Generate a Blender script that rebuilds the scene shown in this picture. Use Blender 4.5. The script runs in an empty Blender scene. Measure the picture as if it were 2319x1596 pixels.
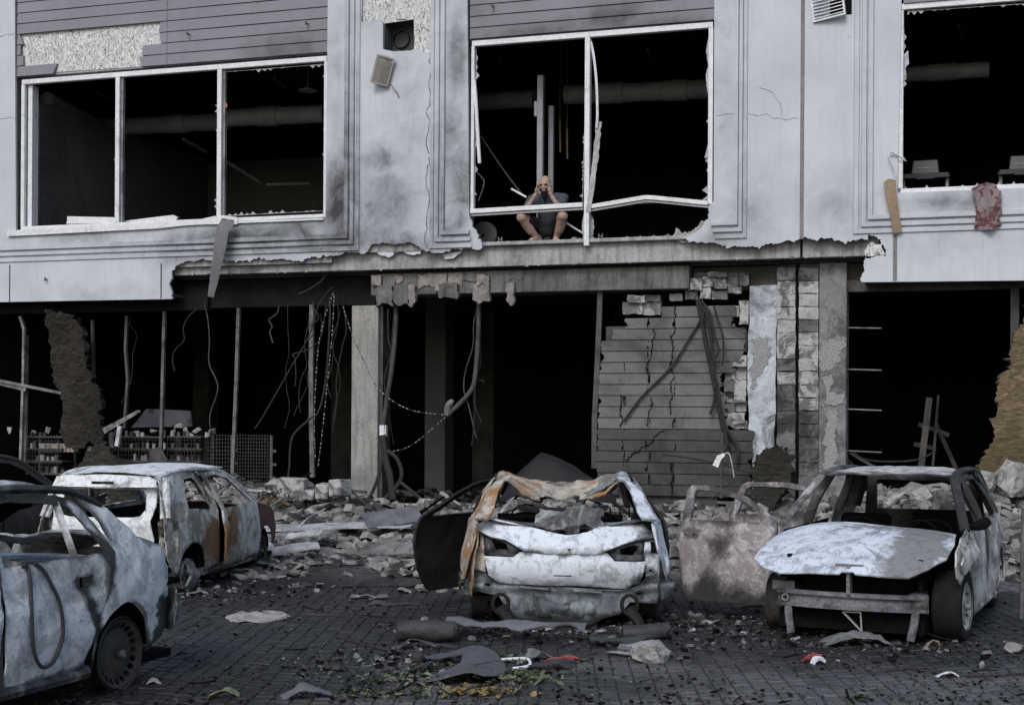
import bpy, bmesh, math, random
import numpy as np
from mathutils import Vector, Matrix, noise as mnoise
from mathutils.geometry import delaunay_2d_cdt

# ------------------------------------------------------------------ camera, sky, sun, exposure
scene = bpy.context.scene
col = scene.collection
R = math.radians
EYE = 1.95                      # camera height (m)
FPX = 3200.0                    # focal length in units of a 2319-wide picture
CX, HY = 1159.5, 950.0          # principal point of that picture (horizon row)
ROLL = R(0.35)
cam_d = bpy.data.cameras.new('camera')
cam_d.sensor_width = 36.0
cam_d.lens = 36.0 * FPX / 2319.0
cam_d.shift_y = (HY - 798.0) / 2319.0
cam_d.clip_end = 2000
cam = bpy.data.objects.new('camera', cam_d)
col.objects.link(cam)
cam.matrix_world = Matrix.Translation((0, 0, EYE)) @ Matrix.Rotation(R(90), 4, 'X') @ Matrix.Rotation(ROLL, 4, 'Z')
scene.camera = cam

SUN_EL, SUN_AZ = R(42), R(200)  # high, behind the photographer, veiled by cloud
world = bpy.data.worlds.new('World'); scene.world = world; world.use_nodes = True
wn = world.node_tree
for n in list(wn.nodes): wn.nodes.remove(n)
sky = wn.nodes.new('ShaderNodeTexSky'); sky.sky_type = 'NISHITA'; sky.sun_disc = False
sky.sun_elevation = SUN_EL; sky.sun_rotation = SUN_AZ; sky.dust_density = 3.0; sky.air_density = 1.2
bg = wn.nodes.new('ShaderNodeBackground'); bg.inputs[1].default_value = 0.11
wo = wn.nodes.new('ShaderNodeOutputWorld')
wn.links.new(sky.outputs[0], bg.inputs[0]); wn.links.new(bg.outputs[0], wo.inputs[0])
sd = bpy.data.lights.new('sun', 'SUN'); sd.energy = 1.0; sd.angle = R(22); sd.color = (0.90, 0.95, 1.0)
so = bpy.data.objects.new('sun', sd); col.objects.link(so)
so.rotation_euler = (R(90) - SUN_EL, 0, math.pi - SUN_AZ)
scene.view_settings.view_transform = 'Standard'
scene.view_settings.look = 'None'
scene.view_settings.exposure = 0.5
scene.view_settings.gamma = 1.0

# ------------------------------------------------------------------ the place: facade line and measuring helpers
TH = R(17.6)
FO = Vector((0.0, 22.9, 0.0))           # foot of the facade in front of the camera
ES = Vector((math.cos(TH), -math.sin(TH), 0)); ET = Vector((math.sin(TH), math.cos(TH), 0))

def ray(px, py):
    dx = (px - CX) / FPX; dy = -(py - HY) / FPX
    c, s = math.cos(ROLL), math.sin(ROLL)
    return Vector((dx * c - dy * s, 1.0, dx * s + dy * c))

def fz(px, py, t=0.0):
    """survey: a point of the photograph on the vertical plane t metres behind the facade -> (s, z)"""
    d = ray(px, py); lam = (t + ET.dot(FO)) / ET.dot(d); p = d * lam
    return ((p - FO).dot(ES), EYE + p.z)

def L3(px, py, t=0.0):
    s, z = fz(px, py, t); return Vector((s, t, z))

def gp(px, py, z=0.0):
    d = ray(px, py); lam = (z - EYE) / d.z; p = d * lam
    return Vector((p.x, p.y, z))

def f2w(s, t, z=0.0):
    p = FO + ES * s + ET * t; return Vector((p.x, p.y, z))

def w2f(p):
    q = Vector((p[0], p[1], 0)) - FO
    return q.dot(ES), q.dot(ET)

# ------------------------------------------------------------------ small mesh library
def lk(o, parent=None):
    col.objects.link(o)
    if parent is not None: o.parent = parent
    return o

def tag(o, label, cat, group=None, kind=None):
    o['label'] = label; o['category'] = cat
    if group: o['group'] = group
    if kind: o['kind'] = kind
    return o

def struct(o, kind='structure'):
    o['kind'] = kind; return o

def thing(name, label, cat, loc=(0, 0, 0), rz=0.0, group=None):
    o = bpy.data.objects.new(name, None); o.empty_display_size = .1
    lk(o); o.location = loc; o.rotation_euler = (0, 0, rz)
    return tag(o, label, cat, group)

def mesh_obj(name, verts, faces, mat=None, parent=None, smooth=False, fmats=None, mats=None):
    me = bpy.data.meshes.new(name)
    me.from_pydata([tuple(v) for v in verts], [], faces)
    if mats:
        for m in mats: me.materials.append(m)
        if fmats: me.polygons.foreach_set('material_index', fmats)
    elif mat: me.materials.append(mat)
    if smooth: me.polygons.foreach_set('use_smooth', [True] * len(me.polygons))
    me.update()
    return lk(bpy.data.objects.new(name, me), parent)

BOXF = [(0, 3, 2, 1), (4, 5, 6, 7), (0, 1, 5, 4), (1, 2, 6, 5), (2, 3, 7, 6), (3, 0, 4, 7)]
def boxv(x0, x1, y0, y1, z0, z1):
    return [(x0, y0, z0), (x1, y0, z0), (x1, y1, z0), (x0, y1, z0), (x0, y0, z1), (x1, y0, z1), (x1, y1, z1), (x0, y1, z1)]

def bevel(o, w, seg=1):
    m = o.modifiers.new('b', 'BEVEL'); m.width = w; m.segments = seg; m.limit_method = 'ANGLE'; m.angle_limit = R(40); return o

def box(name, x0, x1, y0, y1, z0, z1, mat, parent=None, bev=0.0):
    o = mesh_obj(name, boxv(min(x0, x1), max(x0, x1), min(y0, y1), max(y0, y1), min(z0, z1), max(z0, z1)), BOXF, mat, parent)
    if bev: bevel(o, bev)
    return o

class MB:
    """collects pieces into one mesh"""
    def __init__(s): s.v = []; s.f = []; s.m = []
    def add(s, v, f, mi=0):
        b = len(s.v); s.v += [tuple(a) for a in v]; s.f += [tuple(i + b for i in q) for q in f]; s.m += [mi] * len(f)
    def box(s, x0, x1, y0, y1, z0, z1, mi=0): s.add(boxv(x0, x1, y0, y1, z0, z1), BOXF, mi)
    def obox(s, M, sx, sy, sz, mi=0): s.add([M @ Vector(v) for v in boxv(-sx / 2, sx / 2, -sy / 2, sy / 2, -sz / 2, sz / 2)], BOXF, mi)
    def bar(s, a, b, w, h=None, mi=0, up=(0, 0, 1)):
        a = Vector(a); b = Vector(b); d = (b - a); ln = d.length; d.normalize(); h = h or w
        u = Vector(up)
        if abs(d.dot(u)) > .97: u = Vector((0, 1, 0))
        x = d.cross(u).normalized(); y = x.cross(d)
        v = []
        for p in (a, b):
            for i, j in ((-1, -1), (1, -1), (1, 1), (-1, 1)): v.append(p + x * i * w / 2 + y * j * h / 2)
        s.add(v, [(0, 1, 2, 3), (7, 6, 5, 4), (0, 4, 5, 1), (1, 5, 6, 2), (2, 6, 7, 3), (3, 7, 4, 0)], mi)
    def tube(s, pts, r, n=8, mi=0, caps=True, flat=1.0):
        pts = [Vector(p) for p in pts]
        rs = r if isinstance(r, (list, tuple)) else [r] * len(pts)
        v = []; prev = None
        for i, p in enumerate(pts):
            d = (pts[min(i + 1, len(pts) - 1)] - pts[max(i - 1, 0)]).normalized()
            if prev is None:
                u = Vector((0, 0, 1)) if abs(d.z) < .9 else Vector((1, 0, 0))
                x = d.cross(u).normalized()
            else:
                x = (prev - d * prev.dot(d)).normalized()
            prev = x; y = d.cross(x)
            for k in range(n):
                a = 2 * math.pi * k / n
                v.append(p + (x * math.cos(a) + y * math.sin(a) * flat) * rs[i])
        f = []
        for i in range(len(pts) - 1):
            for k in range(n):
                a = i * n + k; b = i * n + (k + 1) % n
                f.append((a, b, b + n, a + n))
        if caps: f.append(tuple(range(n - 1, -1, -1))); f.append(tuple(range((len(pts) - 1) * n, len(pts) * n)))
        s.add(v, f, mi)
    def lathe(s, prof, n=24, M=None, mi=0):
        """profile (r, h) turned round the local z axis"""
        v = []
        for r, h in prof:
            for k in range(n):
                a = 2 * math.pi * k / n; p = Vector((r * math.cos(a), r * math.sin(a), h)); v.append(M @ p if M else p)
        f = []
        for i in range(len(prof) - 1):
            for k in range(n):
                a = i * n + k; b = i * n + (k + 1) % n; f.append((a, b, b + n, a + n))
        s.add(v, f, mi)
    def build(s, name, mat, parent=None, smooth=False):
        ms = mat if isinstance(mat, (list, tuple)) else [mat]
        o = mesh_obj(name, s.v, s.f, None, parent, smooth, s.m, ms)
        if smooth: o.data.set_sharp_from_angle(angle=R(35))
        return o

def spline(pts, n=6):
    """Catmull-Rom through points"""
    P = [Vector(p) for p in pts]; out = []
    for i in range(len(P) - 1):
        p0 = P[max(i - 1, 0)]; p1 = P[i]; p2 = P[i + 1]; p3 = P[min(i + 2, len(P) - 1)]
        for k in range(n):
            t = k / n
            out.append(.5 * ((2 * p1) + (p2 - p0) * t + (2 * p0 - 5 * p1 + 4 * p2 - p3) * t * t + (3 * p1 - p0 - 3 * p2 + p3) * t ** 3))
    out.append(P[-1]); return out

def inside(pts, poly):
    x = pts[:, 0]; y = pts[:, 1]; r = np.zeros(len(pts), bool)
    n = len(poly)
    for i in range(n):
        x0, y0 = poly[i]; x1, y1 = poly[(i + 1) % n]
        if y0 == y1: continue
        c = ((y0 > y) != (y1 > y)) & (x < (x1 - x0) * (y - y0) / (y1 - y0) + x0)
        r ^= c
    return r

def seg_dist(pts, poly):
    d = np.full(len(pts), 1e9); n = len(poly)
    for i in range(n):
        a = np.array(poly[i]); b = np.array(poly[(i + 1) % n]); ab = b - a; l2 = float(ab @ ab) or 1e-12
        t = np.clip(((pts - a) @ ab) / l2, 0, 1); q = a + t[:, None] * ab
        d = np.minimum(d, np.hypot(*(pts - q).T))
    return d

def subdiv(poly, res):
    out = []; n = len(poly)
    for i in range(n):
        a = poly[i]; b = poly[(i + 1) % n]; l = math.hypot(b[0] - a[0], b[1] - a[1]); k = max(1, int(round(l / res)))
        for j in range(k): out.append((a[0] + (b[0] - a[0]) * j / k, a[1] + (b[1] - a[1]) * j / k))
    return out

def jag(pts, amp, step, seed=0):
    """break an open line into a ragged one by repeated midpoint displacement"""
    rnd = random.Random(seed); out = [pts[0]]
    def go(a, b):
        dx, dy = b[0] - a[0], b[1] - a[1]; l = math.hypot(dx, dy)
        if l < step * rnd.uniform(.6, 1.3): out.append(b); return
        t = rnd.uniform(.35, .65); k = max(-2.0, min(2.0, rnd.gauss(0, 1))) * amp * min(3.6, (l / step) ** .7) / l
        m = (a[0] + dx * t - dy * k, a[1] + dy * t + dx * k)
        go(a, m); go(m, b)
    for a, b in zip(pts[:-1], pts[1:]): go(a, b)
    return out

def nz(p, scale, seed=0.0):
    return mnoise.noise(Vector((p[0] * scale + seed, p[1] * scale - seed * .7, p[2] * scale + seed * 1.3)))

def panel(name, parent, outline, fn, mat, holes=(), res=.08, thick=.012, dent=0.0, dscale=2.5, seed=0.0, flip=False,
          paint=None, smooth=True, offset=-1, fine=0.0):
    """a sheet: a 2-D outline with holes, laid on a surface fn(u, v), dented, with a real thickness"""
    loops = [subdiv(list(outline), res)] + [subdiv(list(h), res) for h in holes]
    V = []; E = []
    for lp in loops:
        b = len(V); n = len(lp); V += lp; E += [(b + i, b + (i + 1) % n) for i in range(n)]
    P = np.array(V); lo = P.min(0); hi = P.max(0)
    gx = np.arange(lo[0] + res / 2, hi[0], res); gy = np.arange(lo[1] + res / 2, hi[1], res)
    if len(gx) and len(gy):
        rs = np.random.RandomState(int(seed * 10) % 9999 + 1)
        G = np.array([(x, y) for x in gx for y in gy]) + rs.uniform(-.2 * res, .2 * res, (len(gx) * len(gy), 2))
        ok = np.ones(len(G), bool)
        ok &= inside(G, loops[0])
        for h in loops[1:]: ok &= ~inside(G, h)
        for lp in loops: ok &= seg_dist(G, lp) > res * .45
        V = V + [tuple(g) for g in G[ok]]
    r = delaunay_2d_cdt([Vector(v) for v in V], E, [], 0, 1e-5)
    v2 = [(p.x, p.y) for p in r[0]]; tris = r[2]
    C = np.array([[sum(v2[i][0] for i in t) / 3, sum(v2[i][1] for i in t) / 3] for t in tris])
    ok = inside(C, loops[0])
    for h in loops[1:]: ok &= ~inside(C, h)
    F = [tuple(t) for t, k in zip(tris, ok) if k]
    # keep counter-clockwise in the 2-D plane
    F2 = []
    for t in F:
        (ax, ay), (bx, by), (cx, cy) = v2[t[0]], v2[t[1]], v2[t[2]]
        ccw = (bx - ax) * (cy - ay) - (by - ay) * (cx - ax) > 0
        F2.append(t if ccw != flip else t[::-1])
    V3 = [Vector(fn(*p)) for p in v2]
    if dent:
        nor = [Vector((0, 0, 0)) for _ in V3]
        for t in F2:
            nn = (V3[t[1]] - V3[t[0]]).cross(V3[t[2]] - V3[t[0]])
            for i in t: nor[i] += nn
        W = []
        for p, nn in zip(V3, nor):
            nn = nn.normalized() if nn.length > 0 else Vector((0, 0, 1))
            a = nz(p, dscale, seed) + .5 * nz(p, dscale * 2.3, seed + 7)
            a += .9 * max(0.0, .28 - abs(nz(p, dscale * .9, seed + 11))) * (1 if smooth else 0)
            if fine: a += fine * nz(p, dscale * 6, seed + 3)
            W.append(p + nn * a * dent)
        V3 = W
    edge = None
    if paint:
        d2 = np.full(len(v2), 1e9); P2 = np.array(v2)
        for lp in loops: d2 = np.minimum(d2, seg_dist(P2, lp))
        edge = np.exp(-d2 / .035)
    n0 = len(V3); src = list(range(n0)); VV = list(V3); FF = list(F2); sm = [smooth] * len(F2)
    if thick:
        nor = [Vector((0, 0, 0)) for _ in V3]; cnt = {}
        for t in F2:
            nn = (V3[t[1]] - V3[t[0]]).cross(V3[t[2]] - V3[t[0]])
            for k in range(3):
                nor[t[k]] += nn; e = (t[k], t[(k + 1) % 3]); cnt[e] = 1
        back = [p - (nn.normalized() if nn.length > 0 else Vector((0, 0, 1))) * thick for p, nn in zip(V3, nor)]
        VV += back; src += list(range(n0)); FF += [(t[2] + n0, t[1] + n0, t[0] + n0) for t in F2]; sm += [smooth] * len(F2)
        for (p, q) in cnt:
            if (q, p) in cnt: continue
            b0 = len(VV); VV += [V3[q], V3[p], back[p], back[q]]; src += [q, p, p, q]; FF.append((b0, b0 + 1, b0 + 2, b0 + 3)); sm.append(False)
    o = mesh_obj(name, VV, FF, mat, parent)
    o.data.polygons.foreach_set('use_smooth', sm)
    if paint:
        at = o.data.color_attributes.new('wear', 'FLOAT_COLOR', 'POINT')
        buf = np.ones((n0, 4), np.float32)
        for i_, p in enumerate(V3): buf[i_, :3] = paint(p)
        buf[:, 3] = edge
        at.data.foreach_set('color', buf[src].ravel())
    return o

def arc(cx, cy, r, a0, a1, n=10):
    return [(cx + r * math.cos(R(a0 + (a1 - a0) * i / n)), cy + r * math.sin(R(a0 + (a1 - a0) * i / n))) for i in range(n + 1)]

# ------------------------------------------------------------------ materials
def newmat(name, rough=.8, spec=.3, metal=0.0):
    m = bpy.data.materials.new(name); m.use_nodes = True
    nt = m.node_tree; b = nt.nodes['Principled BSDF']
    b.inputs['Roughness'].default_value = rough; b.inputs['Specular IOR Level'].default_value = spec
    b.inputs['Metallic'].default_value = metal
    return m, nt, b
def coord(nt, scale=(1, 1, 1), kind='Object'):
    tc = nt.nodes.new('ShaderNodeTexCoord'); mp = nt.nodes.new('ShaderNodeMapping')
    mp.inputs['Scale'].default_value = scale; nt.links.new(tc.outputs[kind], mp.inputs[0]); return mp.outputs[0]
def nnoise(nt, vec, scale, detail=6, rough=.6, dist=0.0):
    n = nt.nodes.new('ShaderNodeTexNoise'); n.inputs['Scale'].default_value = scale; n.inputs['Detail'].default_value = detail
    n.inputs['Roughness'].default_value = rough; n.inputs['Distortion'].default_value = dist
    if vec is not None: nt.links.new(vec, n.inputs['Vector'])
    return n.outputs['Fac']
def ramp(nt, fac, stops):
    r = nt.nodes.new('ShaderNodeValToRGB'); e = r.color_ramp.elements
    while len(e) < len(stops): e.new(.5)
    for el, (p, c) in zip(e, stops):
        el.position = p; el.color = (*c, 1) if isinstance(c, (tuple, list)) else (c, c, c, 1)
    nt.links.new(fac, r.inputs[0]); return r.outputs[0]
def mixc(nt, fac, a, b, blend='MIX'):
    m = nt.nodes.new('ShaderNodeMix'); m.data_type = 'RGBA'; m.blend_type = blend
    for s, v in ((m.inputs[0], fac), (m.inputs[6], a), (m.inputs[7], b)):
        if hasattr(v, 'links'): nt.links.new(v, s)
        else: s.default_value = v if not isinstance(v, (tuple, list)) else (*v, 1)
    return m.outputs[2]
def mth(nt, op, a, b=0.0, clamp=False):
    m = nt.nodes.new('ShaderNodeMath'); m.operation = op; m.use_clamp = clamp
    for s, v in zip(m.inputs, (a, b)):
        if hasattr(v, 'links'): nt.links.new(v, s)
        else: s.default_value = v
    return m.outputs[0]
def bump(nt, b, h, strength=.4, dist=.02):
    n = nt.nodes.new('ShaderNodeBump'); n.inputs['Strength'].default_value = strength; n.inputs['Distance'].default_value = dist
    nt.links.new(h, n.inputs['Height']); nt.links.new(n.outputs[0], b.inputs['Normal'])
def wear(nt):
    a = nt.nodes.new('ShaderNodeAttribute'); a.attribute_name = 'wear'
    s = nt.nodes.new('ShaderNodeSeparateColor'); nt.links.new(a.outputs['Color'], s.inputs[0]); return s.outputs

def plain(name, c, rough=.8, spec=.3, var=.25, scale=8.0, metal=0.0, bmp=0.0, fine=26.0, grime=None, ga=(.5, .7), streak=0.0, rand=0.0):
    """a base colour broken by several sizes of noise, with optional grime patches, run-off streaks and piece-to-piece variation"""
    m, nt, b = newmat(name, rough, spec, metal); v = coord(nt)
    n1 = nnoise(nt, v, scale, 9, .7, .4); n2 = nnoise(nt, v, fine, 8, .8)
    cc = mixc(nt, ramp(nt, n1, [(.3, 0.0), (.7, 1.0)]), tuple(x * (1 - var) for x in c), tuple(min(1, x * (1 + var)) for x in c))
    cc = mixc(nt, .6, cc, ramp(nt, n2, [(.32, .30), (.5, .85), (.68, 1.0)]), 'MULTIPLY')
    if streak:
        st = nnoise(nt, coord(nt, (7, 7, .7)), 1.6, 8, .7, .3)
        cc = mixc(nt, ramp(nt, st, [(.47, 0.0), (.66, streak)]), cc, tuple(x * .22 for x in c))
    if grime:
        g = ramp(nt, nnoise(nt, v, scale * .35, 10, .74, .8), [(ga[0], 0.0), (ga[1], 1.0)])
        cc = mixc(nt, g, cc, grime)
    if rand:
        oi = nt.nodes.new('ShaderNodeObjectInfo')
        cc = mixc(nt, rand, cc, ramp(nt, oi.outputs['Random'], [(0.0, .35), (.45, .85), (1.0, 1.0)]), 'MULTIPLY')
    nt.links.new(cc, b.inputs['Base Color'])
    if bmp: bump(nt, b, mth(nt, 'ADD', n1, n2), bmp, .02)
    return m

def plaster_mat(name, c, smoke=(.045, .045, .05), bmp=.12):
    """painted render: even paint, fine pitting, water streaks and smoke stains (wear attribute G = smoke)"""
    m, nt, b = newmat(name, .75, .25); v = coord(nt); w = wear(nt)
    n1 = nnoise(nt, v, .9, 5, .6, .3)
    cc = mixc(nt, ramp(nt, n1, [(.3, 0.0), (.7, 1.0)]), tuple(x * .88 for x in c), tuple(x * 1.06 for x in c))
    st = nnoise(nt, coord(nt, (6, 6, .45)), 2.0, 9, .72, .2)
    cc = mixc(nt, ramp(nt, st, [(.5, 0.0), (.74, .30)]), cc, tuple(x * .6 for x in c))
    pit = nnoise(nt, v, 13, 4, .8)
    cc = mixc(nt, ramp(nt, pit, [(.66, 0.0), (.69, .8)]), cc, tuple(x * .35 for x in c))
    sm = nnoise(nt, v, 2.6, 12, .70, .5)
    g = mth(nt, 'ADD', mth(nt, 'MULTIPLY', w[1], 1.25), mth(nt, 'MULTIPLY', mth(nt, 'SUBTRACT', sm, .50), 1.5))
    g = mth(nt, 'MULTIPLY', g, mth(nt, 'MINIMUM', mth(nt, 'ADD', mth(nt, 'MULTIPLY', w[1], 2.2), .14), 1.0), True)
    cc = mixc(nt, g, cc, smoke)
    nt.links.new(cc, b.inputs['Base Color'])
    bump(nt, b, mth(nt, 'ADD', nnoise(nt, v, 90, 3), mth(nt, 'MULTIPLY', n1, 2.0)), bmp, .01)
    return m

def burnt_mat(name, ash=(.56, .60, .66), grey=(.26, .27, .29), soot=(.02, .02, .022), rust=(.30, .12, .035), seed=0.0,
              bare=.5, sootlev=.56, rustlev=.72, scale=1.0, paintc=None, paintlev=.5, drip=0.0, swirl=.6):
    """fire-bleached sheet steel: white ash, grey scale, soot and fresh rust (wear R = rust, G = soot, B = ash, A = seam)"""
    m, nt, b = newmat(name, .62, .3)
    at = nt.nodes.new('ShaderNodeAttribute'); at.attribute_name = 'wear'
    sp_ = nt.nodes.new('ShaderNodeSeparateColor'); nt.links.new(at.outputs['Color'], sp_.inputs[0]); w = sp_.outputs; seam = at.outputs['Alpha']
    tc = nt.nodes.new('ShaderNodeTexCoord'); mp = nt.nodes.new('ShaderNodeMapping')
    mp.inputs['Location'].default_value = (seed * 3.1, seed * 1.7, seed * 2.3); nt.links.new(tc.outputs['Object'], mp.inputs[0]); v = mp.outputs[0]
    n1 = nnoise(nt, v, 2.4 * scale, 12, .70, swirl)
    n2 = nnoise(nt, v, 1.3 * scale, 12, .68, 1.0)
    n3 = nnoise(nt, v, 3.0 * scale, 12, .72, .7)
    nf = nnoise(nt, v, 38, 6, .8)
    nm = nnoise(nt, v, 8, 9, .75, .8)
    dr = nnoise(nt, coord(nt, (14, 14, 1.6)), 1.0, 7, .65, .5)
    f = mth(nt, 'ADD', mth(nt, 'ADD', n1, mth(nt, 'MULTIPLY', mth(nt, 'SUBTRACT', nf, .5), .10)), mth(nt, 'MULTIPLY', w[2], .30))
    cc = mixc(nt, ramp(nt, f, [(bare - .07, 0.0), (bare + .01, .65), (bare + .09, 1.0)]), grey, ash)
    cc = mixc(nt, ramp(nt, nm, [(.50, 0.0), (.56, .45), (.70, .75)]), cc, tuple(x * .55 for x in grey))
    if drip: cc = mixc(nt, ramp(nt, dr, [(.56, 0.0), (.60, drip)]), cc, tuple(min(1, x * 1.15) for x in ash))
    if paintc:
        cc = mixc(nt, ramp(nt, mth(nt, 'ADD', n3, mth(nt, 'MULTIPLY', nf, .2)), [(paintlev, 0.0), (paintlev + .02, 1.0)]), cc, paintc)
    r = mth(nt, 'ADD', mth(nt, 'ADD', mth(nt, 'MULTIPLY', n3, .8), mth(nt, 'MULTIPLY', nf, .2)), mth(nt, 'MULTIPLY', w[0], .55))
    rm = ramp(nt, r, [(rustlev - .04, 0.0), (rustlev + .05, .9)])
    rc = mixc(nt, nm, tuple(x * .4 for x in rust), tuple(min(1, x * 1.6) for x in rust))
    cc = mixc(nt, rm, cc, rc)
    s = mth(nt, 'ADD', mth(nt, 'ADD', mth(nt, 'MULTIPLY', n2, .85), mth(nt, 'MULTIPLY', nf, .15)), mth(nt, 'MULTIPLY', w[1], .6))
    s = mth(nt, 'ADD', s, mth(nt, 'MULTIPLY', seam, .15))
    cc = mixc(nt, ramp(nt, s, [(sootlev - .03, 0.0), (sootlev + .03, .6), (sootlev + .14, .97)]), cc, soot)
    sp = nnoise(nt, v, 24, 8, .85)
    cc = mixc(nt, ramp(nt, sp, [(.59, 0.0), (.63, .85)]), cc, (.035, .035, .038))
    cc = mixc(nt, ramp(nt, nnoise(nt, v, 33, 8, .85), [(.61, 0.0), (.66, .6)]), cc, ash)
    nt.links.new(cc, b.inputs['Base Color'])
    nt.links.new(ramp(nt, n1, [(.3, .8), (.7, .5)]), b.inputs['Roughness'])
    bump(nt, b, mth(nt, 'ADD', mth(nt, 'MULTIPLY', nf, .6), mth(nt, 'ADD', mth(nt, 'MULTIPLY', n1, 2.0), nm)), .5, .02)
    return m

M = {}
M['plaster'] = plaster_mat('painted_render', (.465, .50, .555))
M['board'] = plaster_mat('grey_cladding', (.205, .205, .235), bmp=.08)
M['frame'] = plain('white_window_frame', (.66, .68, .72), .5, .4, .12, 4, grime=(.2, .2, .2), ga=(.58, .75))
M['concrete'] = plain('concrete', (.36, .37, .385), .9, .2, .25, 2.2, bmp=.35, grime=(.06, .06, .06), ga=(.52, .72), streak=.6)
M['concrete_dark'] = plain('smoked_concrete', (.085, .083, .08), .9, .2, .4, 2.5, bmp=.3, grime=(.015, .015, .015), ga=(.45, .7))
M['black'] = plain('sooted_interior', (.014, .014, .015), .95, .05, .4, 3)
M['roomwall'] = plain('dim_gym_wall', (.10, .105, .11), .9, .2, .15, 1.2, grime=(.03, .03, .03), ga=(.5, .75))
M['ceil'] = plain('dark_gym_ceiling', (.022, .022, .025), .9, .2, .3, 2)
M['duct'] = plain('dull_duct_metal', (.25, .265, .30), .5, .4, .25, 3)
M['sealant'] = plain('joint_sealant', (.20, .195, .185), .9, .2, .3, 6)
M['steel'] = plain('smoked_steel', (.065, .065, .07), .6, .3, .5, 5, grime=(.02, .02, .02))
M['steel_pale'] = plain('pale_steel', (.24, .25, .265), .5, .4, .4, 6, grime=(.03, .03, .03), ga=(.42, .68))
M['sheetm'] = plain('dusty_white_sheet', (.40, .41, .43), .7, .3, .3, 3, bmp=.3, grime=(.07, .07, .07), ga=(.48, .7))
M['cable'] = plain('charred_cable', (.035, .034, .034), .8, .2, .5, 20)
M['white_cable'] = plain('pale_cable', (.30, .30, .30), .8, .2, .3, 20)
M['wool'] = plain('scorched_rock_wool', (.045, .042, .038), .98, .1, .5, 9, bmp=.9, fine=40, grime=(.02, .02, .02))
M['wool_tan'] = plain('tan_rock_wool', (.20, .155, .10), .98, .1, .4, 7, bmp=.9, fine=40, grime=(.13, .10, .05))
M['rubble'] = plain('pale_broken_masonry', (.44, .435, .43), .95, .15, .35, 5, bmp=.6, grime=(.07, .07, .07), ga=(.46, .66), rand=.75)
M['rubble_grey'] = plain('grey_broken_concrete', (.22, .22, .222), .95, .15, .35, 5, bmp=.6, grime=(.04, .04, .04), ga=(.45, .65), rand=.6)
M['rubble_dark'] = plain('sooted_rubble', (.045, .045, .046), .95, .15, .5, 6, bmp=.5)
M['tarp'] = plain('burnt_plastic', (.035, .036, .04), .55, .4, .4, 4, bmp=.2)
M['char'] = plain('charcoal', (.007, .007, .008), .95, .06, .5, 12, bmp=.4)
M['tyre'] = plain('tyre_rubber', (.012, .012, .013), .85, .15, .4, 14, bmp=.3)
M['glass_grey'] = plain('broken_laminated_glass', (.30, .32, .34), .3, .6, .4, 12)
M['card'] = plain('cardboard', (.26, .20, .14), .9, .2, .15, 4)
M['leaf'] = plain('wilted_leaf', (.13, .145, .095), .8, .2, .5, 9)
M['leaf_dark'] = plain('dark_leaf', (.03, .038, .026), .8, .2, .5, 9)
M['leaf_yellow'] = plain('yellow_leaf', (.22, .165, .07), .8, .2, .5, 9)

def insulation_mat():
    m, nt, b = newmat('combed_white_adhesive', .95, .15)
    v = coord(nt, (9, 9, 3.2)); a = nnoise(nt, v, 3.2, 6, .6, 1.8); c = nnoise(nt, coord(nt), 60, 4, .7)
    f = mth(nt, 'ADD', mth(nt, 'MULTIPLY', a, .8), mth(nt, 'MULTIPLY', c, .2))
    nt.links.new(ramp(nt, f, [(.37, (.12, .12, .12)), (.46, (.48, .49, .50)), (.54, (.78, .79, .81))]), b.inputs['Base Color'])
    bump(nt, b, f, 1.0, .05); return m
M['insul'] = insulation_mat()

def wool_mat(name, c, dark):
    """torn mineral wool: flattened fibre layers, frayed pale ends, darker hollows"""
    m, nt, b = newmat(name, .98, .08)
    l1 = nnoise(nt, coord(nt, (2.2, 2.2, 9)), 2.2, 10, .7, 1.2); l2 = nnoise(nt, coord(nt, (6, 6, 40)), 2.0, 7, .75, .6); n = nnoise(nt, coord(nt), 1.1, 7, .6)
    f = mth(nt, 'ADD', mth(nt, 'MULTIPLY', l1, .65), mth(nt, 'MULTIPLY', l2, .35))
    cc = ramp(nt, f, [(.36, dark), (.47, tuple(x * .7 for x in c)), (.56, c), (.66, tuple(min(1, x * 1.7) for x in c))])
    cc = mixc(nt, ramp(nt, n, [(.45, 0.0), (.62, .7)]), cc, tuple(x * .45 for x in c))
    nt.links.new(cc, b.inputs['Base Color']); bump(nt, b, f, 1.0, .10); return m
M['wool'] = wool_mat('scorched_rock_wool', (.06, .056, .05), (.012, .012, .012)); M['wool_tan'] = wool_mat('tan_rock_wool', (.25, .195, .12), (.07, .055, .04))

def stipple_mat():
    m, nt, b = newmat('stippled_white_glue', .95, .15); v = coord(nt)
    vo = nt.nodes.new('ShaderNodeTexVoronoi'); vo.inputs['Scale'].default_value = 75; nt.links.new(v, vo.inputs['Vector'])
    nt.links.new(ramp(nt, vo.outputs['Distance'], [(.15, (.62, .64, .66)), (.7, (.30, .31, .32))]), b.inputs['Base Color'])
    bump(nt, b, vo.outputs['Distance'], 1.0, .03); return m
M['stipple'] = stipple_mat()

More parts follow.
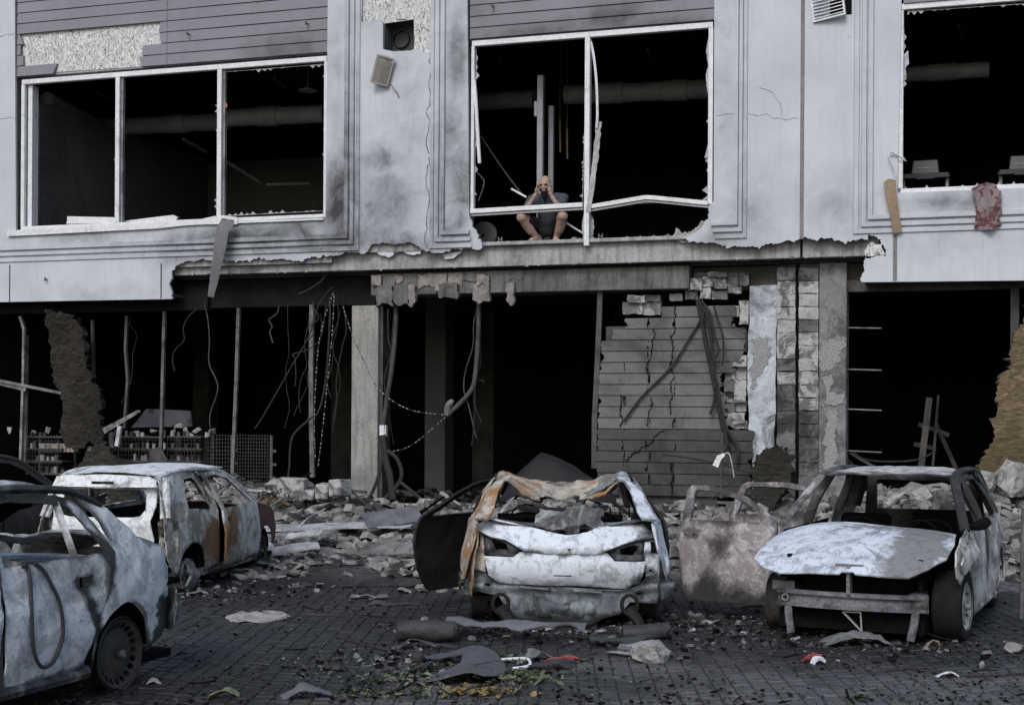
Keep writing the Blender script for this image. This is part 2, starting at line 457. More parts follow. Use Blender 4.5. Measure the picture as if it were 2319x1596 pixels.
def burn_halo(nt, p, n):
    """ragged soot stain left on the ground round each burning car"""
    out = None
    for x, y, r in ((.5, 13.6, 2.3), (3.3, 13.2, 2.5), (-3.9, 16.2, 2.3), (-3.2, 10.0, 2.2), (1.9, 14.2, 1.6)):
        d = nt.nodes.new('ShaderNodeVectorMath'); d.operation = 'DISTANCE'; nt.links.new(p, d.inputs[0]); d.inputs[1].default_value = (x, y, 0)
        q = mth(nt, 'SUBTRACT', 1.0, mth(nt, 'DIVIDE', d.outputs['Value'], r)); out = q if out is None else mth(nt, 'MAXIMUM', out, q)
    return ramp(nt, mth(nt, 'ADD', out, mth(nt, 'MULTIPLY', mth(nt, 'SUBTRACT', n, .5), 1.2)), [(.0, 0.0), (.35, .9)])

def ground_mat():
    """soot-blackened paving with pale dust lying toward the facade"""
    m, nt, b = newmat('sooty_ground', .72, .35); v = coord(nt)
    n1 = nnoise(nt, v, .9, 8, .68, .8); n2 = nnoise(nt, v, 7, 7, .75, .5); n3 = nnoise(nt, v, 60, 4, .8)
    cc = mixc(nt, ramp(nt, n1, [(.35, 0.0), (.65, 1.0)]), (.010, .0105, .012), (.034, .035, .039))
    cc = mixc(nt, ramp(nt, n2, [(.55, 0.0), (.7, .6)]), cc, (.06, .06, .063))
    cc = mixc(nt, ramp(nt, n3, [(.62, 0.0), (.72, .7)]), cc, (.11, .11, .112))
    sp = nt.nodes.new('ShaderNodeSeparateXYZ'); nt.links.new(v, sp.inputs[0])
    far = mth(nt, 'ADD', mth(nt, 'MULTIPLY', sp.outputs[1], math.cos(TH)), mth(nt, 'MULTIPLY', sp.outputs[0], math.sin(TH)))
    d = mth(nt, 'MULTIPLY', mth(nt, 'SUBTRACT', far, 15.0), .20, True)
    dm = mth(nt, 'MULTIPLY', d, ramp(nt, mth(nt, 'ADD', mth(nt, 'MULTIPLY', n2, .6), mth(nt, 'MULTIPLY', n1, .4)), [(.42, 0.0), (.62, 1.0)]))
    cc = mixc(nt, dm, cc, (.33, .33, .335))
    cc = mixc(nt, burn_halo(nt, v, n2), cc, (.009, .009, .010))
    nt.links.new(cc, b.inputs['Base Color'])
    nt.links.new(ramp(nt, n1, [(.35, .55), (.65, .9)]), b.inputs['Roughness'])
    bump(nt, b, mth(nt, 'ADD', n2, mth(nt, 'MULTIPLY', n3, .7)), .8, .02); return m
M['ground'] = ground_mat()

def paver_mat():
    m, nt, b = newmat('grey_paver', .55, .4)
    v = coord(nt, kind='Generated'); oi = nt.nodes.new('ShaderNodeObjectInfo')
    ge = nt.nodes.new('ShaderNodeNewGeometry'); p = ge.outputs['Position']
    sx = nt.nodes.new('ShaderNodeSeparateXYZ'); nt.links.new(p, sx.inputs[0])
    side = mth(nt, 'SUBTRACT', mth(nt, 'MULTIPLY', mth(nt, 'SUBTRACT', 1.2, sx.outputs[0]), .035), mth(nt, 'MULTIPLY', mth(nt, 'SUBTRACT', 11.4, sx.outputs[1]), .075))
    n1 = mth(nt, 'ADD', nnoise(nt, p, .8, 7, .65, .8), side); n2 = nnoise(nt, p, 9, 6, .75); n3 = nnoise(nt, p, 70, 4, .8)
    cc = mixc(nt, ramp(nt, n2, [(.35, 0.0), (.65, 1.0)]), (.05, .05, .054), (.125, .123, .127))
    cc = mixc(nt, .5, cc, ramp(nt, n3, [(.35, .45), (.65, 1.0)]), 'MULTIPLY')
    cc = mixc(nt, ramp(nt, n1, [(.38, 0.0), (.56, .95)]), cc, (.019, .020, .022))
    cc = mixc(nt, burn_halo(nt, p, n2), cc, (.010, .010, .011))
    nt.links.new(cc, b.inputs['Base Color']); bump(nt, b, mth(nt, 'ADD', n2, n3), .5, .01); return m
M['paver'] = paver_mat()
# ------------------------------------------------------------------ ground
def gsurf(x, y): return 0.0
gv = []; gf = []
ground = mesh_obj('ground', [(-400, -60, 0), (400, -60, 0), (400, 700, 0), (-400, 700, 0)], [(0, 1, 2, 3)], M['ground'])
struct(ground)

# pavers: stack-bonded setts running away from the camera; the nearest ones one by one
PW, PD = .142, .128
pv = [(-.5, -.5), (.5, -.5), (.5, .5), (-.5, .5)]
def paver_mesh(i):
    rnd = random.Random(i); w = PW / 2 - .0045; d = PD / 2 - .004; c = .009
    top = [(-w + c, -d + c), (w - c, -d + c), (w - c, d - c), (-w + c, d - c)]
    bot = [(-w, -d), (w, -d), (w, d), (-w, d)]
    V = [(x, y, .0) for x, y in bot] + [(x, y, .012) for x, y in bot] + [(x, y, .02 + rnd.uniform(-.002, .002)) for x, y in top]
    F = [(0, 1, 5, 4), (1, 2, 6, 5), (2, 3, 7, 6), (3, 0, 4, 7), (4, 5, 9, 8), (5, 6, 10, 9), (6, 7, 11, 10), (7, 4, 8, 11), (8, 9, 10, 11)]
    return V, F
rnd = random.Random(5)
pm = []
for i in range(6):
    V, F = paver_mesh(i); me = bpy.data.meshes.new('paver'); me.from_pydata(V, [], F); me.materials.append(M['paver']); pm.append(me)
spots = []
yaw = R(-1.5)
for i in range(-44, 46):
    for j in range(0, 62):
        x = i * PW + .3; y = 8.6 + j * PD + (i % 2) * PD * .5
        xx = x * math.cos(yaw) - (y - 11) * math.sin(yaw); yy = x * math.sin(yaw) + (y - 11) * math.cos(yaw) + 11
        if yy > 16.2: continue
        if abs(xx) > yy * .395 + .2: continue
        spots.append((xx, yy))
vis = [p for p in spots if p[1] > 9.62 and -1.2 < p[0] < p[1] * .362]
vis.sort(key=lambda p: p[1]); near = set(vis[:290])
mb = MB()
for (x, y) in spots:
    z = -.008 + rnd.uniform(-.004, .004) - .003; a = yaw + rnd.uniform(-.02, .02)
    tx, ty = rnd.uniform(-.012, .012), rnd.uniform(-.012, .012)
    if (x, y) in near:
        o = bpy.data.objects.new('paver', pm[rnd.randrange(6)]); lk(o, ground); o.location = (x, y, z); o.rotation_euler = (tx, ty, a)
    else:
        V, F = paver_mesh(rnd.randrange(6)); Mx = Matrix.Translation((x, y, z)) @ Matrix.Rotation(a, 4, 'Z') @ Matrix.Rotation(tx, 4, 'X') @ Matrix.Rotation(ty, 4, 'Y')
        mb.add([Mx @ Vector(v) for v in V], F)
o = mb.build('paving', M['paver'], ground); o['kind'] = 'stuff'

# raised pavement along the shopfront with its kerb
def pave(name, pts, z, mat):
    n = len(pts); V = [(*p, 0.0) for p in pts] + [(*p, z) for p in pts]
    F = [tuple(range(n, 2 * n))] + [(i, (i + 1) % n, n + (i + 1) % n, n + i) for i in range(n)]
    return mesh_obj(name, V, F, mat)
k0 = gp(-200, 1262, .0); k1 = gp(690, 1266, 0); k2 = gp(745, 1228, 0)
a = [f2w(-22, -3.9), f2w(-3.75, -4.35), f2w(-2.9, -3.4), f2w(-1.6, -2.75), f2w(12, -2.45), f2w(12, .2), f2w(-22, .2)]
sw = pave('pavement', [(p.x, p.y) for p in a], .11, M['ground']); struct(sw)
M['kerb'] = plain('sooty_kerb', (.075, .075, .078), .9, .2, .4, 4, bmp=.4)
for (p, q) in zip(a[:4], a[1:5]):
    ln = (q - p).length; n = max(1, int(ln / 1.0)); d = (q - p) / n; ang = math.atan2(d.y, d.x)
    for i in range(n):
        c = p + d * (i + .5)
        if abs(c.x) > c.y * .4 + 1: continue
        V = boxv(-ln / n / 2 + .006, ln / n / 2 - .006, -.09, .06, 0, .125)
        o = bevel(mesh_obj('kerb_stone', V, BOXF, M['kerb'], sw), .015); o.location = (c.x, c.y, 0); o.rotation_euler = (0, 0, ang)

# ------------------------------------------------------------------ the building
B = thing('commercial_building', 'blast-damaged two-storey commercial building with pale render, grey cladding boards and blown-out windows', 'building', FO, -TH)
S = lambda px, py, t=0.0: fz(px, py, t)
ZF2 = fz(1300, 548)[1]                      # upper floor level
zf = ZF2

# smoke stains on the render: centre (s, z), radii, strength
BL = []
for px, py, rx, ry, k in [(775, 470, 45, 120, .75), (770, 380, 40, 60, .4), (880, 470, 85, 110, .42), (860, 360, 60, 40, .4), (1020, 330, 45, 130, .4), (1035, 120, 30, 110, .45),
                          (560, 545, 210, 40, .62), (680, 520, 70, 50, .55), (420, 560, 90, 60, .42), (440, 640, 70, 45, .38), (900, 560, 130, 35, .5), (1650, 540, 70, 30, .35),
                          (800, 555, 80, 30, .5), (2150, 460, 120, 25, .38), (2100, 505, 160, 25, .3), (1860, 500, 90, 60, .12), (60, 560, 80, 40, .18),
                          (1000, 500, 40, 80, .3), (1020, 540, 60, 40, .45), (870, 20, 60, 40, .3), (1390, 35, 60, 30, .6), (1200, 75, 110, 25, .45), (1500, 60, 110, 25, .5), (650, 115, 110, 40, .45), (1080, 20, 40, 60, .3), (1640, 250, 25, 260, .22), (760, 200, 25, 260, .25), (1045, 420, 30, 120, .5), (200, 540, 180, 25, .3), (230, 665, 200, 25, .2), (1900, 470, 80, 70, .25), (2150, 560, 200, 30, .16), (850, 540, 60, 40, .5), (920, 300, 60, 200, .2), (1700, 480, 60, 90, .25)]:
    s, z = fz(px, py); BL.append((s, z, rx / 138, ry / 138, k * 1.15))
def smoke(p):
    g = 0
    for s, z, rx, rz, k in BL:
        d = ((p[0] - s) / rx) ** 2 + ((p[2] - z) / rz) ** 2
        g = max(g, k * math.exp(-d * .8))
    return (0, g, 0)

def poly(pts, t=0.0): return [fz(x, y, t) for x, y in pts]
def skin(name, pts, t, thick, mat, holes=(), res=.16, parent=B, dent=0.0, paint=smoke, seed=0, **k):
    return panel(name, parent, pts, lambda s, z: (s, t, z), mat, holes, res, thick, dent, 2.0, seed, False, paint, False, **k)

# torn lower edge of the render, left block and right block
tear1 = jag(poly([(1062, 488), (1068, 500), (1078, 520), (1082, 540), (1092, 556), (1086, 566), (1050, 563), (1000, 573), (985, 573), (950, 562), (905, 550), (865, 550), (838, 560), (815, 573), (770, 577),
                  (745, 579), (640, 585), (560, 589), (470, 589), (430, 591), (405, 600), (388, 615), (384, 640), (389, 660), (390, 677)]), .0075, .035, 3)
niche = poly([(867, 52), (935, 42), (935, 110), (892, 117), (867, 112)])
tornA = poly([(819, 30), (819, 52), (832, 50), (858, 47), (862, 60), (867, 52), (935, 42), (936, 112), (974, 118), (976, 60), (978, 12), (990, -2), (985, -60), (815, -60)])
hA = jag(tornA + [tornA[0]], .02, .09, 11)[:-1]
left_pts = poly([(-70, -60), (33, -60), (36, 524), (737, 491), (743, -60), (1058, -60)]) + tear1 + poly([(0, 684), (-70, 685)])
tornhole = jag(poly([(819, 30), (819, 52), (832, 50), (858, 47), (866, 54)]), .01, .08, 4) + poly([(867, 52), (867, 112), (892, 117)]) + \
    jag(poly([(905, 116), (936, 112), (972, 118), (976, 60), (978, 12), (988, -2), (985, -40), (819, -40)]), .012, .1, 12)
wallL = skin('rendered_wall', left_pts, 0.0, .05, M['plaster'], [tornhole], seed=1)
tear2 = jag(poly([(2420, 634), (1953, 639), (1949, 628), (1958, 611), (1960, 584), (2006, 580), (1996, 549), (1968, 531), (1966, 540), (1900, 544), (1850, 546), (1832, 541), (1815, 541), (1760, 551), (1740, 553), (1660, 557), (1610, 550), (1560, 548), (1545, 541), (1572, 528), (1592, 510), (1604, 488), (1608, 464), (1616, 455)])[1:], .0075, .035, 8)
right_pts = poly([(1618, -60), (2043, -60), (2032, 437), (2420, 421)]) + poly([(2420, 634)]) + tear2
wallR = skin('rendered_wall', right_pts, 0.0, .05, M['plaster'], [], seed=2)
skin('torn_adhesive', poly([(810, -60), (995, -60), (990, 130), (810, 60)]), .055, .02, M['insul'], [niche], .05, wallL, .012, None, 3)
# edge of torn render on the right fascia showing the combed adhesive
skin('torn_adhesive', jag(poly([(1964, 556), (1976, 548), (1996, 552), (2005, 577), (1962, 580), (1964, 556)]), .01, .08, 5)[:-1], -.004, .003, M['insul'], [], .05, wallR, .0, None, 3)

# ventilation niche: box, round duct mouth
nb = MB(); (s0, z1), (s1, z0) = fz(866, 45), fz(936, 116)
for (x0, x1, y0, y1, q0, q1) in [(s0, s0 + .02, .056, .4, z0, z1), (s1 - .02, s1, .056, .4, z0, z1), (s0 + .02, s1 - .02, .056, .4, z0, z0 + .02), (s0 + .02, s1 - .02, .056, .4, z1 - .02, z1), (s0 - .05, s1 + .05, .402, .43, z0 - .05, z1 + .05)]:
    nb.box(x0, x1, y0, y1, q0, q1)
nv = nb.build('vent_niche', M['roomwall'], wallL)
db = MB(); c = L3(909, 90, .36); db.lathe([(.14, -.01), (.14, .3), (.0, .3)], 24, Matrix.Translation(c) @ Matrix.Rotation(R(-90), 4, 'X'))
db.build('vent_pipe', M['char'], wallL, True)

# structural core behind the render
core = []
def corebox(x0, x1, y0, y1, t0=.062, t1=.45, name='wall_core', mat='concrete'):
    (a, b_), (c_, d) = fz(x0, y0), fz(x1, y1)
    return box(name, a, c_, t0, t1, d, b_, M[mat], B)
zs1 = fz(36, 522)[1]; zs3 = fz(2032, 436)[1]
def sz(x0s, x1s, z0, z1, t0, t1, name, mat, bev=0): return box(name, x0s, x1s, t0, t1, z0, z1, M[mat], B, bev)
X = lambda px, py=300: fz(px, py)[0]
ztop = fz(1160, -260)[1]
zlow1 = fz(0, 680)[1]
ZLB = fz(800, 612, .16)[1]                 # underside of the slab edge
zl = ZLB
sz(X(-70), X(30), zf - .2, ztop, .075, .45, 'wall_core', 'concrete')
# pilaster core split round the niche
sz(X(748), s0 - .01, zf - .05, ztop, .075, .45, 'wall_core', 'concrete'); sz(s1 + .01, X(1054), zf - .05, ztop, .075, .45, 'wall_core', 'concrete')
sz(s0 - .01, s1 + .01, zf - .05, z0 - .06, .075, .45, 'wall_core', 'concrete'); sz(s0 - .01, s1 + .01, z1 + .06, ztop, .075, .45, 'wall_core', 'concrete')
sz(X(1624), X(2038), zf - .05, ztop, .075, .45, 'wall_core', 'concrete')
sz(X(30), X(748), zf - .2, zs1 - .03, .075, .3, 'spandrel', 'concrete')
sz(X(2038), X(2450), zf - .2, zs3 - .03, .075, .3, 'spandrel', 'concrete')

# stepped mouldings round each window: each rib is a mitred strip proud of the render
def rib(name, pts, w, t0, t1, mat, parent):
    """flat strip following a polyline of (s, z) with mitred corners"""
    P = [Vector((p[0], p[1])) for p in pts]; n = len(P); off = []
    for i in range(n):
        d0 = (P[i] - P[i - 1]).normalized() if i else None; d1 = (P[i + 1] - P[i]).normalized() if i < n - 1 else None
        if d0 is None: nn = Vector((-d1.y, d1.x)); k = 1
        elif d1 is None: nn = Vector((-d0.y, d0.x)); k = 1
        else:
            n0 = Vector((-d0.y, d0.x)); n1 = Vector((-d1.y, d1.x)); nn = (n0 + n1).normalized(); k = 1 / max(.3, nn.dot(n0))
        off.append(nn * k * w / 2)
    V = []
    for p, o_ in zip(P, off):
        a_, b_ = p + o_, p - o_
        V += [(a_.x, t1, a_.y), (a_.x * .88 + b_.x * .12, t0, a_.y * .88 + b_.y * .12), (a_.x * .12 + b_.x * .88, t0, a_.y * .12 + b_.y * .88), (b_.x, t1, b_.y)]
    F = []
    for i in range(n - 1):
        for j in range(3): F.append((i * 4 + j, i * 4 + j + 1, i * 4 + 5 + j, i * 4 + 4 + j))
    o = mesh_obj(name, V, F, mat, parent)
    at = o.data.color_attributes.new('wear', 'FLOAT_COLOR', 'POINT')
    for i, v in enumerate(V): at.data[i].color = (*smoke(v), 1)
    return o
zr1 = [fz(62, y)[1] for y in (567, 580, 594)]
sr1 = [X(786, 300), X(799, 300), X(811, 300)]
for k in range(3):
    zz = fz(400, (549, 563, 577)[k])[1]
    rib('moulding', [(X(-70), zz), (sr1[k], zz), (sr1[k], ztop)], .075 if k else .09, -.05 + .012 * k, -.0005, M['plaster'], wallL)
for k in range(3):
    ss = X((1004, 991, 979)[k]); zz = fz(1010, (528, 543, 558)[k])[1]
    rib('moulding', [(ss, ztop), (ss, zz), (fz(1064, 540)[0] + .02 * k, zz)], .075, -.05 + .012 * k, -.0005, M['plaster'], wallL)
for k in range(3):
    ss = X((1668, 1678, 1688)[k]); zz = fz(1660, (506, 521, 536)[k])[1]
    rib('moulding', [(fz(1611, 510)[0] + .03 * k, zz), (ss, zz), (ss, ztop)], .07, -.05 + .012 * k, -.0005, M['plaster'], wallR)
for k in range(3):
    ss = X((1972, 1957, 1940)[k]); zz = fz(1990, (492, 508, 523)[k])[1]
    rib('moulding', [(ss, ztop), (ss, zz), (X(2450), zz)], .085, -.05 + .012 * k, -.0005, M['plaster'], wallR)
# sealant joints in the render
def joint(px0, py0, px1, py1, w, parent, mat='sealant'):
    a_, b_ = fz(px0, py0), fz(px1, py1)
    m_ = MB(); m_.bar((a_[0], -.001, a_[1]), (b_[0], -.001, b_[1]), w, .006, 0, (1, 0, 0)); return m_.build('joint', M[mat], parent)
s_ = X(1817, 250)
for q in ((1822, -50, 1810, 538),): 
    box('joint', s_ - .03, s_ + .03, -.004, .0, fz(1810, 541)[1], ztop, M['sealant'], wallR)
box('joint', X(2027, 580) - .03, X(2027, 580) + .03, -.004, 0, fz(2027, 636)[1], fz(2027, 531)[1], M['sealant'], wallR)
for px, y0, y1 in ((22, 600, 683), (365, 597, 676)):
    box('joint', X(px, 640) - .012, X(px, 640) + .012, -.004, 0, fz(px, y1)[1], fz(px, y0)[1], M['steel'], wallL)
# hairline cracks
def crack(pts, parent, seed, w=.005):
    P = jag(poly(pts), .008, .06, seed); m_ = MB()
    for a_, b_ in zip(P[:-1], P[1:]): m_.bar((a_[0], -.0015, a_[1]), (b_[0], -.0015, b_[1]), w * random.Random(seed + a_[0]).uniform(.5, 1.3), .004, 0, (0, 1, 0))
    return m_.build('crack', M['steel'], parent)
crack([(1622, 262), (1650, 258), (1700, 259), (1770, 268), (1808, 268)], wallR, 1)
crack([(1720, 198), (1750, 210), (1768, 235), (1770, 262)], wallR, 2, .005)
crack([(-5, 85), (15, 78), (32, 76)], wallL, 3, .006); crack([(0, 270), (20, 266), (33, 268)], wallL, 4, .006)
crack([(975, 120), (974, 170), (973, 230), (971, 290), (968, 380), (970, 470), (967, 560)], wallL, 5, .012)
crack([(760, 400), (763, 440), (758, 480), (762, 500)], wallL, 6, .006)

# ------------------------------------------------------------------ cladding boards
def boards(px0, px1, yb_l, pitch, joints, parent, tear=None, seed=0, zt=None):
    zb = fz(px0, yb_l)[1]; sA, sB = X(px0), X(px1); rr = random.Random(seed); k = 0
    z = zb; cuts = [sA] + [X(j) for j in joints] + [sB]
    while z < (zt or ztop):
        spans = list(zip(cuts[:-1], cuts[1:]))
        zm = z + pitch / 2
        if tear:
            out = []
            hit = [p for p in tear]
            xs = []
            n = len(tear)
            for i in range(n):
                (x0_, y0_), (x1_, y1_) = tear[i], tear[(i + 1) % n]
                if (y0_ > zm) != (y1_ > zm): xs.append(x0_ + (x1_ - x0_) * (zm - y0_) / (y1_ - y0_))
            if len(xs) >= 2:
                lo, hi = min(xs), max(xs)
                for a_, b_ in spans:
                    if hi <= a_ or lo >= b_: out.append((a_, b_)); continue
                    if lo > a_ + .05: out.append((a_, lo))
                    if hi < b_ - .05: out.append((hi, b_))
                spans = out
        for a_, b_ in spans:
            e0 = [(a_ + .004, z + .004)]; torn_l = tear and any(abs(a_ - X(0) - 0) < 0 for _ in ())
            top = z + pitch - .012
            V = [(a_ + .004, .02, z), (b_ - .004, .02, z), (b_ - .004, .034, top), (a_ + .004, .034, top)]
            # ragged ends where the sheet was ripped
            if tear and abs(a_ - sA) > .02 and all(abs(a_ - c) > .02 for c in cuts): V[0] = (a_ + rr.uniform(-.05, .06), .02, z); V[3] = (a_ + rr.uniform(-.05, .06), .034, top)
            if tear and all(abs(b_ - c) > .02 for c in cuts): V[1] = (b_ + rr.uniform(-.06, .05), .02, z); V[2] = (b_ + rr.uniform(-.06, .05), .034, top)
            nseg = max(1, int((b_ - a_) / .35)); VV = []; FF = []
            for i in range(nseg + 1):
                u = i / nseg
                for j, (p, q) in enumerate(((V[0], V[1]), (V[3], V[2]))):
                    x = p[0] + (q[0] - p[0]) * u
                    VV.append((x, p[1] + .004 * nz((x, z, j), 1.1, seed), p[2]))
                VV.append((VV[-2][0], .07, VV[-2][2])); VV.append((VV[-2][0], .07, VV[-2][2]))
            for i in range(nseg):
                b0 = i * 4; c0 = b0 + 4
                FF += [(b0, c0, c0 + 1, b0 + 1), (b0 + 2, c0 + 2, c0, b0), (b0 + 1, c0 + 1, c0 + 3, b0 + 3)]
            FF += [(0, 1, 3, 2), (nseg * 4, nseg * 4 + 2, nseg * 4 + 3, nseg * 4 + 1)]
            o = mesh_obj('cladding_board', VV, FF, M['board'], parent)
            at = o.data.color_attributes.new('wear', 'FLOAT_COLOR', 'POINT')
            for i, v in enumerate(VV): at.data[i].color = (*smoke(v), 1)
        z += pitch; k += 1
tear_b = poly([(49, 82), (72, 74), (308, 56), (358, 52), (359, 98), (319, 100), (315, 139), (271, 144), (170, 151), (56, 158), (51, 135), (49, 100)])
cl1 = box('cladding_backing', X(33), X(742), .085, .4, fz(33, 174)[1], ztop, M['concrete'], B)
boards(35, 741, 173, .193, [375], B, tear_b, 1)
skin('torn_adhesive', [(p[0] * 1.0, p[1]) for p in poly([(44, 68), (364, 40), (364, 110), (325, 148), (50, 166)])], .076, .006, M['insul'], [], .06, B, .01, None, 6)
cl2 = box('cladding_backing', X(1060), X(1619), .085, .4, fz(1060, 90)[1], ztop, M['concrete'], B)
boards(1061, 1618, 88, .185, [], B, None, 2)
cl3 = box('cladding_backing', X(2044), X(2460), .085, .4, fz(2044, 8)[1], ztop, M['concrete'], B)
boards(2045, 2450, 7, .185, [], B, None, 3)
# bolts left from a vanished sign
for px, py in ((428, 78), (697, 55), (1117, 15), (107, 633)):
    p = L3(px, py, 0); m_ = MB(); m_.bar((p.x, -.06, p.z), (p.x, .02, p.z), .018); m_.bar((p.x - .005, -.055, p.z + .03), (p.x - .005, -.055, p.z - .03), .03, .014)
    m_.build('bolt', M['steel'], B)

# ------------------------------------------------------------------ upper windows
def frame_bar(m_, px0, py0, px1, py1, w, t0, t1, mi=0):
    a_, b_ = fz(px0, py0), fz(px1, py1)
    m_.bar((a_[0], (t0 + t1) / 2, a_[1]), (b_[0], (t0 + t1) / 2, b_[1]), w if abs(a_[0] - b_[0]) < abs(a_[1] - b_[1]) else t1 - t0, t1 - t0 if abs(a_[0] - b_[0]) < abs(a_[1] - b_[1]) else w, mi, (0, 0, 1))
def vbar(m_, s, z0, z1, w, t0, t1): m_.box(s - w / 2, s + w / 2, t0, t1, z0, z1)
def hbar(m_, s0, s1, z, h, t0, t1): m_.box(s0, s1, t0, t1, z - h / 2, z + h / 2)
# window 1
zt1, zb1 = fz(390, 158)[1], fz(390, 503)[1]; sl1, srr1 = X(44), X(736)
m_ = MB(); hbar(m_, sl1, srr1, zt1, .09, .05, .14); hbar(m_, sl1, srr1, zb1, .08, .045, .14); vbar(m_, sl1 + .03, zb1 + .04, zt1 - .045, .075, .05, .14); vbar(m_, srr1 - .02, zb1 + .04, zt1 - .045, .06, .05, .14)
w1 = bevel(m_.build('window_frame', M['frame'], B), .008)
for px in (262, 493):
    m_ = MB(); vbar(m_, X(px), zb1 + .042, zt1 - .047, .085, .044, .15); bevel(m_.build('mullion', M['frame'], w1), .006)
    m_ = MB(); vbar(m_, X(px) + .075, zb1 + .042, zt1 - .047, .035, .085, .15); m_.build('glazing_bead', M['steel_pale'], w1)
m_ = MB(); vbar(m_, sl1 + .14, zb1 + .05, zt1 - .05, .09, .12, .3); m_.build('reveal', M['frame'], w1)
# shards of laminated glass left along the frames
def shard_strip(px0, py0, px1, py1, parent, seed, w=.04, t=.1, mat='glass_grey', vertical=True):
    rr = random.Random(seed); a_ = fz(px0, py0); b_ = fz(px1, py1); n = 34; e1 = []; e2 = []
    for i in range(n + 1):
        u = i / n; s_ = a_[0] + (b_[0] - a_[0]) * u; z_ = a_[1] + (b_[1] - a_[1]) * u; d = w * (.10 if i % 2 else rr.random() ** 2.5 * 1.3 + .12)
        e1.append((s_, z_)); e2.append((s_ - d, z_) if vertical else (s_, z_ + d))
    return skin('glass_shard', e1 + e2[::-1], t, .006, M[mat], [], .08, parent, .01, None, seed)
shard_strip(736, 150, 733, 485, w1, 1, .09); shard_strip(489, 235, 487, 480, w1, 2, .06); shard_strip(259, 200, 257, 470, w1, 3, .05)
shard_strip(500, 160, 730, 142, w1, 4, -.05, vertical=False); shard_strip(500, 488, 730, 476, w1, 5, .05, vertical=False)
M['orange_shard'] = plain('torn_orange_film', (.42, .22, .15), .7, .3, .3, 14)
skin('torn_film', poly([(499, 225), (506, 230), (508, 238), (503, 245), (497, 247)]), .1, .006, M['orange_shard'], [], .04, w1, .02, None, 2)
shard_strip(497, 155, 720, 136, w1, 7, -.03, .09, 'orange_shard', False)
# buckled sill strip
rr = random.Random(4); up = []; dn = []
for i in range(41):
    px = 20 + (540 - 20) * i / 40; u = i / 40
    base = 527 - u * 27
    dn.append((px, base + 9 - 5 * (1 if px > 365 else 0) * math.sin(min(1, max(0, (px - 365) / 160)) * 3.1) * .8))
    up.append((px, base - 4 - (9 * math.exp(-((px - 500) / 40) ** 2))))
skin('window_sill', poly(up + dn[::-1]), -.05, .012, M['frame'], [], .1, w1, .012, None, 5)
m_ = MB(); hbar(m_, X(20), X(735), zb1 - .06, .03, -.04, .045); bevel(m_.build('window_sill', M['frame'], w1), .004)
# white foam board lying on the sill inside
for q, t in (([(152, 499), (152, 490), (255, 492), (278, 496), (276, 505), (150, 507)], .2), ([(282, 500), (392, 487), (402, 492), (398, 499), (284, 505)], .22)):
    o = skin('foam_board', poly(q, t), t, .06, M['frame'], [], .1, None, .006, None, 3); o.matrix_world = B.matrix_world.copy()
    o.location = FO; o.rotation_euler = (0, 0, -TH); tag(o, 'white foam board lying on the sill of the three-pane window', 'board', 'foam boards on the sill')
# window 2
zt2 = fz(1340, 76)[1]; sl2, sr2 = X(1065), X(1612); sm2 = X(1328)
m_ = MB(); hbar(m_, sl2, sr2, zt2, .09, .045, .14); vbar(m_, sl2 + .02, fz(1063, 482)[1], zt2 - .046, .055, .045, .14); vbar(m_, sr2 - .03, fz(1605, 462)[1], zt2 - .046, .075, .045, .14)
w2 = bevel(m_.build('window_frame', M['frame'], B), .007)
m_ = MB(); vbar(m_, sm2, fz(1323, 556)[1], zt2 - .047, .085, .03, .15); bevel(m_.build('mullion', M['frame'], w2), .006)
m_ = MB(); a_, b_ = fz(1063, 478), fz(1318, 463); m_.bar((a_[0], .07, a_[1]), (b_[0], .07, b_[1]), .09, .075); m_.bar((a_[0], .09, a_[1] - .06), (b_[0], .09, b_[1] - .06), .05, .03)
bevel(m_.build('bottom_rail', M['frame'], w2), .006)
m_ = MB()
pl = [fz(1331, 468), fz(1390, 458), fz(1460, 446), fz(1480, 447), fz(1540, 453), fz(1602, 459)]
for a_, b_ in zip(pl[:-1], pl[1:]): m_.bar((a_[0], .07, a_[1]), (b_[0], .07, b_[1]), .09, .065); m_.bar((a_[0], .09, a_[1] - .055), (b_[0], .09, b_[1] - .055), .05, .028)
m_.build('bottom_rail', M['frame'], w2)
shard_strip(1612, 70, 1604, 450, w2, 11, .09); shard_strip(1320, 300, 1316, 460, w2, 12, .05); shard_strip(1335, 465, 1595, 452, w2, 13, .05, vertical=False)
M['lilac'] = plain('torn_lilac_film', (.45, .42, .52), .6, .3, .3, 14)
for q in ([(1602, 78), (1611, 74), (1610, 130), (1602, 150), (1598, 130), (1596, 110)], [(1603, 135), (1610, 132), (1607, 180), (1600, 210), (1597, 190), (1595, 165)], [(1601, 320), (1608, 318), (1605, 352), (1592, 355)]):
    skin('torn_film', poly(q), .12, .006, M['lilac'], [], .05, w2, .02, None, 2)
# peeled gasket and glass film along the mullion
pts = [L3(1338, 95, .1), L3(1345, 130, .05), L3(1351, 190, .0), L3(1353, 260, -.02), L3(1351, 290, 0)]
m_ = MB(); m_.tube(spline(pts, 5), .022, 6); m_.build('peeled_gasket', M['frame'], w2, True)
rr = random.Random(3); e1 = []; e2 = []
for i in range(22):
    u = i / 21; py = 275 + 205 * u; cx = 1354 - 22 * u ** 1.3
    e1.append((cx - 4 - rr.random() * 3, py)); e2.append((cx + 5 + rr.random() * 5 * (1 - u), py))
skin('torn_film', poly(e1 + e2[::-1]), .03, .008, M['glass_grey'], [], .06, w2, .02, None, 9)
e1 = []; e2 = []
for i in range(14):
    u = i / 13; py = 478 + 68 * u
    e1.append((1318 - 3 * math.sin(u * 3) - rr.random() * 3, py)); e2.append((1330 + 8 * math.sin(u * 3.1) + rr.random() * 3, py))
